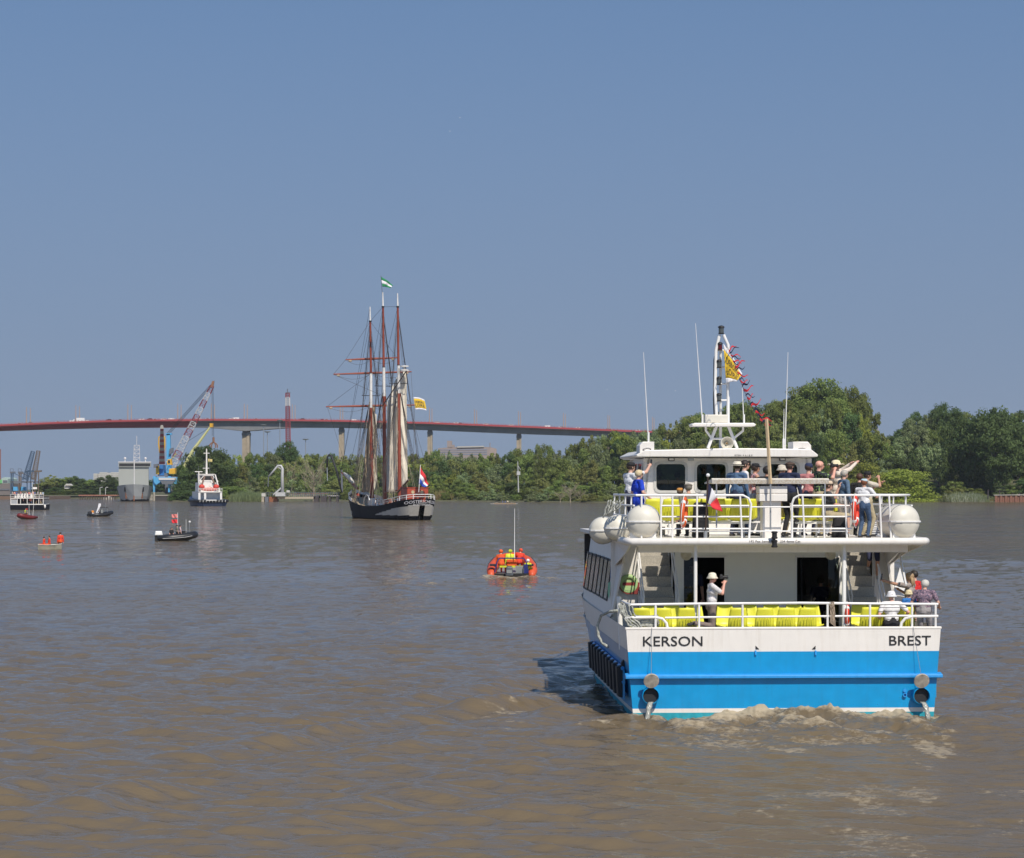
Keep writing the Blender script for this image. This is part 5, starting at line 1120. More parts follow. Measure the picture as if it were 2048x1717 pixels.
up = lambda x, y, z: (x, y, z)
# upper deck
_, w, hc, k = fp('man in black cap and white shirt holding up a camera at the port wheelhouse corner', 1261, 926, 4.6, -62, shirt=WHT, pants=NVY, hat=('cap', BLKC), hands=((-.1, .30, 1.2), (.16, .42, 1.62)))
camera_thing('small dark camera held up by the man in black cap at the port side', w[1]+Vector((.02, 0, .05)), FA+R(-62), True)
fp('blonde woman in a bright blue tunic and sunglasses at the port rail', 1277, 941, 3.4, -75, shirt=C('bright_blue', (.01, .05, .50)), pants=C('bright_blue', (.01, .05, .50)), hair=('bob', (.62, .50, .30)), glasses=True, girth=1.12, hands=((-.25, .15, 1.0), (.30, .2, .98)))
fp('seated person in a grey checked flat cap on the upper deck, back turned', 1377, 966, 3.15, 12, hh=1.66, dz=UZ+.44, pose='sit', shirt=C('grey_green', (.22, .22, .17)), pants=GRY, hair=('short', (.2, .18, .15)), hat=('flat', C('tweed', (.16, .14, .11))), sleeve='long')
fp('small person in an orange cap seated left of the grey flat cap', 1360, 978, 3.3, -20, hh=1.45, dz=UZ+.44, pose='sit', shirt=C('grey_green', (.22, .22, .17)), pants=GRY, hair=('short', (.15, .1, .06)), hat=('cap', C('orange_cap', (.55, .25, .05))))
fp('man in a pale straw hat and blue shirt, back turned, left of the vent pedestal', 1474, 925, 4.4, -35, shirt=C('blue_shirt', (.07, .13, .23)), pants=NVY, hat=('fedora', C('ivory', (.70, .64, .52))), sleeve='long', girth=1.05)
fp('tall dark-haired man in sunglasses and white shirt looking to starboard', 1489, 920, 5.0, -85, shirt=WHT, pants=JEAN, hair=('short', (.03, .02, .015)), glasses=True)
fp('woman in a black and white visor cap and red patterned top', 1510, 928, 4.7, -82, shirt=pattern_mat('red_white_print', (.55, .08, .08), (.7, .6, .58), 'noise', 40, .5), pants=WHT, skin='tan', hair=('bob', (.05, .03, .02)), hat=('cap', BLKC), sleeve='none', hands=((-.2, .35, 1.2), (.25, .4, 1.15)))
fp('person with dark curly hair just left of the timber pole', 1534, 934, 4.2, -20, shirt=BLKC, pants=BLKC, skin='tan', hair=('curly', (.02, .015, .012)))
fp('bearded man in a brown flat cap and navy shirt behind the vent pedestal', 1579, 925, 3.6, -42, shirt=C('navy_shirt', (.015, .022, .06)), pants=BLKC, skin='pink', hat=('flat', C('brown_cap', (.08, .05, .035))), girth=1.16, sleeve='long')
fp('person in a pale hat mostly hidden behind the man in navy', 1563, 931, 5.6, -60, shirt=KHA, pants=KHA, hat=('bucket', BEI))
fp('person in a navy knit cap and pink shirt beside the bald man', 1617, 928, 5.2, -40, shirt=C('pink', (.55, .22, .22)), pants=NVY, hat=('beanie', C('navy_cap', (.02, .03, .08))))
_, w, hc, k = fp('bald man in a dark floral shirt looking through a camera', 1638, 922, 4.4, -86, shirt=pattern_mat('floral_print', (.015, .02, .025), (.25, .38, .12), 'noise', 18, .58), pants=KHA, skin='pink', hair=None, hands=((-.07, .33, 1.50), (.09, .34, 1.49)), girth=1.06)
camera_thing('black camera with long lens in the hands of the bald man', hc+Vector((.30, -.02, .0)), FA+R(-86))
fp('woman in a wide cream sun hat and cream blouse raising both arms', 1671, 922, 4.9, -78, shirt=CRM, pants=CRM, hat=('sunhat', C('cream_hat', (.75, .66, .44))), sleeve='long', hands=((-.12, .40, 1.62), (.12, .44, 1.64)))
fp('grey-haired woman in a denim jacket behind the seated man', 1688, 941, 3.7, -72, shirt=C('denim', (.10, .16, .24)), pants=C('pale_trousers', (.5, .46, .42)), hair=('short', (.42, .38, .33)), sleeve='long', glasses=True)
_, w, hc, k = fp('man in black cap and beige shirt aiming to starboard with raised arms', 1734, 944, 3.5, -80, shirt=BEI, pants=KHA, skin='tan', hat=('cap', BLKC), hands=((-.1, .42, 1.40), (.07, .30, 1.52)), girth=1.12)
fp('person with dark brown hair half hidden behind the man in beige', 1719, 948, 4.6, -30, shirt=BLKC, pants=BLKC, hair=('bob', (.08, .035, .02)))
fp('short woman in pale blue cap, white T-shirt and jeans at the starboard rail', 1728, 960, 2.3, -38, shirt=WHT, pants=JEAN, skin='tan', hair=('bob', (.20, .07, .03)), hat=('cap', C('pale_blue', (.42, .55, .60))), girth=1.1, hmin=1.4, hands=((-.2, .36, 1.15), (.28, .36, 1.2)))
fp('seated man in beige cap, dark grey T-shirt and khaki shorts shading his eyes', 1656, 966, 2.15, -88, hh=1.74, dz=UZ+.46, pose='sit', shirt=C('slate', (.05, .055, .06)), pants=KHA, legs='short', hat=('cap', C('beige_cap', (.60, .47, .34))), glasses=True, hands=((.02, .25, .72), (.02, .34, .30)), shoes=SHOE, girth=1.1)
fp('woman in striped top and navy shorts going down the starboard stairs', 1745, 1018, 4.35, 175, dz=3.02, hh=1.68, shirt=pattern_mat('navy_stripes', (.70, .69, .67), (.03, .03, .05), 'stripe', 22, .45), pants=NVY, legs='short', skin='tan', hair=('bob', (.03, .02, .015)), shoes=SHOE, feet=((-.1, .16, .12), (.1, -.1, .35)))
# wheelhouse
fp('helmsman in a white shirt inside the wheelhouse, seen through the left window', 1355, 950, 9.6, 5, shirt=WHT, pants=NVY, hair=('short', (.04, .03, .02)), hh=1.62)
fp('crew member in a white shirt at the left edge of the wheelhouse window', 1318, 948, 9.2, -30, shirt=WHT, pants=NVY, hair=('short', (.04, .03, .02)), hh=1.66)
# lower deck
b = FL(1424, 1247, .42)
_, w, hc, k = person('woman kneeling on the stern bench in a cream bucket hat, photographing with a camera', FWorld(Vector((b.x, .45, 2.11))), FA+R(-88), 1.66, shirt=pattern_mat('grey_white_print', (.66, .64, .63), (.36, .33, .34), 'noise', 60, .56), pants=C('brown_taupe', (.20, .155, .135)), skin='pink', hair=('short', (.12, .06, .03)), hat=('bucket', C('cream_bucket', (.74, .68, .53))), pose='kneel', hands=((-.05, .30, .99), (.07, .28, 1.00)), glasses=True)
camera_thing('black camera held to her eye by the kneeling woman', hc+Vector((.20, 0, .01)), FA+R(-88))
fp('seated woman in a white sun hat and striped white top, back turned at the stern', 1783, 1179, .62, 8, dz=DZ+.46, hh=1.62, pose='sit', shirt=pattern_mat('thin_stripes', (.72, .71, .70), (.09, .08, .09), 'stripe', 11, .17), pants=BLKC, hat=('bucket', WHT), hair=('short', (.3, .25, .2)), girth=1.12, hands=((-.25, .15, .2), (.42, .12, .28)), skin='pink')
_, w, hc, k = fp('long-haired woman in a taupe T-shirt stretching out her arm for a selfie', 1820, 1146, 1.5, 58, dz=DZ, shirt=TAU, pants=BLKC, skin='tan', hair=('long', (.36, .24, .13)), hands=((-.28, .62, 1.52), (.12, .30, 1.28)))
camera_thing('dark phone held out at arm length by the long-haired woman', w[0]+Vector((-.01, 0, .08)), FA+R(58), True, R(10))
fp('dark-haired man in a red shirt behind the long-haired woman', 1829, 1142, 2.0, 50, dz=DZ, shirt=C('red', (.60, .02, .02)), pants=BLKC, hair=('short', (.02, .015, .012)), hmax=1.80)
fp('child in a straw hat and blue T-shirt between the white hat and the grey-haired person', 1818, 1181, 1.05, 20, dz=DZ, hmin=1.2, shirt=C('mid_blue', (.03, .17, .48)), pants=BLKC, hat=('bucket', STRAW), hair=('short', (.2, .12, .06)))
fp('grey-haired person in a purple patterned shirt leaning on the stern rail', 1848, 1161, .55, -28, dz=DZ, hmin=1.5, shirt=pattern_mat('purple_print', (.07, .06, .10), (.34, .22, .26), 'noise', 45, .52), pants=C('grey_trousers', (.30, .28, .28)), hair=('curly', (.55, .53, .48)), girth=1.15, lean=(8, 0), hands=((-.3, .28, 1.0), (.32, .3, 1.02)))
fp('dark silhouette of a passenger seated inside the right cabin doorway', 1641, 1157, 8.4, 0, dz=DZ+.46, hh=1.7, pose='sit', shirt=NVY, pants=NVY)
fp('crew member in navy polo standing in the left cabin doorway', 1384, 1122, 5.6, 170, dz=DZ, shirt=C('navy_shirt', (.015, .022, .06)), pants=BLKC, hmax=1.78)
# bags
def bag(label, c, rz, col, sz=(.32, .2, .44)):
    t = FT('backpack', label, 'backpack', c, rz); o = MB().box((0, 0, sz[2]/2), sz, top=(.8, .8)).build('bag', C(*col), t, bevel=.06); MB().box((0, -sz[1]*.55, sz[2]*.33), (sz[0]*.7, .08, sz[2]*.4)).build('front_pocket', C(*col), t, bevel=.03)
    mb = MB()
    for x in (-.09, .09): mb.tube([(x, sz[1]*.45, sz[2]*.9), (x*1.2, sz[1]*.9, sz[2]*.6), (x, sz[1]*.5, sz[2]*.15)], .014, 5)
    mb.build('strap', BLKC, t)
v = FL(1680, 1072, 1.7); bag('black backpack standing on the upper deck beside the seated man', (v.x, 1.7, UZ), R(10), ('black', (.015, .015, .017)), (.4, .25, .5))
v = FL(1400, 1060, 2.0); bag('black backpack leaning on the upper deck seats near the orange lifebuoy', (v.x, 1.9, UZ), R(-10), ('black', (.015, .015, .017)), (.42, .25, .85))
v = FL(1768, 1196, 1.2); bag('black and white bag beside the woman in the white sun hat', (v.x, 1.0, DZ+.44), R(30), ('black', (.015, .015, .017)), (.36, .2, .42))
# ------------------------------------------------------------------ other craft
class Frame:                                           # a place on the water: photo column, distance, heading (degrees to the left)
    def __init__(s, px, D, head): s.o = Vector((PX(px, D), D, 0)); s.a = R(head); s.c = math.cos(s.a); s.s = math.sin(s.a)
    def L(s, px, py, yl):
        k = (px-HX)/F; xl = (k*(s.o.y+yl*s.c)-s.o.x+yl*s.s)/(s.c-k*s.s); return Vector((xl, yl, H-(py-HY)/F*(s.o.y+xl*s.s+yl*s.c)))
    def W(s, v): return Vector((s.o.x+v[0]*s.c-v[1]*s.s, s.o.y+v[0]*s.s+v[1]*s.c, v[2]))
ORS = C('orange_suit', (.72, .10, .02)); REDS = C('red_suit', (.70, .05, .02)); HIVIZ = C('hi_viz_yellow', (.65, .72, .04))
ORT = mat('orange_tube_fabric', (.62, .085, .025), .5, var=.15); BLT = mat('black_tube_fabric', (.018, .019, .022), .42, var=.2); MRT = mat('dark_red_tube_fabric', (.17, .02, .02), .5)
HULLG = mat('grey_hull_plastic', (.25, .26, .25), .5)
def rib(label, fr, L_, B_, r, tube, motor=None, bow=.25, console=None, name='inflatable_boat'):
    t = thing(name, label, 'boat', fr.o, fr.a); b = B_/2-r; zc = r*.95
    pts = [(-b, -.25, zc), (-b, L_*.35, zc+.02), (-b*.98, L_*.6, zc+.08), (-b*.75, L_*.82, zc+bow*.7), (-b*.35, L_*.95, zc+bow), (0, L_*.985, zc+bow*1.05), (b*.35, L_*.95, zc+bow), (b*.75, L_*.82, zc+bow*.7), (b*.98, L_*.6, zc+.08), (b, L_*.35, zc+.02), (b, -.25, zc)]
    rr = [r*.55]+[r]*9+[r*.55]; tb = MB().tube(pts, rr, 12).build('inflatable_tube', tube, t, smooth=True)
    MB().loft([[Vector((-b, y, zc-.1)), Vector((0, y, -.35+max(0, y/L_-.6)*1.0)), Vector((b, y, zc-.1)), Vector((0, y, zc-.05))] for y in (0, L_*.35, L_*.6)]+[[Vector((-b*.2, L_*.9, zc)), Vector((0, L_*.92, zc-.1)), Vector((b*.2, L_*.9, zc)), Vector((0, L_*.9, zc+.05))]]).build('rigid_hull', HULLG, t)
    MB().bb(-b, b, -.05, .02, .05, zc+.08).build('transom', BLK, t)
    mb = MB(); mb.tube([(p[0]*1.0+(-1 if p[0] < 0 else 1)*(r+.01)*(0 if abs(p[0]) < .01 else 1)*.8, p[1], p[2]+r*.7) for p in pts[1:-1]], .015, 4); mb.build('grab_rope', BLK, tb)
    if motor:
        m = MB().box((0, -.05, zc+.48), (.5, .8, .42), top=(.85, .8)).build('outboard_motor', motor, t, bevel=.06); MB().bb(-.09, .09, -.42, -.16, -.3, zc+.25).build('motor_leg', BLK, m)
    return t
def rider(label, fr, v, face, h=1.7, **kw):
    kw.setdefault('voxel', .024); return person(label, fr.W(v), fr.a+R(face), h, fingers=False, **kw)
# --- the orange rescue boat
fr = Frame(1023, RIBD, -1); NAVYP = mat('navy_frame_paint', (.02, .03, .16), .4)
t = rib('orange rescue inflatable speeding away between the ferry and the far bank', fr, 5.0, 3.0, .31, ORT, None, .42); t.rotation_euler = (R(5), 0, fr.a)
for sx in (-1, 1): MB().bb(sx*1.28, sx*.9, .5, 1.1, .74, .80).build('tube_patch', BLK, t)
m = MB().box((-.12, -.25, .55), (.46, .6, .55), top=(.75, .7)).build('outboard_motor', mat('charcoal_motor', (.09, .10, .11), .3), t, bevel=.08); MB().box((-.12, -.56, .55), (.30, .02, .20)).build('motor_badge', HULLG, m); MB().bb(-.12, .08, -.45, -.1, -.3, .5).build('motor_leg', BLK, m)
mb = MB()
for x in (-.85, .85): mb.tube([(x*1.15, .2, .4), (x, .25, 1.0), (x*.85, .35, 1.22)], .035, 6)
mb.bar((-.72, .35, 1.22), (.72, .35, 1.22), .035); mb.build('roll_bar', NAVYP, t); MB().bar((.17, .4, 1.2), (.17, 1.2, 4.05), .022, 6, .01).build('whip_antenna', WR, t)
MB().bb(.25, .7, .3, .6, .2, .75).build('grey_locker', HULLG, t); MB().bb(.72, .95, .1, .5, .2, .85).build('blue_locker', NAVYP, t)
for i, (x, y, hc_, hm, lb) in enumerate(((-.62, 1.2, 'orange', ORS, 'crew member in orange helmet at the left of the rescue boat'), (-.12, 1.0, 'yellow', HIVIZ, 'crew member in yellow helmet in the middle of the rescue boat'), (.40, 1.25, 'red', C('red_helmet', (.60, .07, .03)), 'crew member in red helmet at the right of the rescue boat'))):
    rider(lb, fr, (x, y, .80+.06*i), (-14, 10, -8)[i], (1.8, 1.68, 1.74)[i], shirt=(ORS, HIVIZ, REDS)[i], pants=(ORS, BLKC, REDS)[i], hat=('helmet', hm), hair=None, pose='sit', sleeve='long', girth=1.12, lean=((14, -6), (6, 4), (20, 8))[i])
mb = MB(); mb.bb(-.3, .3, .55, .65, .72, 1.12); o = mb.build('life_jacket_left', ORS, t, bevel=.05); o.name = 'life_jacket'
for x in (-.5, 0, .5): MB().bb(x-.2, x+.22, .50, .54, .66, .76).build('hi_viz_strap', HIVIZ, t)
rider('crew member in white helmet and yellow jacket at the right tube of the rescue boat', fr, (.95, .8, .42), -20, 1.45, shirt=HIVIZ, pants=C('grey_trousers', (.30, .28, .28)), hat=('helmet', WHT), hair=None, pose='sit', sleeve='long')
# --- black inflatable with flags
fr = Frame(318, DW(1083), -72)
t = rib('black inflatable with white outboard and two red flags', fr, 3.7, 1.9, .36, BLT, mat('white_motor', (.75, .74, .70), .4), .28)
mb = MB(); mb.bar((0, 1.9, .4), (0, 1.9, 2.9), .02); mb.bar((.3, 2.7, .5), (.3, 2.7, 2.2), .015); mb.build('flag_pole', WR, t)
MB().bb(-.3, .3, 2.4, 2.8, .35, 1.05).build('steering_console', BLK, t); MB().ell((.1, 3.1, 1.95), .11).build('white_beacon', WR, t); MB().bar((.1, 3.1, .5), (.1, 3.1, 1.85), .02).build('beacon_post', STEEL, t)
MB().tube([Vector((1.0, y, z)) for y, z in ((.2, .30), (1.5, .34), (2.5, .42), (3.2, .56))], .018, 4).build('pale_rubbing_line', WR, t); ys = fr
for z0, lb in ((2.55, 'upper pale red flag flying over the black inflatable'), (2.02, 'lower red flag flying over the black inflatable')):
    c = fr.W((0, 1.9, z0)); flag(lb, c, [(FRED if z0 < 2.3 else mat('flag_pink', (.62, .20, .18), .85), 0, 1)], [(0, 0, .18), (-.62, 0, .16), (-.55, 0, -.2), (0, 0, -.2)], .08, rz=0)
rider('man in black seated low in the black inflatable, nearest its motor', fr, (-.2, 1.3, .5), -60, 1.7, shirt=BLKC, pants=GRY, pose='sit', skin='pink'); rider('standing person in a dark top beside the flag pole of the black inflatable', fr, (.15, 1.8, .3), 10, 1.65, shirt=C('grey_green', (.22, .22, .17)), pants=BLKC, pose='crouch'); rider('person in a pale pink top steering the black inflatable', fr, (0, 2.15, .25), 0, 1.7, shirt=C('pale_pink', (.6, .45, .47)), pants=BLKC, pose='crouch', hair=('short', (.02, .02, .02)))
# --- dinghy with three people in red
fr = Frame(101, DW(1100), -80); t = thing('dinghy', 'small grey-green open dinghy carrying three people in red', 'boat', fr.o, fr.a); DG = mat('weathered_dinghy_paint', (.27, .26, .20), .8, var=.35, scale=2, dirt=.6, dirt_col=(.4, .33, .22))
rings = [[Vector((-b*.8, y, -.1)), Vector((-b, y, z)), Vector((-b+.06, y, z)), Vector((-b*.72, y, .08)), Vector((b*.72, y, .08)), Vector((b-.06, y, z)), Vector((b, y, z)), Vector((b*.8, y, -.1))] for y, b, z in ((-1.05, .62, .46), (-.4, .72, .42), (.4, .70, .44), (.95, .5, .52))]
hl = MB().loft(rings).build('hull', DG, t); MB().tube([r_[1] for r_ in rings]+[r_[6] for r_ in rings[::-1]], .035, 5, close=True).build('gunwale', mat('pale_gunwale', (.5, .48, .42), .7), hl)
for y in (-.55, .35): MB().bb(-.62, .62, y-.12, y+.12, .36, .40).build('thwart', DG, t)
rider('person in red suit at the left end of the dinghy', fr, (-.1, -.55, .40), 160, 1.45, shirt=REDS, pants=ORS, pose='sit', sleeve='long'); rider('person in red suit second from the left in the dinghy', fr, (.1, -.1, .40), 190, 1.6, shirt=REDS, pants=ORS, pose='sit', sleeve='long'); rider('person in red and orange sitting high at the right end of the dinghy', fr, (0, .85, .62), 100, 1.75, shirt=REDS, pants=ORS, pose='sit', sleeve='long')
# --- small inflatable with feather flags
fr = Frame(180, DW(1034), -55); t = rib('dark inflatable with two white feather banners near the grey ship', fr, 4.6, 2.2, .34, BLT, BLT and mat('dark_motor', (.03, .03, .035), .4), .45)
mb = MB(); mb.bb(-.6, .6, 2.3, 3.5, 1.65, 1.75); mb.build('sun_roof', BLK, t); mb = MB()
for x in (-.4, .4):
    for y in (2.4, 3.4): mb.bar((x, y, .4), (x, y, 1.7), .03)
mb.build('roof_post', STEEL, t); MB().bb(-.35, .35, 2.1, 2.5, .35, 1.3).build('steering_console', HULLG, t)
for y, X0, tl in ((1.5, 0, .08), (1.0, .15, .62)):
    pl = [(0, .55), (.3, .9), (.42+tl*.8, 2.0), (.36+tl, 2.45), (.22+tl, 2.55), (.10+tl*.7, 2.1)]
    MB().prism([Vector(((X0+X)*fr.c, y-(X0+X)*fr.s, Z)) for X, Z in pl], (.02, .02, 0)).build('feather_banner', FWH, t)
rider('person in orange vest in the boat with feather banners', fr, (.2, .45, .55), 40, 1.65, shirt=C('orange_vest', (.75, .28, .03)), pants=WHT, pose='sit'); rider('person in black steering the boat with feather banners', fr, (0, 1.7, .45), 0, 1.7, shirt=BLKC, pants=BLKC, pose='crouch')
# --- red inflatable
fr = Frame(66, DW(1039), 150); t = rib('dark red inflatable coming on in front of the small passenger boat', fr, 3.6, 2.1, .36, MRT, None, .35)
mb = MB(); mb.ell((0, 3.35, .66), (.42, .18, .30)); mb.build('bow_fender', mat('pale_bow_panel', (.5, .45, .33), .7), t); MB().bar((.5, .4, .5), (.55, .4, 2.9), .025).build('whip_antenna', WR, t); MB().bar((-.5, .6, .5), (-.7, .6, 2.7), .025).build('whip_antenna', WR, t)
rider('person in yellow vest in the dark red inflatable', fr, (.25, 1.6, .45), 0, 1.7, shirt=HIVIZ, pants=BLKC, pose='crouch', hair=('short', (.3, .1, .05))); rider('person with red helmet in the dark red inflatable', fr, (-.2, 1.8, .45), 0, 1.7, shirt=C('grey_green', (.22, .22, .17)), pants=BLKC, pose='crouch', hat=('helmet', REDS)); rider('person in orange low at the left of the dark red inflatable', fr, (.75, .9, .45), 0, 1.6, shirt=ORS, pants=WHT, pose='sit')
# --- small passenger boat at the left
D_ = DW(1020.5); fr = Frame(54, D_, 4); q = lambda px, py, y=0: fr.L(px, py, y)
t = thing('passenger_boat', 'white and black passenger boat crowded with people at the left edge', 'boat', fr.o, fr.a); BH = mat('black_hull_paint', (.008, .009, .013), .6, var=.2, spec=.12)
MB().loft([[Vector((-b, y, -.6)), Vector((-b*1.04, y, z*.5)), Vector((-b*1.04, y, z)), Vector((b*1.04, y, z)), Vector((b*1.04, y, z*.5)), Vector((b, y, -.6))] for y, b, z in ((0, 4.0, 1.3), (4, 4.15, 1.3), (12, 4.0, 1.4), (17, 2.4, 1.7), (19, .4, 2.0))]).build('hull', BH, t, smooth=30)
MB().bb(-4.05, 4.05, 0, 12, 1.3, 1.52).build('bulwark', W_, t); ddk = MB().bb(-4.1, 4.1, -.1, 12, 2.85, 3.0).build('upper_deck', W_, t)
for x in (-4.0, -2.4, -1.6, .05, 1.6, 2.9, 4.0): MB().bb(x-.07, x+.07, 0, .14, 1.52, 2.85).build('deck_pillar', W_, t)
MB().bb(-3.2, 3.4, 3.0, 3.1, 1.3, 2.85).build('cabin_back', DARKIN, t); MB().bb(-4.0, -2.4, .02, .06, 1.5, 2.6).build('stair_screen', mat('grey_screen', (.35, .36, .37), .6), t)
MB().prism([q(28, 996, 3), q(29, 993, 3), q(36, 988, 3), q(60, 987, 3), q(66, 992, 3), q(66, 996, 3)], (0, 5, 0)).build('roof', W_, t)
for x in (-3, 1.2): MB().bb(x-.06, x+.06, 3, 3.1, 3, 4.4).build('roof_post', W_, t)
mb = MB(); mb.tube([(-4.1, 0, 3.9), (4.1, 0, 3.9)], .04, 5); mb.tube([(-4.1, 0, 3.4), (4.1, 0, 3.4)], .03, 5)
for i in range(9): mb.bar((-4.1+i*1.02, 0, 3), (-4.1+i*1.02, 0, 3.9), .03)
mb.build('upper_rail', WR, t); MB().bar((1.0, 3, 4.5), (1.0, 3, 7), .04).build('mast', WR, t); MB().bb(1.0, 2.1, 2.9, 3.0, 5.2, 5.7).build('mast_box', W_, t); MB().lathe([(.05, -.5), (.22, -.45), (.26, 0), (.22, .4), (.05, .45)], (4.35, .4, .9), 12).build('white_fender', W_, t, smooth=True)
pcols = [C('c%d' % i, c) for i, c in enumerate(((.6, .1, .1), (.65, .63, .62), (.05, .08, .2), (.55, .35, .3), (.62, .25, .2), (.1, .1, .1), (.35, .45, .55), (.6, .55, .4)))]
rp = random.Random(4); PRO = []
for i in range(5):
    tp_, _, _, _ = person('x', Vector((0, 0, -500)), 0, 1.7, shirt=pcols[i], pants=[NVY, GRY, JEAN, KHA, BLKC][i], hair=('short', (.06, .04, .03)), fingers=False, voxel=.035); PRO.append(tp_)
def crowd(label, fr_, pts, group):
    for i, (x, y, z) in enumerate(pts):
        src = rp.choice(PRO); c_ = copy_tree(src); c_.location = fr_.W((x, y, z)); c_.rotation_euler = (0, 0, rp.uniform(0, 6.28)); s_ = rp.uniform(.92, 1.06); c_.scale = (s_, s_, s_); c_['label'] = label; c_['group'] = group; b_ = c_.children[0]
        for ch in c_.children:
            if ch.name.startswith('body'):
                for si, m_ in ((1, rp.choice(pcols)), (2, rp.choice([NVY, GRY, JEAN, KHA, BLKC]))): ch.material_slots[si].link = 'OBJECT'; ch.material_slots[si].material = m_
crowd('passenger on the upper deck of the passenger boat at the left edge', fr, [(-3.7, .5, 3), (-3.2, .9, 3), (-2.6, .5, 3), (-1.6, .6, 3), (-.9, .5, 3), (-.3, 1.0, 3), (.6, .5, 3), (1.4, .8, 3), (1.9, .5, 3), (2.6, .6, 3), (3.3, .5, 3), (3.8, 1.0, 3), (-2.1, 1.5, 3), (.2, 1.6, 3)], 'passengers on the left boat, upper deck')
crowd('passenger on the lower deck of the passenger boat at the left edge', fr, [(-1.0, 1, 1.3), (.6, 1.2, 1.3), (1.0, .6, 1.3), (2.2, .9, 1.3), (3.3, .6, 1.3)], 'passengers on the left boat, lower deck')
# --- rowing boat far off
fr = Frame(1010, DW(1008.5), -70); t = thing('rowing_boat', 'thin rowing boat with oars close to the wooded bank', 'boat', fr.o, fr.a)
MB().loft([[Vector((-b, y, -.1)), Vector((-b*1.1, y, .35)), Vector((b*1.1, y, .35)), Vector((b, y, -.1))] for y, b in ((-4, .1), (-2, .4), (0, .5), (2, .4), (4, .1))]).build('hull', mat('pale_varnish', (.3, .22, .14), .5), t)
for s in (-1, 1):
    for y in (-2.6, 2.2): ob = MB().bar((s*.3, y, .5), (s*1.0, y+(-2.2 if y < 0 else 1.8), .12), .035, 4).build('oar', mat('oar_wood', (.4, .33, .25), .6), t); MB().box((s*1.0, y+(-2.2 if y < 0 else 1.8), .12), (.15, .6, .05)).build('oar_blade', WR, ob)
crowd('rower in the thin rowing boat near the wooded bank', fr, [(0, -.9, -.35), (0, .1, -.35), (0, 1.0, -.35)], 'rowers')
for p_ in PRO:
    for ch in list(p_.children): bpy.data.objects.remove(ch)
    bpy.data.objects.remove(p_)

# ------------------------------------------------------------------ the three-masted schooner
SF = Frame(838, DW(1041), 21); sl = SF.L
ship = thing('sailing_ship', 'three-masted black-hulled sailing ship with red-brown masts, OOSTERSCHELDE on its stern', 'sailing ship', SF.o, SF.a)
MASTR = mat('red_brown_varnished_spar', (.26, .055, .028), .4, var=.2); MASTW = mat('white_mast_paint', (.72, .71, .68), .4, var=.15, dirt=.4, streak=1, dirt_col=(.25, .12, .06)); SAIL = mat('weathered_canvas', (.70, .65, .55), .9, var=.18, scale=.6, bump=.6, bscale=3); SAILD = mat('brown_canvas', (.36, .28, .19), .9, var=.25, scale=.6, bump=.6, bscale=3); GREYW = mat('pale_grey_hull_paint', (.42, .40, .36), .5, var=.1, dirt=.2, streak=1); RIG = mat('tarred_rope', (.07, .06, .055), .9); RIGL = mat('manila_rope', (.40, .33, .24), .9)  # SAILD: canvas of a darker brown colour, for the larger fore sail
def hw(y):                                             # half breadth at the rail
    if y < 3: return 3.45*math.sqrt(max(.0, 1-((3-y)/5.2)**2))
    if y < 22: return 3.45+.3*math.sin((y-3)/19*math.pi)
    return 3.45*max(.02, 1-((y-22)/15.5)**3.2)
def sheer(y): return 2.30+1.35*max(0, (14-y)/16)**1.5+2.5*max(0, (y-18)/20)**1.7
ysh0 = [-2.15, -1.9, -1.4, -.6, .5, 2, 4, 7, 10, 13, 16, 19, 22, 25, 28, 31, 34, 36.5, 37.3]
ysh = [a_+(b_-a_)*k_/4 for a_, b_ in zip(ysh0, ysh0[1:]) for k_ in range(4)]+[37.3]
def hpt(y, t, sg):
    zs = sheer(y); z = -.8+(zs+.8)*t; wl = hw(max(y, 1.5))*(.86 if y > 3 else .80-.25*max(0, (1.5-y)/3.6)); wl = min(wl, hw(y)) if y > 22 else wl
    yy = y
    if y < 3: yy = y+(1-t)**1.2*2.0*max(0, (3-y)/5.2)
    b = hw(y)*t**.7+min(wl, hw(y)*1.0)*(1-t**.7)*(.9 if t < .3 else 1)
    if y > 28: b *= .6+.4*t**.8 if t < 1 else 1
    return Vector((sg*max(.01, b), yy, z))
NT = 26; mb = MB()
for sg in (-1, 1):
    for i in range(len(ysh)-1):
        for j in range(NT):
            a, b, c, d = hpt(ysh[i], j/NT, sg), hpt(ysh[i+1], j/NT, sg), hpt(ysh[i+1], (j+1)/NT, sg), hpt(ysh[i], (j+1)/NT, sg); ym = (ysh[i]+ysh[i+1])/2; zm = (a.z+c.z)/2
            zl = 2.55-.105*max(0, ym+2)-.0007*max(0, ym)**2; mb.cur = 0
            if .80 < zm < zl: mb.cur = 1
            if ym > 31 and .75 < zm < 1.35: mb.cur = 1
            mb.add([a, b, c, d], [(0, 1, 2, 3)])
hull_s = mb.build('hull', [BH, GREYW], ship, smooth=40)
mb = MB(); mb.add([Vector((sg*(hw(y)-.1), y, sheer(y)-.55)) for y in ysh for sg in (-1, 1)], [(2*i, 2*i+1, 2*i+3, 2*i+2) for i in range(len(ysh)-1)]); mb.build('deck', mat('scrubbed_deck', (.38, .30, .20), .8), ship)
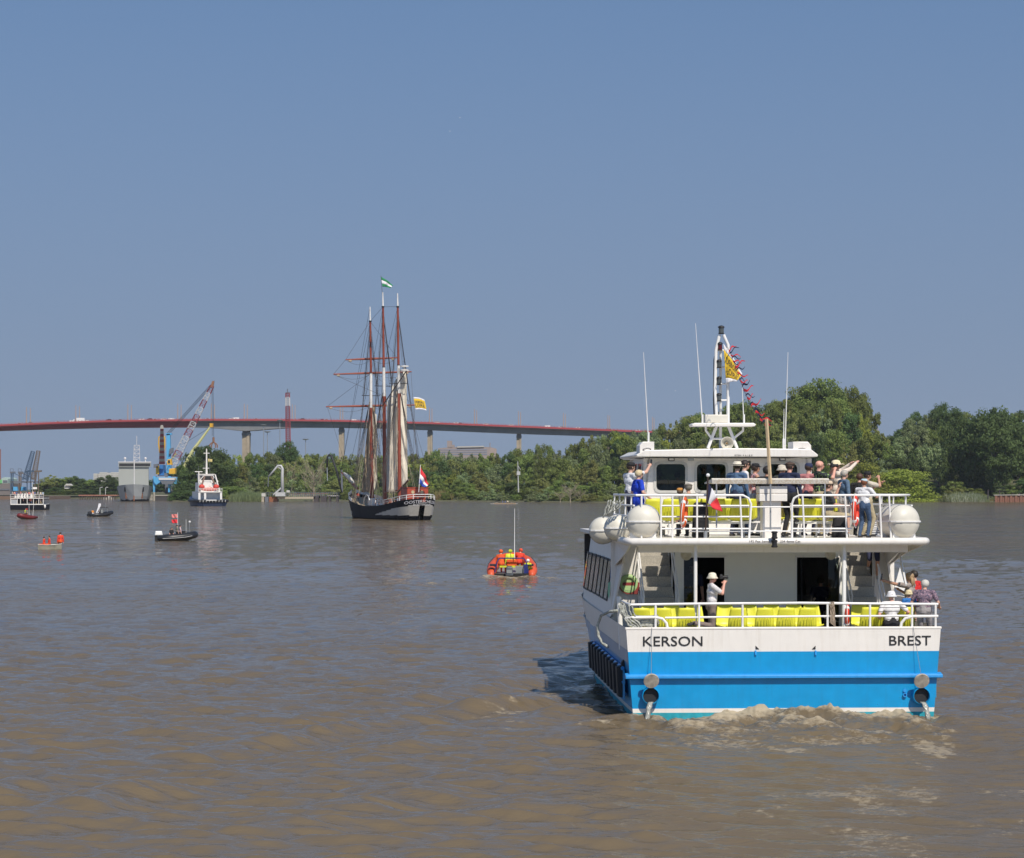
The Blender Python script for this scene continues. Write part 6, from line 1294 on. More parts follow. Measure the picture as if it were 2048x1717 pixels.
for txt, z, wd, sz in (('OOSTERSCHELDE', 3.18, 5.4, .68), ('ROTTERDAM', 2.66, 3.0, .5)):
    me = text_mesh(txt, 1, .0); xs_ = [v.co.x for v in me.vertices]; ys_ = [v.co.y for v in me.vertices]
    for v in me.vertices:
        x = ((v.co.x-min(xs_))/(max(xs_)-min(xs_))-.5)*wd; zz = z+(v.co.y-(min(ys_)+max(ys_))/2)*sz-.04*x*x; t_ = min(1, (zz+.8)/4.45)
        yb = 3-5.2*math.sqrt(max(0, 1-(x/3.45)**2)); yb = yb+(1-t_)**1.2*2.0*max(0, (3-yb)/5.2); v.co = Vector((x, yb-.10, zz))
    me.materials.clear(); me.materials.append(FWH); o = bpy.data.objects.new('stern_lettering', me); COL.objects.link(o); o.parent = hull_s
MB().tube([(0, -.55, 1.7), (0, -.3, .9), (0, .2, -.5)], .10, 6).build('rudder_stock', BLK, hull_s)
rail_pts = [Vector((sg*(hw(y)-.05), y, sheer(y)+.75)) for sg, y in [(-1, 12), (-1, 8), (-1, 4), (-1, 1), (-1, -.6), (-1, -1.6), (1, -1.6), (1, -.6), (1, 1), (1, 4), (1, 8), (1, 12)]]
mb = MB(); mb.tube(rail_pts, .06, 5); mb.tube([p-Vector((0, 0, .38)) for p in rail_pts], .04, 5)
for p in rail_pts: mb.bar(p, p-Vector((0, 0, .8)), .06, 5)
mb.build('stern_rail', WR, ship); mb = MB()
for sg in (-1, 1): mb.loft([[Vector((sg*hw(y), y, sheer(y))), Vector((sg*hw(y), y, sheer(y)+.55)), Vector((sg*(hw(y)-.08), y, sheer(y)+.55)), Vector((sg*(hw(y)-.08), y, sheer(y)))] for y in (28, 31, 34, 36.8)])
mb.build('bow_bulwark', WR, ship)
DH = mat('red_deckhouse_paint', (.36, .055, .025), .4, var=.1); a = sl(810, 998, 2.2); b = sl(853, 998, 2.2)
dh = MB().loft([[Vector((-1.9, y, 3.0)), Vector((1.9, y, 3.0)), Vector((1.9, y, 5.45)), Vector((-1.9, y, 5.45))] for y in (.6, 4.2)]).build('deckhouse', DH, ship, bevel=.15); MB().bb(-2.0, 2.0, .5, 4.3, 5.46, 5.56).build('deckhouse_roof', DH, dh)
for x in (-.9, .7): MB().lathe([(.28, 0), (.28, -.06), (.2, -.06), (.2, -.02), (.001, -.02)], (x, .6, 4.75), 14, 'y').build('porthole', mat('brass_rim', (.5, .42, .25), .35), dh)
for x, y, l_, w_, h_ in ((0, 14.5, 3, 2.2, 1.2), (.2, 24.5, 2.5, 2.2, 1.3)): MB().box((x, y, 2.3+h_/2), (w_, l_, h_)).build('deckhouse', MASTR if y < 20 else WR, ship, bevel=.08)
MB().tube([(-2.4, 20, 3.3), (-2.2, 21.5, 4.1), (-2.0, 23, 4.2), (-1.9, 24.5, 3.6), (-1.9, 25, 2.4)], .13, 8).build('white_davit', WR, ship, smooth=True)
MB().tube([(0, 35, 5.4), (0, 42, 7.6), (0, 45, 8.4)], [.28, .2, .1], 8).build('bowsprit', MASTR, ship); MB().tube([(0, 37, 6.3), (0, 40, 7.4), (0, 43, 8.2)], [.3, .45, .2], 8).build('furled_jib', SAIL, ship, smooth=True)
# masts: lower mast, white doubling, topmast, white pole head
MAST = {}
for nm, yb, base, dbl0, dbl1, red1, top in (('fore', 29, (744.5, 972), (741.5, 816), (742, 747), (740.5, 643), (740, 614)), ('main', 20, (770, 990), (768, 793), (767.5, 735), (766, 614), (765.5, 585)), ('mizzen', 11, (799.5, 972), (797.5, 787), (797, 731), (795.5, 614), (795, 587))):
    pb, p0, p1, p2, p3 = [sl(p[0], p[1], yb) for p in (base, dbl0, dbl1, red1, top)]; pb.z = 2.0; MAST[nm] = (pb, p0, p1, p2, p3)
    m = MB().bar(pb, p0, .36, 10, .30).build('mast', MASTR, ship, smooth=50); MB().bar(p0, p1, .29, 10, .26).build('mast_doubling', MASTW, m, smooth=50)
    MB().bar(p1-Vector((0, 0, 1.2)), p2, .22, 8, .18).build('topmast', MASTR, m, smooth=50); MB().bar(p2, p3, .16, 8, .09).build('pole_head', MASTW, m, smooth=50)
    for p in (p1, p2): MB().lathe([(.26, -.12), (.26, .12)], p, 10).build('mast_band', BLK, m)
    q_ = p0.lerp(p1, .35); MB().bar(q_+Vector((-1.7, 0, 0)), q_+Vector((1.7, 0, 0)), .06, 5).build('crosstree', BLK, m)
def yard(px0, py0, px1, py1, name='yard'):
    a, b = sl(px0, py0, 29.4), sl(px1, py1, 29.4); d = (b-a).normalized(); y = MB().tube([a, a.lerp(b, .5), b], [.11, .22, .11], 8).build(name, MASTR, ship, smooth=50)
    for e, s in ((a, 1), (b, -1)): MB().bar(e, e+d*s*.75, .085, 6).build('yard_end', MASTW, y)
    mb = MB(); n = 7
    mb.tube([a.lerp(b, .04+.44*i/n)+Vector((0, 0, -.25-.75*math.sin(math.pi*i/n))) for i in range(n+1)], .03, 4); mb.tube([b.lerp(a, .04+.44*i/n)+Vector((0, 0, -.25-.75*math.sin(math.pi*i/n))) for i in range(n+1)], .03, 4); mb.build('foot_rope', RIG, y)
    for e, s in ((a, 1), (b, -1)): MB().ell(e+d*s*.9+Vector((0, 0, -.25)), (.35, .15, .18)).build('block', RIGL, y)
yard(691, 720, 795, 716); yard(667, 749, 823, 744); yard(652, 814, 829, 810.5)
# sails brailed to the masts, hanging in folds
def hanging_sail(label_m, y0, tl, tr, bl, br, m, folds=7, depth=.14):
    a, b, c, d = sl(*tl, y0), sl(*tr, y0), sl(*br, y0), sl(*bl, y0)
    def fn(u, v):
        p = a.lerp(b, u).lerp(d.lerp(c, u), v); w = math.sin(math.pi*min(1, v*1.05+.02))
        return p+Vector((0, depth*math.sin(u*folds*2*math.pi+1.2*math.sin(v*5+u*3))*(.35+.65*w)+.6*math.sin(u*3.1)*w, 0))
    return MB().sheet(fn, 40, 26).build('brailed_sail', m, ship, smooth=True, solid=.03)
hanging_sail('m', 12.8, (784, 775), (797, 748), (777, 985), (797, 985), SAIL, 2.3); hanging_sail('z', 12.2, (800, 747), (813, 742), (799, 980), (815, 965), SAIL, 1.6); hanging_sail('z2', 15.0, (774, 806), (786, 780), (773, 985), (786, 985), mat('greyed_canvas', (.62, .60, .55), .9, var=.15, scale=.6), 2.2)
hanging_sail('f', 30.5, (739, 820), (750, 812), (722, 985), (748, 985), SAILD, 2.6); hanging_sail('f2', 30.2, (744, 820), (753, 830), (748, 985), (754, 960), SAIL, 2)
for a, b, y0, y1, r_ in (((765, 812), (813, 742), 12, 8.5, .10), ((775, 810), (805, 745), 19.5, 12, .08)): MB().bar(sl(*a, y0), sl(*b, y1), r_, 6).build('gaff', mat('dark_spar', (.05, .035, .03), .5), ship)
MB().bar(sl(796, 985, 10.5), sl(817, 960, 2.5), .16, 8).build('boom', mat('dark_spar', (.05, .035, .03), .5), ship); MB().bar(sl(769, 985, 19), sl(797, 981, 11.5), .14, 8).build('boom', MASTR, ship)
mb = MB()
for x in (-.15, .15): mb.box(sl(808, 741, 9)+Vector((x, 0, 0)), (.5, .4, .18))
mb = MB().lathe([(.1, 0), (.8, .05), (.85, .3), (.3, .45), (.2, .8), (.75, .85), (.75, 1.05), (.1, 1.1)], sl(809, 744, 10.5), 12); mb.build('radar_scanner', MASTW, ship, smooth=40)
# rigging
mb = MB(); ml = MB(); rr = .036
for nm, (pb, p0, p1, p2, p3) in MAST.items():
    y = pb.y
    for sg in (-1, 1):
        for k in range(5): mb.bar(p0.lerp(p1, .35), Vector((sg*(hw(y)+.1), y-2.4+k*.75, sheer(y)+.4)), rr, 3)
        for k in range(3): mb.bar(p2.lerp(p1, .1), Vector((sg*(hw(y)+.1), y-3.4+k*.6, sheer(y)+.4)), rr, 3)
        for k in range(3): mb.bar(p2.lerp(p1, .12*k), p0.lerp(p1, .35)+Vector((sg*(1.6-.3*k), -.1, 0)), rr*.8, 3)
        tp_ = p0.lerp(p1, .35); lo = [Vector((sg*(hw(y)+.1), y-2.4+k*3.0, sheer(y)+.4)) for k in (0, 1)]
        for k in range(1, 26): ml.bar(lo[0].lerp(tp_, k/27), lo[1].lerp(tp_, k/27), .014, 3)
        lo2 = [tp_+Vector((sg*1.6, -.1, 0)), tp_+Vector((sg*1.0, -.1, 0))]
        for k in range(1, 12): ml.bar(lo2[0].lerp(p2, k/14), lo2[1].lerp(p2, k/14), .014, 3)
f, mn, mz = MAST['fore'], MAST['main'], MAST['mizzen']
for a, b in ((f[3], Vector((0, 45, 8.4))), (f[2], Vector((0, 41, 7.4))), (f[1], Vector((0, 36, 5.6))), (f[4], Vector((0, 45, 8.4))), (mn[3], f[2]), (mn[2], f[0]+Vector((0, 0, 1))), (mz[3], mn[2]), (mz[2], mn[0]+Vector((0, 0, 2))), (mz[3], mn[3]), (mn[3], f[3]), (mz[2], Vector((-2.8, 0, 3.6))), (mz[2], Vector((2.8, 0, 3.6))), (f[3], sl(692, 719, 29.4)), (f[3], sl(794, 716, 29.4)), (sl(692, 719, 29.4), sl(668, 748, 29.4)), (f[2], sl(655, 813, 29.4)), (f[2], sl(829, 811, 29.4)), (sl(655, 815, 29.4), Vector((-3, 25, 2.6))), (sl(668, 750, 29.4), mn[1]), (sl(822, 745, 29.4), Vector((3.2, 9, 3))), (sl(829, 812, 29.4), Vector((3.3, 13, 2.8)))): mb.bar(a, b, .03, 3)
o = mb.build('standing_rigging', RIG, ship); o['kind'] = 'stuff'; o = ml.build('ratlines', RIG, ship); o['kind'] = 'stuff'
mb = MB(); rn = random.Random(9)
for i in range(46):
    nm = rn.choice(('fore', 'main', 'mizzen')); pb, p0, p1, p2, p3 = MAST[nm]; sg = rn.choice((-1, 1)); mb.bar(pb.lerp(p1, rn.uniform(.35, .95)), Vector((sg*rn.uniform(.6, 3.4), pb.y+rn.uniform(-3.4, 2.2), sheer(pb.y)+.5)), .03, 3)
o = mb.build('running_rigging', RIGL, ship); o['kind'] = 'stuff'
# ship's flags
c = sl(765, 566, 20); MB().bar(sl(766.5, 615, 20), sl(762, 552, 20), .04, 5).build('flag_stick', RIG, ship)
ft, fn = flag('green and white flag at the top of the main mast of the sailing ship', SF.W(c), [(FGRN, 0, .32), (FWH, .32, .68), (FGRN, .68, 1)], [sl(762, 554, 20)-c, sl(786, 571, 20)-c, sl(780, 577, 20)-c, sl(765, 574, 20)-c], .15, rz=SF.a, drop=-.2)
c = sl(838, 809, 9); ft, fn = flag('yellow flag with white border and dark lettering at the starboard side of the sailing ship', SF.W(c), [(FWH, 0, .12), (FYEL, .12, .88), (FWH, .88, 1)], [sl(827, 795, 9)-c, sl(849, 800, 9)-c, sl(853, 822, 9)-c, sl(831, 820, 9)-c], .12, rz=SF.a, drop=-.3); flag_text(ft, fn, [('DEBORD', .28, .48), ('LOIRE', .54, .76)], INK, 1, off=-.05, u0=.06, u1=.88)
c = sl(839, 975, -1.4); MB().bar(sl(837.5, 985, -1.4), sl(841, 930, -1.4), .05, 6).build('ensign_staff', WR, ship)
flag('large red white and blue ensign drooping at the stern of the sailing ship', SF.W(c), [(FRED, 0, .36), (FWH, .36, .68), (FBLU, .68, 1)], [sl(841, 933, -1.4)-c, sl(858, 968, -1.2)-c, sl(849, 976, -1.2)-c, sl(837.5, 968, -1.4)-c], .45, rz=SF.a, drop=.0)
# people on the schooner
for i, (px, yl, sg, cl, lb) in enumerate(((807, 3.0, -1, WHT, 'man in white shirt at the rail near the red deckhouse of the sailing ship'), (795, 6.5, -1, C('pale_blue_shirt', (.3, .4, .5)), 'person in pale blue shirt at the port rail of the sailing ship'), (800, 5.0, -1, WHT, 'person in white seated behind the pale blue shirt on the sailing ship'), (787, 8.5, -1, BLKC, 'person in black beside the mizzen mast of the sailing ship'), (776, 11.5, -1, C('navy_shirt', (.015, .022, .06)), 'person in navy amidships on the sailing ship'), (716, 31, -1, REDS, 'person in red leaning at the bow of the sailing ship'), (752, 20, -1, WHT, 'person in white by the white davit of the sailing ship'), (711, 29.5, -1, C('grey_green', (.22, .22, .17)), 'crew member in grey working over the port bow of the sailing ship'), (854, .4, 1, BLKC, 'person in dark clothes at the starboard stern rail of the sailing ship'), (758, 17, -1, GRY, 'person in grey amidships between fore and main mast of the sailing ship'))):
    x = sl(px, 1000, yl).x; x = max(-hw(yl)+.4, min(hw(yl)-.4, x)); person(lb, SF.W((x, yl, sheer(yl)-.55)), SF.a+R(i*67), 1.72, shirt=cl, pants=[NVY, KHA, GRY][i % 3], fingers=False, voxel=.03, hair=('short', (.08, .05, .03)))
# ------------------------------------------------------------------ harbour: ship, cranes, tug, jetty, masts, buildings
class Q:                                               # a standing place: photo column and distance; q(px, py, y) gives its own coordinates
    def __init__(s, px, D): s.x = PX(px, D); s.D = D
    def __call__(s, px, py, y=0.): k = (s.D+y)/F; return Vector(((px-HX)*k-s.x, y, H-(py-HY)*k))
    def o(s): return Vector((s.x, s.D, 0))
def lattice(mb, a, b, w0, w1, n, r=.12, d0=None):
    a = Vector(a); b = Vector(b); d = (b-a).normalized(); u = Vector((0, 1, 0)); u = (u-d*u.dot(d)).normalized(); v = d.cross(u); pts = []
    for i in range(n+1):
        c = a.lerp(b, i/n); w = (w0+(w1-w0)*i/n)/2; pts.append([c+u*w*sx+v*w*sy for sx, sy in ((-1, -1), (1, -1), (1, 1), (-1, 1))])
    return pts
def lattice_parts(parent, a, b, w0, w1, n, cols, r=.12, name='boom_section', per=2):
    pts = lattice(None, a, b, w0, w1, n); i = 0; j = 0
    while i < n:
        mb = MB(); e = min(n, i+per)
        for s in range(i, e):
            for k in range(4):
                mb.bar(pts[s][k], pts[s+1][k], r, 4); mb.bar(pts[s][k], pts[s+1][(k+1) % 4], r*.6, 4); mb.bar(pts[s+1][k], pts[s+1][(k+1) % 4], r*.6, 4)
        mb.build(name, cols[j % len(cols)], parent); i = e; j += 1
LBL = mat('light_blue_crane_paint', (.09, .36, .62), .5, var=.1); YEL = mat('yellow_crane_paint', (.68, .38, .03), .5, var=.1); RW1 = mat('crane_red', (.27, .05, .06), .6); RW2 = mat('crane_white', (.60, .58, .56), .6); PYEL = mat('pale_yellow_boom', (.56, .55, .24), .5); CGRY = mat('machinery_grey', (.13, .14, .16), .7); NAVSH = mat('naval_grey', (.33, .35, .355), .5, var=.08, dirt=.35, streak=1, dirt_col=(.26, .16, .10)); SUP = mat('pale_grey_superstructure', (.32, .33, .30), .5, var=.05); BLUED = mat('deep_blue_crane_paint', (.03, .16, .42), .5); RUST = mat('rusty_streak', (.26, .10, .045), .9, var=.4)
# grey ship, bow on
D_ = DW(1003.5); q = Q(268, D_); t = thing('cargo_ship', 'grey ship moored bow-on left of the harbour cranes', 'ship', q.o(), math.atan2(-q.x, q.D)-R(.6))
rings = []
for y, b, top in ((0, .15, 988), (3, 3.6, 987), (8, 6.3, 987), (16, 7.3, 990), (60, 7.4, 992), (80, 7.0, 992)):
    z = 5.3-(top-HY)/F*D_+(0 if y else 0); z = max(2, H-(top-HY)*D_/F) if False else {0: 7.2, 3: 7.0, 8: 6.7, 16: 6.0, 60: 5.6, 80: 5.6}[y]; rings.append([Vector((-b*.72, y+2.5, -1)), Vector((-b*.86, y+1.4, 2.2)), Vector((-b, y, z)), Vector((b, y, z)), Vector((b*.86, y+1.4, 2.2)), Vector((b*.72, y+2.5, -1))])
hl = MB().loft(rings).build('hull', NAVSH, t); MB().loft([[Vector((-b*.735, y+2.4, -1)), Vector((-b*.79, y+2.05, .9)), Vector((b*.79, y+2.05, .9)), Vector((b*.735, y+2.4, -1))] for y, b in ((-.1, .3), (2.9, 3.8), (7.9, 6.4), (15.9, 7.5), (60, 7.6))]).build('boot_top', BH, hl)
MB().bb(-.22, .22, 1.4, 1.7, .3, 3.2).build('rust_streak', RUST, hl)
for sx in (-1, 1): an = MB().box((sx*3.5, 4.0, 5.0), (1.2, .5, 1.9), rz=sx*-.8).build('anchor_pocket', BLK, hl); MB().box((sx*3.3, 4.4, 2.6), (.6, .2, 2.8), rz=sx*-.8).build('rust_streak', RUST, hl)
MB().bb(-6.6, 5.9, 20, 45, 5.4, 16.2).build('superstructure', SUP, t); br = MB().bb(-6.7, 6.9, 19.2, 30, 14.6, 16.4).build('bridge_house', SUP, t); MB().bb(-6.4, 6.6, 19.1, 19.2, 14.9, 16.0).build('bridge_windows', BLK, br); MB().bb(-6.8, 7.0, 19, 31, 16.42, 16.8).build('bridge_roof', RW2, br)
mb = MB(); mb.bar((0, 8, 6.5), (0, 8, 17.3), .22, 6); mb.bar((-.3, 8, 17.3), (.6, 8, 17.3), .15, 5); mb.build('bow_mast', RW2, t)
c = Vector((.9, 24, 16.8)); mb = MB(); lp = lattice(None, c, c+Vector((0, 0, 7)), 2.6, 2.2, 4)
for s in range(4):
    for k in range(4): mb.bar(lp[s][k], lp[s+1][k], .1, 4); mb.bar(lp[s][k], lp[s+1][(k+1) % 4], .07, 4); mb.bar(lp[s+1][k], lp[s+1][(k+1) % 4], .08, 4)
mb.bar(c+Vector((0, 0, 7)), c+Vector((0, 0, 11)), .12, 5); mb.build('signal_mast', RW2, t)
for x in (-4, 4.6): MB().ell((x, 22, 18.2), .55).build('radar_dome', RW2, t); MB().bar((x, 22, 16.6), (x, 22, 17.8), .2).build('dome_post', RW2, t)
# quay under the cranes
QD = 1060; QUAY = mat('dark_quay_wall', (.05, .05, .055), .8, var=.3, dirt=.5, streak=1, dirt_col=(.15, .13, .10)); CAPC = mat('pale_quay_cap', (.36, .34, .30), .8)
q = Q(345, QD); t = thing('quay_wall', 'dark quay wall with pale coping below the blue harbour crane', 'quay', q.o()); a = q(306, 991); b = q(388, 991); MB().bb(a.x, b.x, 0, 90, -1, a.z-.35).build('wall', QUAY, t); MB().bb(a.x-.3, b.x, -.3, 90, a.z-.34, a.z).build('coping', CAPC, t)
mb = MB()
for i in range(4): mb.box(q(303, 1000-3*i)+Vector((0, -.5, 0)), (1.3, .8, .5))
mb.bar(q(308, 1003, -.5), q(308, 985, -.5), .5, 6); mb.build('fender_ladder', CAPC, t)
# the blue and yellow harbour crane with its boom towards us
q = Q(330, QD+12); t = thing('harbour_crane', 'blue and yellow portal crane with a red and white boom pointing towards the river', 'crane', q.o())
for px in (308, 338): 
    MB().prism([q(px-1.8, 985), q(px+1.2, 985), q(px+3.2, 953), q(px-2.2, 953)], (0, 3, 0)).build('portal_leg', LBL, t)
    MB().prism([q(px-1.8, 985, 12), q(px+1.2, 985, 12), q(px+3.2, 953, 12), q(px-2.2, 953, 12)], (0, 2, 0)).build('portal_leg', LBL, t)
MB().prism([q(306, 955, -1), q(356, 955, -1), q(352, 971, -1), q(343, 971, -1), q(338, 965, -1), q(320, 965, -1), q(312, 970, -1), q(308, 965, -1)], (0, 14, 0)).build('portal_beam', LBL, t); MB().prism([q(317, 956, -1.3), q(353, 956, -1.3), q(352, 960.5, -1.3), q(318, 960.5, -1.3)], (0, .3, 0)).build('name_board', RW2, t)
MB().prism([q(320, 962, -1.5), q(350, 962, -1.5), q(345, 969, -1.5), q(325, 969, -1.5)], (0, 8, 0)).build('hopper', CGRY, t)
MB().lathe([(3.2, 0), (3.2, 1.2)], q(330, 952, 6), 16).build('slew_ring', CGRY, t)
MB().prism([q(318, 951, 2), q(328, 951, 2), q(326, 930, 2), q(319, 930, 2)], (0, 8, 0)).build('machine_house', BLUED, t); MB().prism([q(337, 949, 1), q(350, 949, 1), q(350, 937, 1), q(338, 938, 1)], (0, 5, 0)).build('counterweight', YEL, t, bevel=.3); MB().prism([q(311.5, 949, 1), q(318, 949, 1), q(317, 932, 1), q(312, 934, 1)], (0, 5, 0)).build('cable_house', YEL, t)
MB().prism([q(334, 930, 0), q(344, 930, 0), q(342, 918.5, 0), q(335, 919, 0)], (0, 3, 0)).build('operator_cab', YEL, t); MB().prism([q(336, 927, -.1), q(340, 927, -.1), q(340, 921, -.1), q(336, 921, -.1)], (0, .05, 0)).build('cab_window', BLK, t)
MB().prism([q(307, 936, 1), q(316, 936, 1), q(316, 928, 1), q(307, 929, 1)], (0, 3, 0)).build('side_platform', CGRY, t)
a = q(323.5, 929, -1); b = q(323.5, 857, -16); n = 13
for i in range(n):
    w0 = 1.25-.6*i/n; p0 = a.lerp(b, i/n); p1 = a.lerp(b, (i+1)/n); MB().prism([p0+Vector((-w0, 0, 0)), p0+Vector((w0, 0, 0)), p1+Vector((w0-.05, 0, 0)), p1+Vector((-w0+.05, 0, 0))], (0, 1.2, .3)).build('boom_segment', RW1 if i % 2 == 0 else mat('boom_grey', (.33, .32, .31), .7), t)
MB().box(b+Vector((0, .5, .6)), (1.7, 1, 1.6), top=(.5, 1)).build('boom_head', CAPC, t)
for sx in (-1, 1): mb = MB(); mb.tube([q(323.5+sx*4, 906, -2), q(323.5+sx*6.2, 890, -2), q(323.5+sx*5.8, 876, -2), q(323.5+sx*4, 873, -2)], .32, 6); mb.build('boom_cylinder_frame', YEL, t)
# tall blue mast crane with the long lattice boom to the right
q = Q(345, QD+30); t = thing('harbour_crane', 'tall blue mast crane with long red and white lattice boom raised to the right', 'crane', q.o()); MB().prism([q(333, 950), q(342, 950), q(340, 868), q(333, 868)], (0, 2, 0)).build('mast', LBL, t); MB().prism([q(332, 871), q(343, 870), q(343, 866.5), q(331, 867)], (0, 2.2, 0)).build('mast_head', LBL, t)
MB().prism([q(338, 910, -1), q(346, 905, -1), q(346, 896, -1), q(339, 898, -1)], (0, 2, 0)).build('winch_house', CGRY, t); MB().bb(*[v for v in (q(330, 0).x, q(352, 0).x)], 0, 6, 3, 11).build('crane_base', CGRY, t)
lattice_parts(t, q(344, 932, -.5), q(424.5, 772, -.5), 3.4, 1.6, 22, [RW2, RW1, RW2, RW2, RW1, RW2, RW1, RW2, RW1, RW2, RW1], .12)
MB().prism([q(420, 776, -.5), q(426, 775, -.5), q(428.5, 762, -.5), q(424, 763, -.5)], (0, 1.4, 0)).build('boom_tip', mat('rusty_brown_paint', (.25, .12, .06), .8), t)
mb = MB()
for dx in (0, 3, 6): mb.bar(q(335+dx, 866, 0), q(421+dx*.4, 770+dx*.6, 0), .10, 4)
mb.bar(q(426, 768), q(427.5, 878), .08, 4); mb.bar(q(424, 768), q(424.5, 872), .08, 4); o = mb.build('hoist_cables', BLK, t)
g = MB(); g.bar(q(427, 875), q(427, 885), .5, 6)
for dx in (-8, -4, 4, 8): g.tube([q(427, 884), q(427+dx*.7, 888), q(427+dx, 891), q(427+dx*.95, 896)], .28, 5)
g.build('orange_peel_grab', mat('rusty_brown_paint', (.25, .12, .06), .8), t)
mb = MB(); mb.tube([q(333, 925, -1), q(345, 917, -1), q(352, 908, -1), q(351, 906, -1)], .3, 5); mb.build('yellow_pipe', PYEL, t)
# pale yellow crane boom behind the tree
q = Q(385, QD+60); t = thing('crane_boom', 'pale yellow-green crane boom sloping up behind the dark tree', 'crane', q.o()); MB().tube([q(368, 935), q(385, 903), q(420, 855)], [.95, .9, .45], 6).build('boom', PYEL, t); MB().box(q(423, 851), (1.6, 1, 1.8)).build('boom_head', YEL, t); MB().bar(q(420, 855), q(368, 888), .07, 4).build('stay_cable', BLK, t); MB().bb(-4, 3, 0, 6, 2, 9).build('crane_base', CGRY, t)
# two lattice quay cranes at the left edge, raised jibs
def left_crane(label, col, px_t, px_b, px_top, py_top, D):
    q = Q(px_b, D); t = thing('quay_crane', label, 'crane', q.o()); lattice_parts(t, q(px_b, 962), q(px_top, py_top), 2.6, 1.6, 16, [col], .13, 'jib_section', 4)
    for dx in (3, 10): MB().prism([q(px_b+dx, 990), q(px_b+dx+1.3, 990), q(px_b+dx+1.3, 944), q(px_b+dx, 944)], (0, 1.2, 0)).build('tower_leg', col, t)
    MB().prism([q(px_b+1, 945), q(px_b+15, 944), q(px_b+15, 941), q(px_b+3, 942)], (0, 4, 0)).build('jib_platform', col, t)
    for dx in (0, 3.5): MB().prism([q(px_t+dx, 990), q(px_t+dx+1.6, 990), q(px_t+dx+1.6, 946), q(px_t+dx, 946)], (0, 1.4, 0)).build('tower_leg', col, t)
    MB().prism([q(px_t-1.5, 947), q(px_t+7, 947), q(px_t+5.5, 943.5), q(px_t-.5, 943.5)], (0, 5, 0)).build('tower_head', CGRY, t); mb = MB()
    for dx in (-.5, 5.5): mb.bar(q(px_t+dx, 944), q(px_t+dx, 938), .12, 4)
    mb.bar(q(px_t-.5, 938), q(px_t+5.5, 938), .12, 4); mb.build('head_rail', CGRY, t); MB().bar(q(px_t+5, 946), q(px_b+2, 958), .2, 4).build('tie_bar', col, t); MB().prism([q(px_t, 966), q(px_b+14, 966), q(px_b+14, 963), q(px_t, 963)], (0, 3, 0)).build('gantry_beam', CGRY, t)
    MB().prism([q(px_t+3, 982), q(px_t+14, 982), q(px_t+13, 974), q(px_t+4, 974)], (0, 3, 0)).build('machine_house', LBL if col is not None and 'blue' in label else YEL, t)
left_crane('blue quay crane with raised lattice jib at the left edge', mat('grey_blue_lattice', (.06, .11, .18), .7), 21, 50, 66, 903, 1240)
left_crane('tan quay crane with raised lattice jib, right of the blue one', mat('tan_lattice', (.17, .125, .085), .8), 37, 66, 77, 902, 1250)
q = Q(20, 1200); t = thing('harbour_quay', 'brown timber-faced quay at the left edge behind the passenger boat', 'quay', q.o()); MB().bb(-40, q(97, 0).x, 0, 60, -1, q(0, 993).z).build('wall', mat('brown_quay_face', (.17, .11, .075), .9, var=.3, dirt=.5, streak=1), t)
for px in (88, 92, 96): MB().bar(q(px, 1004, -1), q(px, 993, -1), .5, 6).build('mooring_pile', BLK, t)
q = Q(8, 1290); t = thing('warehouse', 'grey and green warehouse at the left edge of the harbour', 'warehouse', q.o()); MB().bb(-30, q(20, 0).x, 0, 30, 2, q(0, 967).z).build('wall', mat('brown_grey_cladding', (.17, .15, .14), .8), t); MB().prism([q(-10, 967), q(4, 967), q(4, 960), q(-10, 960)], (0, -.3, 0)).build('green_panel', mat('bright_green_panel', (.14, .46, .16), .6), t); MB().prism([q(3, 967), q(16, 967), q(16, 958), q(9, 955), q(3, 957)], (0, 25, 0)).build('roof_gable', mat('pale_green_cladding', (.35, .45, .40), .7), t); MB().prism([q(6, 965, -.3), q(15, 965, -.3), q(15, 961, -.3), q(6, 961, -.3)], (0, .2, 0)).build('window_band', CGRY, t)
MB().prism([q(-6, 981, -.3), q(19, 981, -.3), q(19, 978, -.3), q(-6, 978, -.3)], (0, .2, 0)).build('loading_canopy', CGRY, t)
q = Q(0, 1500); t = thing('chimney', 'thin rust-brown chimney at the left edge of the picture', 'chimney', q.o()); MB().bar(q(0, 985), q(0, 900), .5, 8).build('shaft', RUST, t); MB().lathe([(.55, -.4), (.6, 0), (.55, .3)], q(0, 900), 8).build('rim', RUST, t)
# apartment blocks and long building
WALLW = mat('cream_render', (.50, .48, .43), .8); WIN = mat('dark_window', (.10, .12, .15), .3)
q = Q(215, 2100); t = thing('apartment_block', 'cream apartment block above the far trees left of the grey ship', 'building', q.o())
for px0, px1, top in ((187, 195, 947.5), (196, 199, 948.5), (199, 214, 945), (214, 221, 947), (221, 240, 945)):
    w = MB().prism([q(px0, 985), q(px1, 985), q(px1, top), q(px0, top)], (0, 14, 0)).build('wall', WALLW, t)
    y_ = top+2.5
    while y_ < 962:
        x_ = px0+1.2
        while x_ < px1-1.2: MB().prism([q(x_, y_+1.1, -.1), q(x_+.9, y_+1.1, -.1), q(x_+.9, y_, -.1), q(x_, y_, -.1)], (0, .05, 0)).build('window', WIN, w); x_ += 2.4
        y_ += 3
q = Q(935, 2150); t = thing('office_building', 'long flat-roofed grey-brown building under the bridge', 'building', q.o()); CON2 = mat('grey_brown_cladding', (.30, .245, .225), .8)
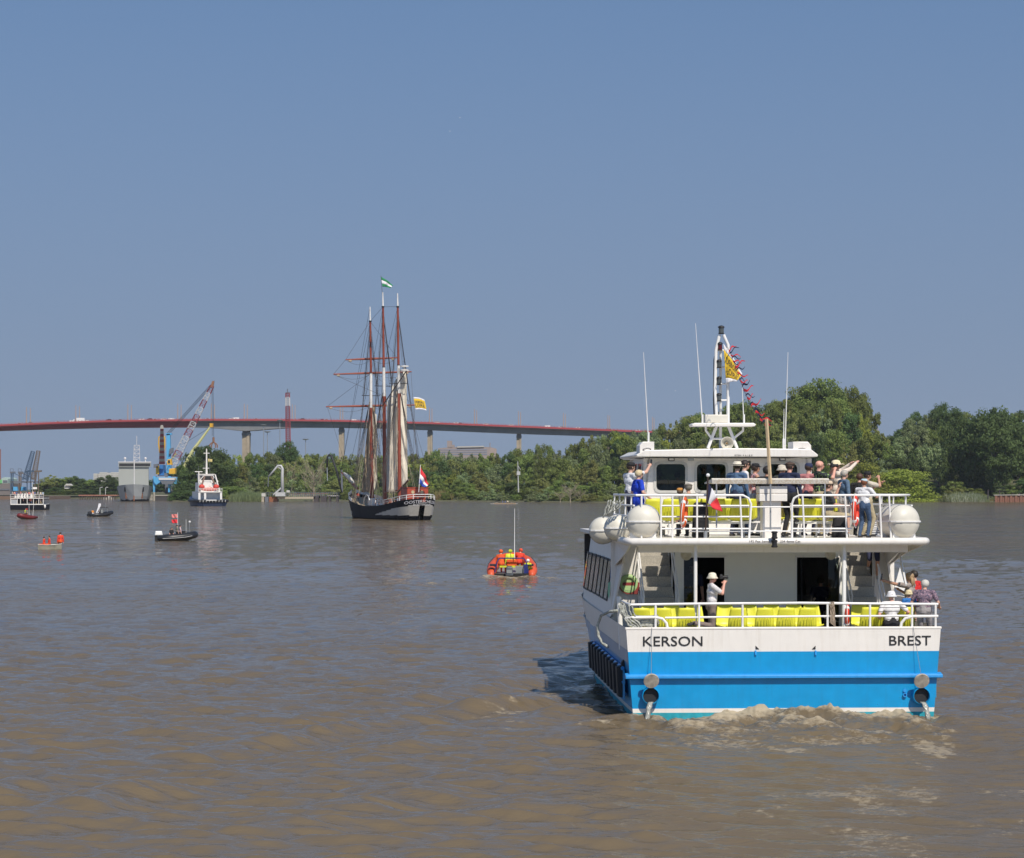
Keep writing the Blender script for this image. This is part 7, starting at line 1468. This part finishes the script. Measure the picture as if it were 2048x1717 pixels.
MB().prism([q(874, 960), q(980, 960), q(980, 894.5), q(915, 894), q(876, 897)], (0, 20, 0)).build('wall', CON2, t); MB().prism([q(980, 960), q(993, 960), q(993, 898), q(980, 894.5)], (0, 20, 0)).build('end_wall', mat('tan_end_wall', (.34, .27, .24), .8), t); MB().prism([q(894, 896), q(904, 896), q(904, 882), q(894, 882)], (0, 8, 0)).build('roof_tower', CON2, t); MB().prism([q(904, 895), q(909, 895), q(909, 890), q(904, 890)], (0, 8, 0)).build('roof_tower', CON2, t); MB().prism([q(914, 896, -1), q(968, 894.7, -1), q(968, 892, -1), q(914, 893, -1)], (0, 6, 0)).build('attic_storey', mat('pale_attic_cladding', (.42, .40, .37), .7), t)
for y0 in (899, 903.5, 908): MB().prism([q(878, y0+1.9, -.2), q(974, y0+1.9, -.2), q(974, y0, -.2), q(878, y0+.6, -.2)], (0, .1, 0)).build('window_band', mat('grey_blue_glazing', (.20, .23, .30), .3), t)
MB().bar(q(980, 895), q(980, 886), .4).build('roof_stack', CON2, t)
# lattice pylon and floodlight masts
q = Q(577, 1500); t = thing('lattice_mast', 'tall slim red and white lattice mast rising above the bridge', 'mast', q.o()); lattice_parts(t, q(577.5, 985), q(575.2, 787), 2.9, 2.3, 46, [RW1]*10+[RW2], .22, 'mast_section', 4); mb = MB(); mb.bar(q(575, 787), q(575, 778), .3, 5); mb.bar(q(571, 786), q(581, 785.5), .2, 4); mb.build('mast_head', CGRY, t)
for px, top, lb in ((527.5, 850, 'leftmost'), (535, 864, 'second from left'), (560, 841, 'tallest'), (611.5, 879, 'rightmost')):
    q = Q(px, 1400); t = thing('floodlight_mast', 'thin floodlight mast in front of the bridge, '+lb, 'light mast', q.o(), group='floodlight masts'); MB().bar(q(px, 985), q(px-.3, top), .32, 6, .2).build('post', STEEL, t); a = q(px-.3, top); MB().lathe([(.3, -.5), (1.7, -.2), (1.9, .15), (.4, .35)], a, 10).build('lamp_ring', STEEL, t)
for px, top in ((200, 976), (211, 976)):
    q = Q(px, 1250); t = thing('lamp_post', 'pale lamp post on the far jetty left of the grey ship', 'lamp post', q.o(), group='lamp posts on the far jetty'); MB().tube([q(px, 997), q(px, top), q(px+3, top-1)], .11, 5).build('post', WR, t); MB().box(q(px+3.4, top-1), (.8, .3, .2)).build('lamp_head', WR, t)
# far red-brown jetty
q = Q(197, 1170); t = thing('jetty', 'low red-brown jetty on piles left of the grey ship', 'jetty', q.o()); MB().prism([q(157, 992.5), q(234, 992.5), q(234, 990), q(157, 990)], (0, 6, 0)).build('deck', mat('red_brown_planks', (.28, .13, .09), .9), t)
for i in range(15): px = 160+i*5; MB().bar(q(px, 1000, .5), q(px, 992, .5), .3, 5).build('pile', mat('dark_timber', (.07, .055, .045), .9), t)
q = Q(217, 1180); t = thing('moored_launch', 'small pale launch lying at the far jetty', 'boat', q.o()); MB().loft([[Vector((x, -b, 0)), Vector((x, -b*1.2, 1.0)), Vector((x, b*1.2, 1.0)), Vector((x, b, 0))] for x, b in ((-2.6, .1), (-1.5, .8), (2, .8), (2.4, .6))]).build('hull', WALLW, t); MB().bb(-.6, 1.2, -.5, .5, 1, 2).build('cabin', WALLW, t)
q = Q(125, 1290); t = thing('white_house', 'small white house among the far trees at the left', 'house', q.o()); MB().prism([q(129, 978), q(137, 978), q(137, 971), q(129, 971)], (0, 5, 0)).build('wall', WALLW, t); MB().prism([q(130, 971.5, -1), q(142, 971.5, -1), q(138, 968, -1), q(132, 968, -1)], (0, 7, 0)).build('roof', WALLW, t)
# tug
D_ = DW(1013); TF = Frame(424, D_, 17); q = TF.L; t = thing('tugboat', 'dark blue and white harbour tug with orange lifeboat seen from its stern quarter', 'tugboat', TF.o, TF.a); t.scale = (.92, .85, 1); TB = mat('tug_navy_hull', (.018, .030, .065), .4, var=.15, spec=.3)
MB().loft([[Vector((-b*.85, y+.3, -.8)), Vector((-b, y, z*.45)), Vector((-b*1.02, y, z)), Vector((b*1.02, y, z)), Vector((b, y, z*.45)), Vector((b*.85, y+.3, -.8))] for y, b, z in ((-1.2, 3.2, 2.0), (0, 4.9, 2.0), (2, 5.3, 2.0), (12, 5.3, 2.1), (20, 4.4, 2.6), (25, 2.6, 3.3), (28, .4, 3.8))]).build('hull', TB, t, smooth=30)
mb = MB(); mb.tube([(-5.5, 14, 1.7), (-5.5, 2, 1.6), (-5.0, 0, 1.6), (-3.2, -1.4, 1.6), (3.2, -1.4, 1.6), (5.0, 0, 1.6), (5.5, 2, 1.6), (5.5, 14, 1.7)], .42, 8); fd = mb.build('rubber_fender', BLK, t, smooth=True)
for i in range(9): MB().bar((-4.2+i*1.05, -1.8, 2.0), (-4.3+i*1.05, -1.85, 1.25), .06, 4).build('fender_chain', WR, fd)
MB().bb(-3.8, 3.8, 6, 18, 2.0, 4.2).build('deckhouse', W_, t); MB().bb(-3.9, 3.9, 3.4, 18, 4.2, 4.45).build('boat_deck', W_, t)
for x in (-3.6, -1.7, 3.6): MB().bb(x-.35, x+.35, 3.6, 4.2, 2.0, 4.2).build('deck_column', W_, t)
MB().bb(-2.9, 2.9, 9, 17, 4.45, 7.2).build('accommodation', W_, t); MB().prism([(-2.2, 11, 7.2), (2.2, 11, 7.2), (2.4, 11, 9.6), (-2.4, 11, 9.6)], (0, 5, 0)).build('wheelhouse', W_, t); MB().prism([(-2.1, 10.9, 8.0), (2.1, 10.9, 8.0), (2.2, 10.9, 9.2), (-2.2, 10.9, 9.2)], (0, .05, 0)).build('wheelhouse_windows', BLK, t); MB().bb(-2.6, 2.6, 10.6, 16.4, 9.62, 9.85).build('wheelhouse_roof', W_, t)
mb = MB(); mb.bar((.1, 12, 9.8), (.1, 12, 17.6), .36, 8, .18); mb.bar((-.9, 12, 16.2), (1.1, 12, 16.2), .12); mb.bar((-1.2, 12, 11.6), (1.0, 12, 11.6), .1); mst_ = mb.build('mast', W_, t); mb = MB(); mb.bar((-2.9, 9.5, 7), (-2.9, 9.5, 10.4), .22); mb.bar((-4.2, 9.5, 10.5), (-1.7, 9.5, 10.5), .14); mb.build('radar_mast', W_, t)
mb = MB(); mb.bar((3.4, 5, 4.4), (2.2, 7, 9.6), .22, 6); mb.bar((3.4, 5, 4.4), (-.3, 4.2, 6.2), .14, 6); mb.build('deck_crane', W_, t)
for x0, x1 in ((-2.4, -1.0), (2.4, 1.2)): MB().bar((x0*1.3, 7, 4.6), (x1, 9, 9.0), .3, 8).build('exhaust_funnel', mat('brown_funnel', (.17, .09, .06), .5), t)
ORB = mat('lifeboat_orange', (.72, .10, .035), .4); mb = MB(); mb.ell((-.2, 4.4, 5.1), (2.9, .9, .55)); lb_ = mb.build('lifeboat', ORB, t, smooth=True)
for x in (-2.7, 2.1): MB().ell((x, 4.4, 5.9), (1.0, .9, .75)).build('lifeboat_cover', mat('red_cover', (.60, .05, .03), .6), lb_, smooth=True)
mb = MB()
for i in range(10): mb.bar((-4+i*.88, 3.4, 4.45), (-4+i*.88, 3.4, 5.4), .05, 4)
mb.bar((-4, 3.4, 5.4), (4, 3.4, 5.4), .06, 4); mb.bar((-4, 3.4, 4.95), (4, 3.4, 4.95), .05, 4); mb.build('deck_rail', WR, t)
for x in (-2.6, -.7, 1.2): MB().bar((x, 12, 9.8), (x-.05, 12, 15+x), .05, 4).build('whip_antenna', CGRY, t)
mb = MB(); mb.tube([(-3.4, 6, 4.4), (-3.4, 6, 7.5), (-1.2, 9, 9.4), (1.6, 9, 9.4), (3.0, 6, 7.5)], .12, 5); mb.build('stay_frame', W_, t); lettering('TUG' if False else '', .1, W_, t, Matrix()) if False else None
MB().bb(-2.2, 1.2, -1.92, -1.88, 1.75, 2.0).build('name_strip', WR, t); c = TF.L(420, 921, 12); flag('small yellow flag on the mast of the tug', TF.W(c), [(mat('flag_pale_yellow', (.6, .5, .2), .8), 0, 1)], [(-.6, 0, .5), (.7, 0, .3), (.7, 0, -.5), (-.6, 0, -.4)], .1, rz=0)
# loading jetty with its pipe gantry
JD = 975; q = Q(600, JD); t = thing('loading_jetty', 'concrete loading jetty on dark piles with a walkway, in front of the wood', 'jetty', q.o()); JC = mat('tan_jetty_concrete', (.40, .34, .25), .85, var=.2, dirt=.4); PIL = mat('dark_pile', (.06, .05, .05), .9)
MB().prism([q(553, 998.5), q(630, 998), q(630, 993.5), q(553, 994)], (0, 6, 0)).build('deck', JC, t); MB().prism([q(547, 991.5, 1), q(650, 991, 1), q(650, 990, 1), q(547, 990.3, 1)], (0, 3, 0)).build('walkway', CAPC, t); MB().prism([q(565, 989.5, 1), q(655, 988.5, 1), q(655, 987, 1), q(565, 988, 1)], (0, .6, 0)).build('red_pipeline', mat('dull_red_pipe', (.30, .10, .07), .7), t)
for px0, px1, m_ in ((523, 528, JC), (530, 537, LBL and CGRY), (538, 555, RUST), (627, 637, PIL), (641, 653, PIL), (657, 661, PIL), (672, 676, PIL)): MB().prism([q(px0, 1006), q(px1, 1006), q(px1, 994 if px0 < 560 else 992), q(px0, 994 if px0 < 560 else 992)], (0, 5, 0)).build('dolphin', m_, t)
MB().prism([q(523, 993.5, -.2), q(531, 993.5, -.2), q(531, 987, -.2), q(523, 987, -.2)], (0, .2, 0)).build('notice_board', WALLW, t); MB().prism([q(573, 986), q(579, 986), q(579, 981), q(573, 981)], (0, 3, 0)).build('control_cabin', WALLW, t); MB().prism([q(655, 993), q(677, 993), q(677, 991), q(655, 991)], (0, 5, 0)).build('deck', CAPC, t)
mb = MB(); px = 525
while px < 680: mb.bar(q(px, 994, 0), q(px, 985.5, 0), .1, 4); px += 4
for y_ in (986, 989): mb.bar(q(524, y_), q(680, y_-1), .08, 4)
o = mb.build('handrail', CGRY, t); o['kind'] = 'stuff'
q = Q(560, JD-1); t = thing('pipe_crane', 'pale grey loading arm bent over like a crane on the jetty', 'loading arm', q.o()); GPA = mat('pale_grey_paint', (.45, .45, .44), .5); MB().tube([q(565, 990), q(564.5, 950), q(565, 938), q(562, 932), q(556, 932), q(549, 940), q(537, 954)], [.75, .62, .55, .5, .5, .4, .35], 8).build('pipe_arm', GPA, t, smooth=True); MB().bar(q(537, 954), q(536, 974), .2, 5).build('drop_hose', CGRY, t); MB().bar(q(547, 990), q(563, 976), .35, 6).build('brace', GPA, t); MB().bar(q(555, 934), q(564, 940), .25, 5).build('upper_brace', GPA, t); MB().box(q(561, 989), (4, 3, 1.6)).build('base', GPA, t)
q = Q(672, JD-2); t = thing('pipe_crane', 'black gooseneck loading arm behind the bow of the sailing ship', 'loading arm', q.o()); MB().tube([q(684, 985), q(674, 945), q(663, 912), q(658, 910), q(655, 914), q(654, 935)], .42, 6).build('pipe_arm', BLK, t, smooth=True); MB().bar(q(654, 935), q(655, 962), .2, 5).build('drop_hose', STEEL, t); MB().bar(q(684, 985), q(683, 940), .4, 5).build('post', CGRY, t)
# signal mast on the wooded bank
q = Q(1037, 985); t = thing('signal_mast', 'slim grey signal mast standing in front of the wood left of the ferry', 'signal mast', q.o()); mb = MB().bar(q(1037, 985), q(1035.5, 923), .3, 6, .15); mb.build('post', GPA, t); MB().box(q(1037, 947), (1.4, .8, 1.5)).build('platform', GPA, t); MB().bar(q(1036.5, 933), q(1041, 940), .12, 4).build('yard_arm', GPA, t)
# right bank: sheet pile wall, posts, buoy, watching crowd
q = Q(2020, 945); t = thing('sheet_pile_wall', 'rusty sheet pile wall at the right edge of the river', 'wall', q.o()); SPW = mat('rusty_sheet_pile', (.22, .10, .065), .9, var=.3, dirt=.5, streak=1, dirt_col=(.12, .07, .05))
for i in range(16): a = q(1990+i*5, 1003.5, .4*(i % 2)); b = q(1994.6+i*5, 991.5, .4*(i % 2)); MB().prism([(a.x, a.y, a.z-1), (b.x, a.y, a.z-1), (b.x, a.y, b.z), (a.x, a.y, b.z)], (0, .3, 0)).build('pile_sheet', SPW, t)
MB().prism([q(1988, 991.5, -.2), q(2070, 990.5, -.2), q(2070, 989, -.2), q(1988, 990, -.2)], (0, 1.2, 0)).build('capping', CAPC, t)
for px, lb in ((1976, 'dark mooring post left of the sheet pile wall on the right bank'), (1999, 'dark mooring post on the sheet pile wall at the right bank')): q = Q(px, 950); t = thing('mooring_post', lb, 'post', q.o()); MB().bar(q(px, 1003), q(px, 981), .28, 6).build('post', PIL, t); MB().lathe([(.32, -.2), (.34, .1), (.1, .2)], q(px, 981), 8).build('cap', PIL, t)
q = Q(1840, DW(1001.5)); t = thing('buoy', 'small white buoy on the water right of the ferry', 'buoy', q.o()); MB().ell((0, 0, .3), (.5, .5, .5)).build('float', WR, t); MB().bar((0, 0, .7), (0, 0, 1.1), .06).build('ring_post', WR, t)
q = Q(2035, 962); mb = MB(); rn = random.Random(3)
crowd2 = []
for i in range(22): px = rn.uniform(2026, 2060); p = q(px, 0, rn.uniform(0, 8)); z = ground_z(px, q.D+p.y)+.9; capsule(mb, (p.x, p.y, z), (p.x, p.y, z+1.0), .22, .2, 6); mb.ell((p.x, p.y, z+1.45), .13, 6, 5)
o = mb.build('far_crowd', C('pale_pink', (.6, .45, .47))); o.location = q.o(); tag(o, 'people crowded on the far bank at the right edge, in pale clothes', 'crowd', kind='stuff')
# birds
def bird(label, px, py, D, s, col):
    q = Q(px, D); c = q(px, py); t = thing('gull', label, 'bird', q.o()+Vector((c.x, 0, c.z))); MB().ell((0, 0, 0), (.28*s, .09*s, .09*s)).build('body', col, t, smooth=True)
    for sg in (-1, 1): MB().add([Vector((.1*s, 0, .02)), Vector((-.1*s, 0, .02)), Vector((-.12*s, sg*.45*s, .18*s)), Vector((.06*s, sg*.45*s, .2*s)), Vector((-.15*s, sg*.8*s, .05*s))], [(0, 1, 2, 3), (3, 2, 4)]).build('wing', col, t, solid=.02)
bird('white gull in the sky, lower left of a pair', 900, 263, 500, .45, WR); bird('white gull in the sky, upper right of a pair', 920, 236, 500, .45, WR); bird('dark bird flying in the sky left of the ferry mast top', 1351, 478, 500, .4, CGRY); bird('tiny gull low in the sky left of the ferry antennas', 1214, 780, 600, .4, WR); bird('tiny gull low in the sky between two antennas of the ferry', 1351, 782, 600, .45, WR)
# ------------------------------------------------------------------ summer haze
mb = MB(); mb.bb(-2600, 2600, -60, 3600, -3, 130); hzo = mb.build('haze', None); hzo.data.materials.clear()
hm = bpy.data.materials.new('haze_air'); hm.use_nodes = True; n_ = hm.node_tree.nodes; n_.clear(); ou = n_.new('ShaderNodeOutputMaterial'); pv = n_.new('ShaderNodeVolumePrincipled')
pv.inputs['Color'].default_value = (.86, .91, 1, 1); pv.inputs['Density'].default_value = .00004; pv.inputs['Anisotropy'].default_value = .0; hm.node_tree.links.new(pv.outputs[0], ou.inputs['Volume']); hzo.data.materials.append(hm)
tag(hzo, 'thin pale summer haze over the river', 'haze', kind='stuff')
# ------------------------------------------------------------------ labels: things alike are told apart by their order along the view
def _order_labels():
    by = {}
    for o in scene.objects:
        if o.parent is None and 'label' in o and o.get('kind') is None: by.setdefault(o['label'], []).append(o)
    ords = ['leftmost', 'second from left', 'third from left', 'fourth from left', 'fifth from left', 'sixth from left', 'seventh from left', 'eighth from left', 'ninth from left', 'tenth from left', 'eleventh from left', 'twelfth from left', 'thirteenth from left', 'fourteenth from left', 'fifteenth from left', 'sixteenth from left']
    for lb, os_ in by.items():
        if len(os_) < 2: continue
        os_.sort(key=lambda o: o.location.x/max(1, o.location.y))
        for i, o in enumerate(os_):
            w = 'rightmost' if i == len(os_)-1 else (ords[i] if i < len(ords) else 'number %d from left' % (i+1)); o['label'] = lb+', '+w
_order_labels()
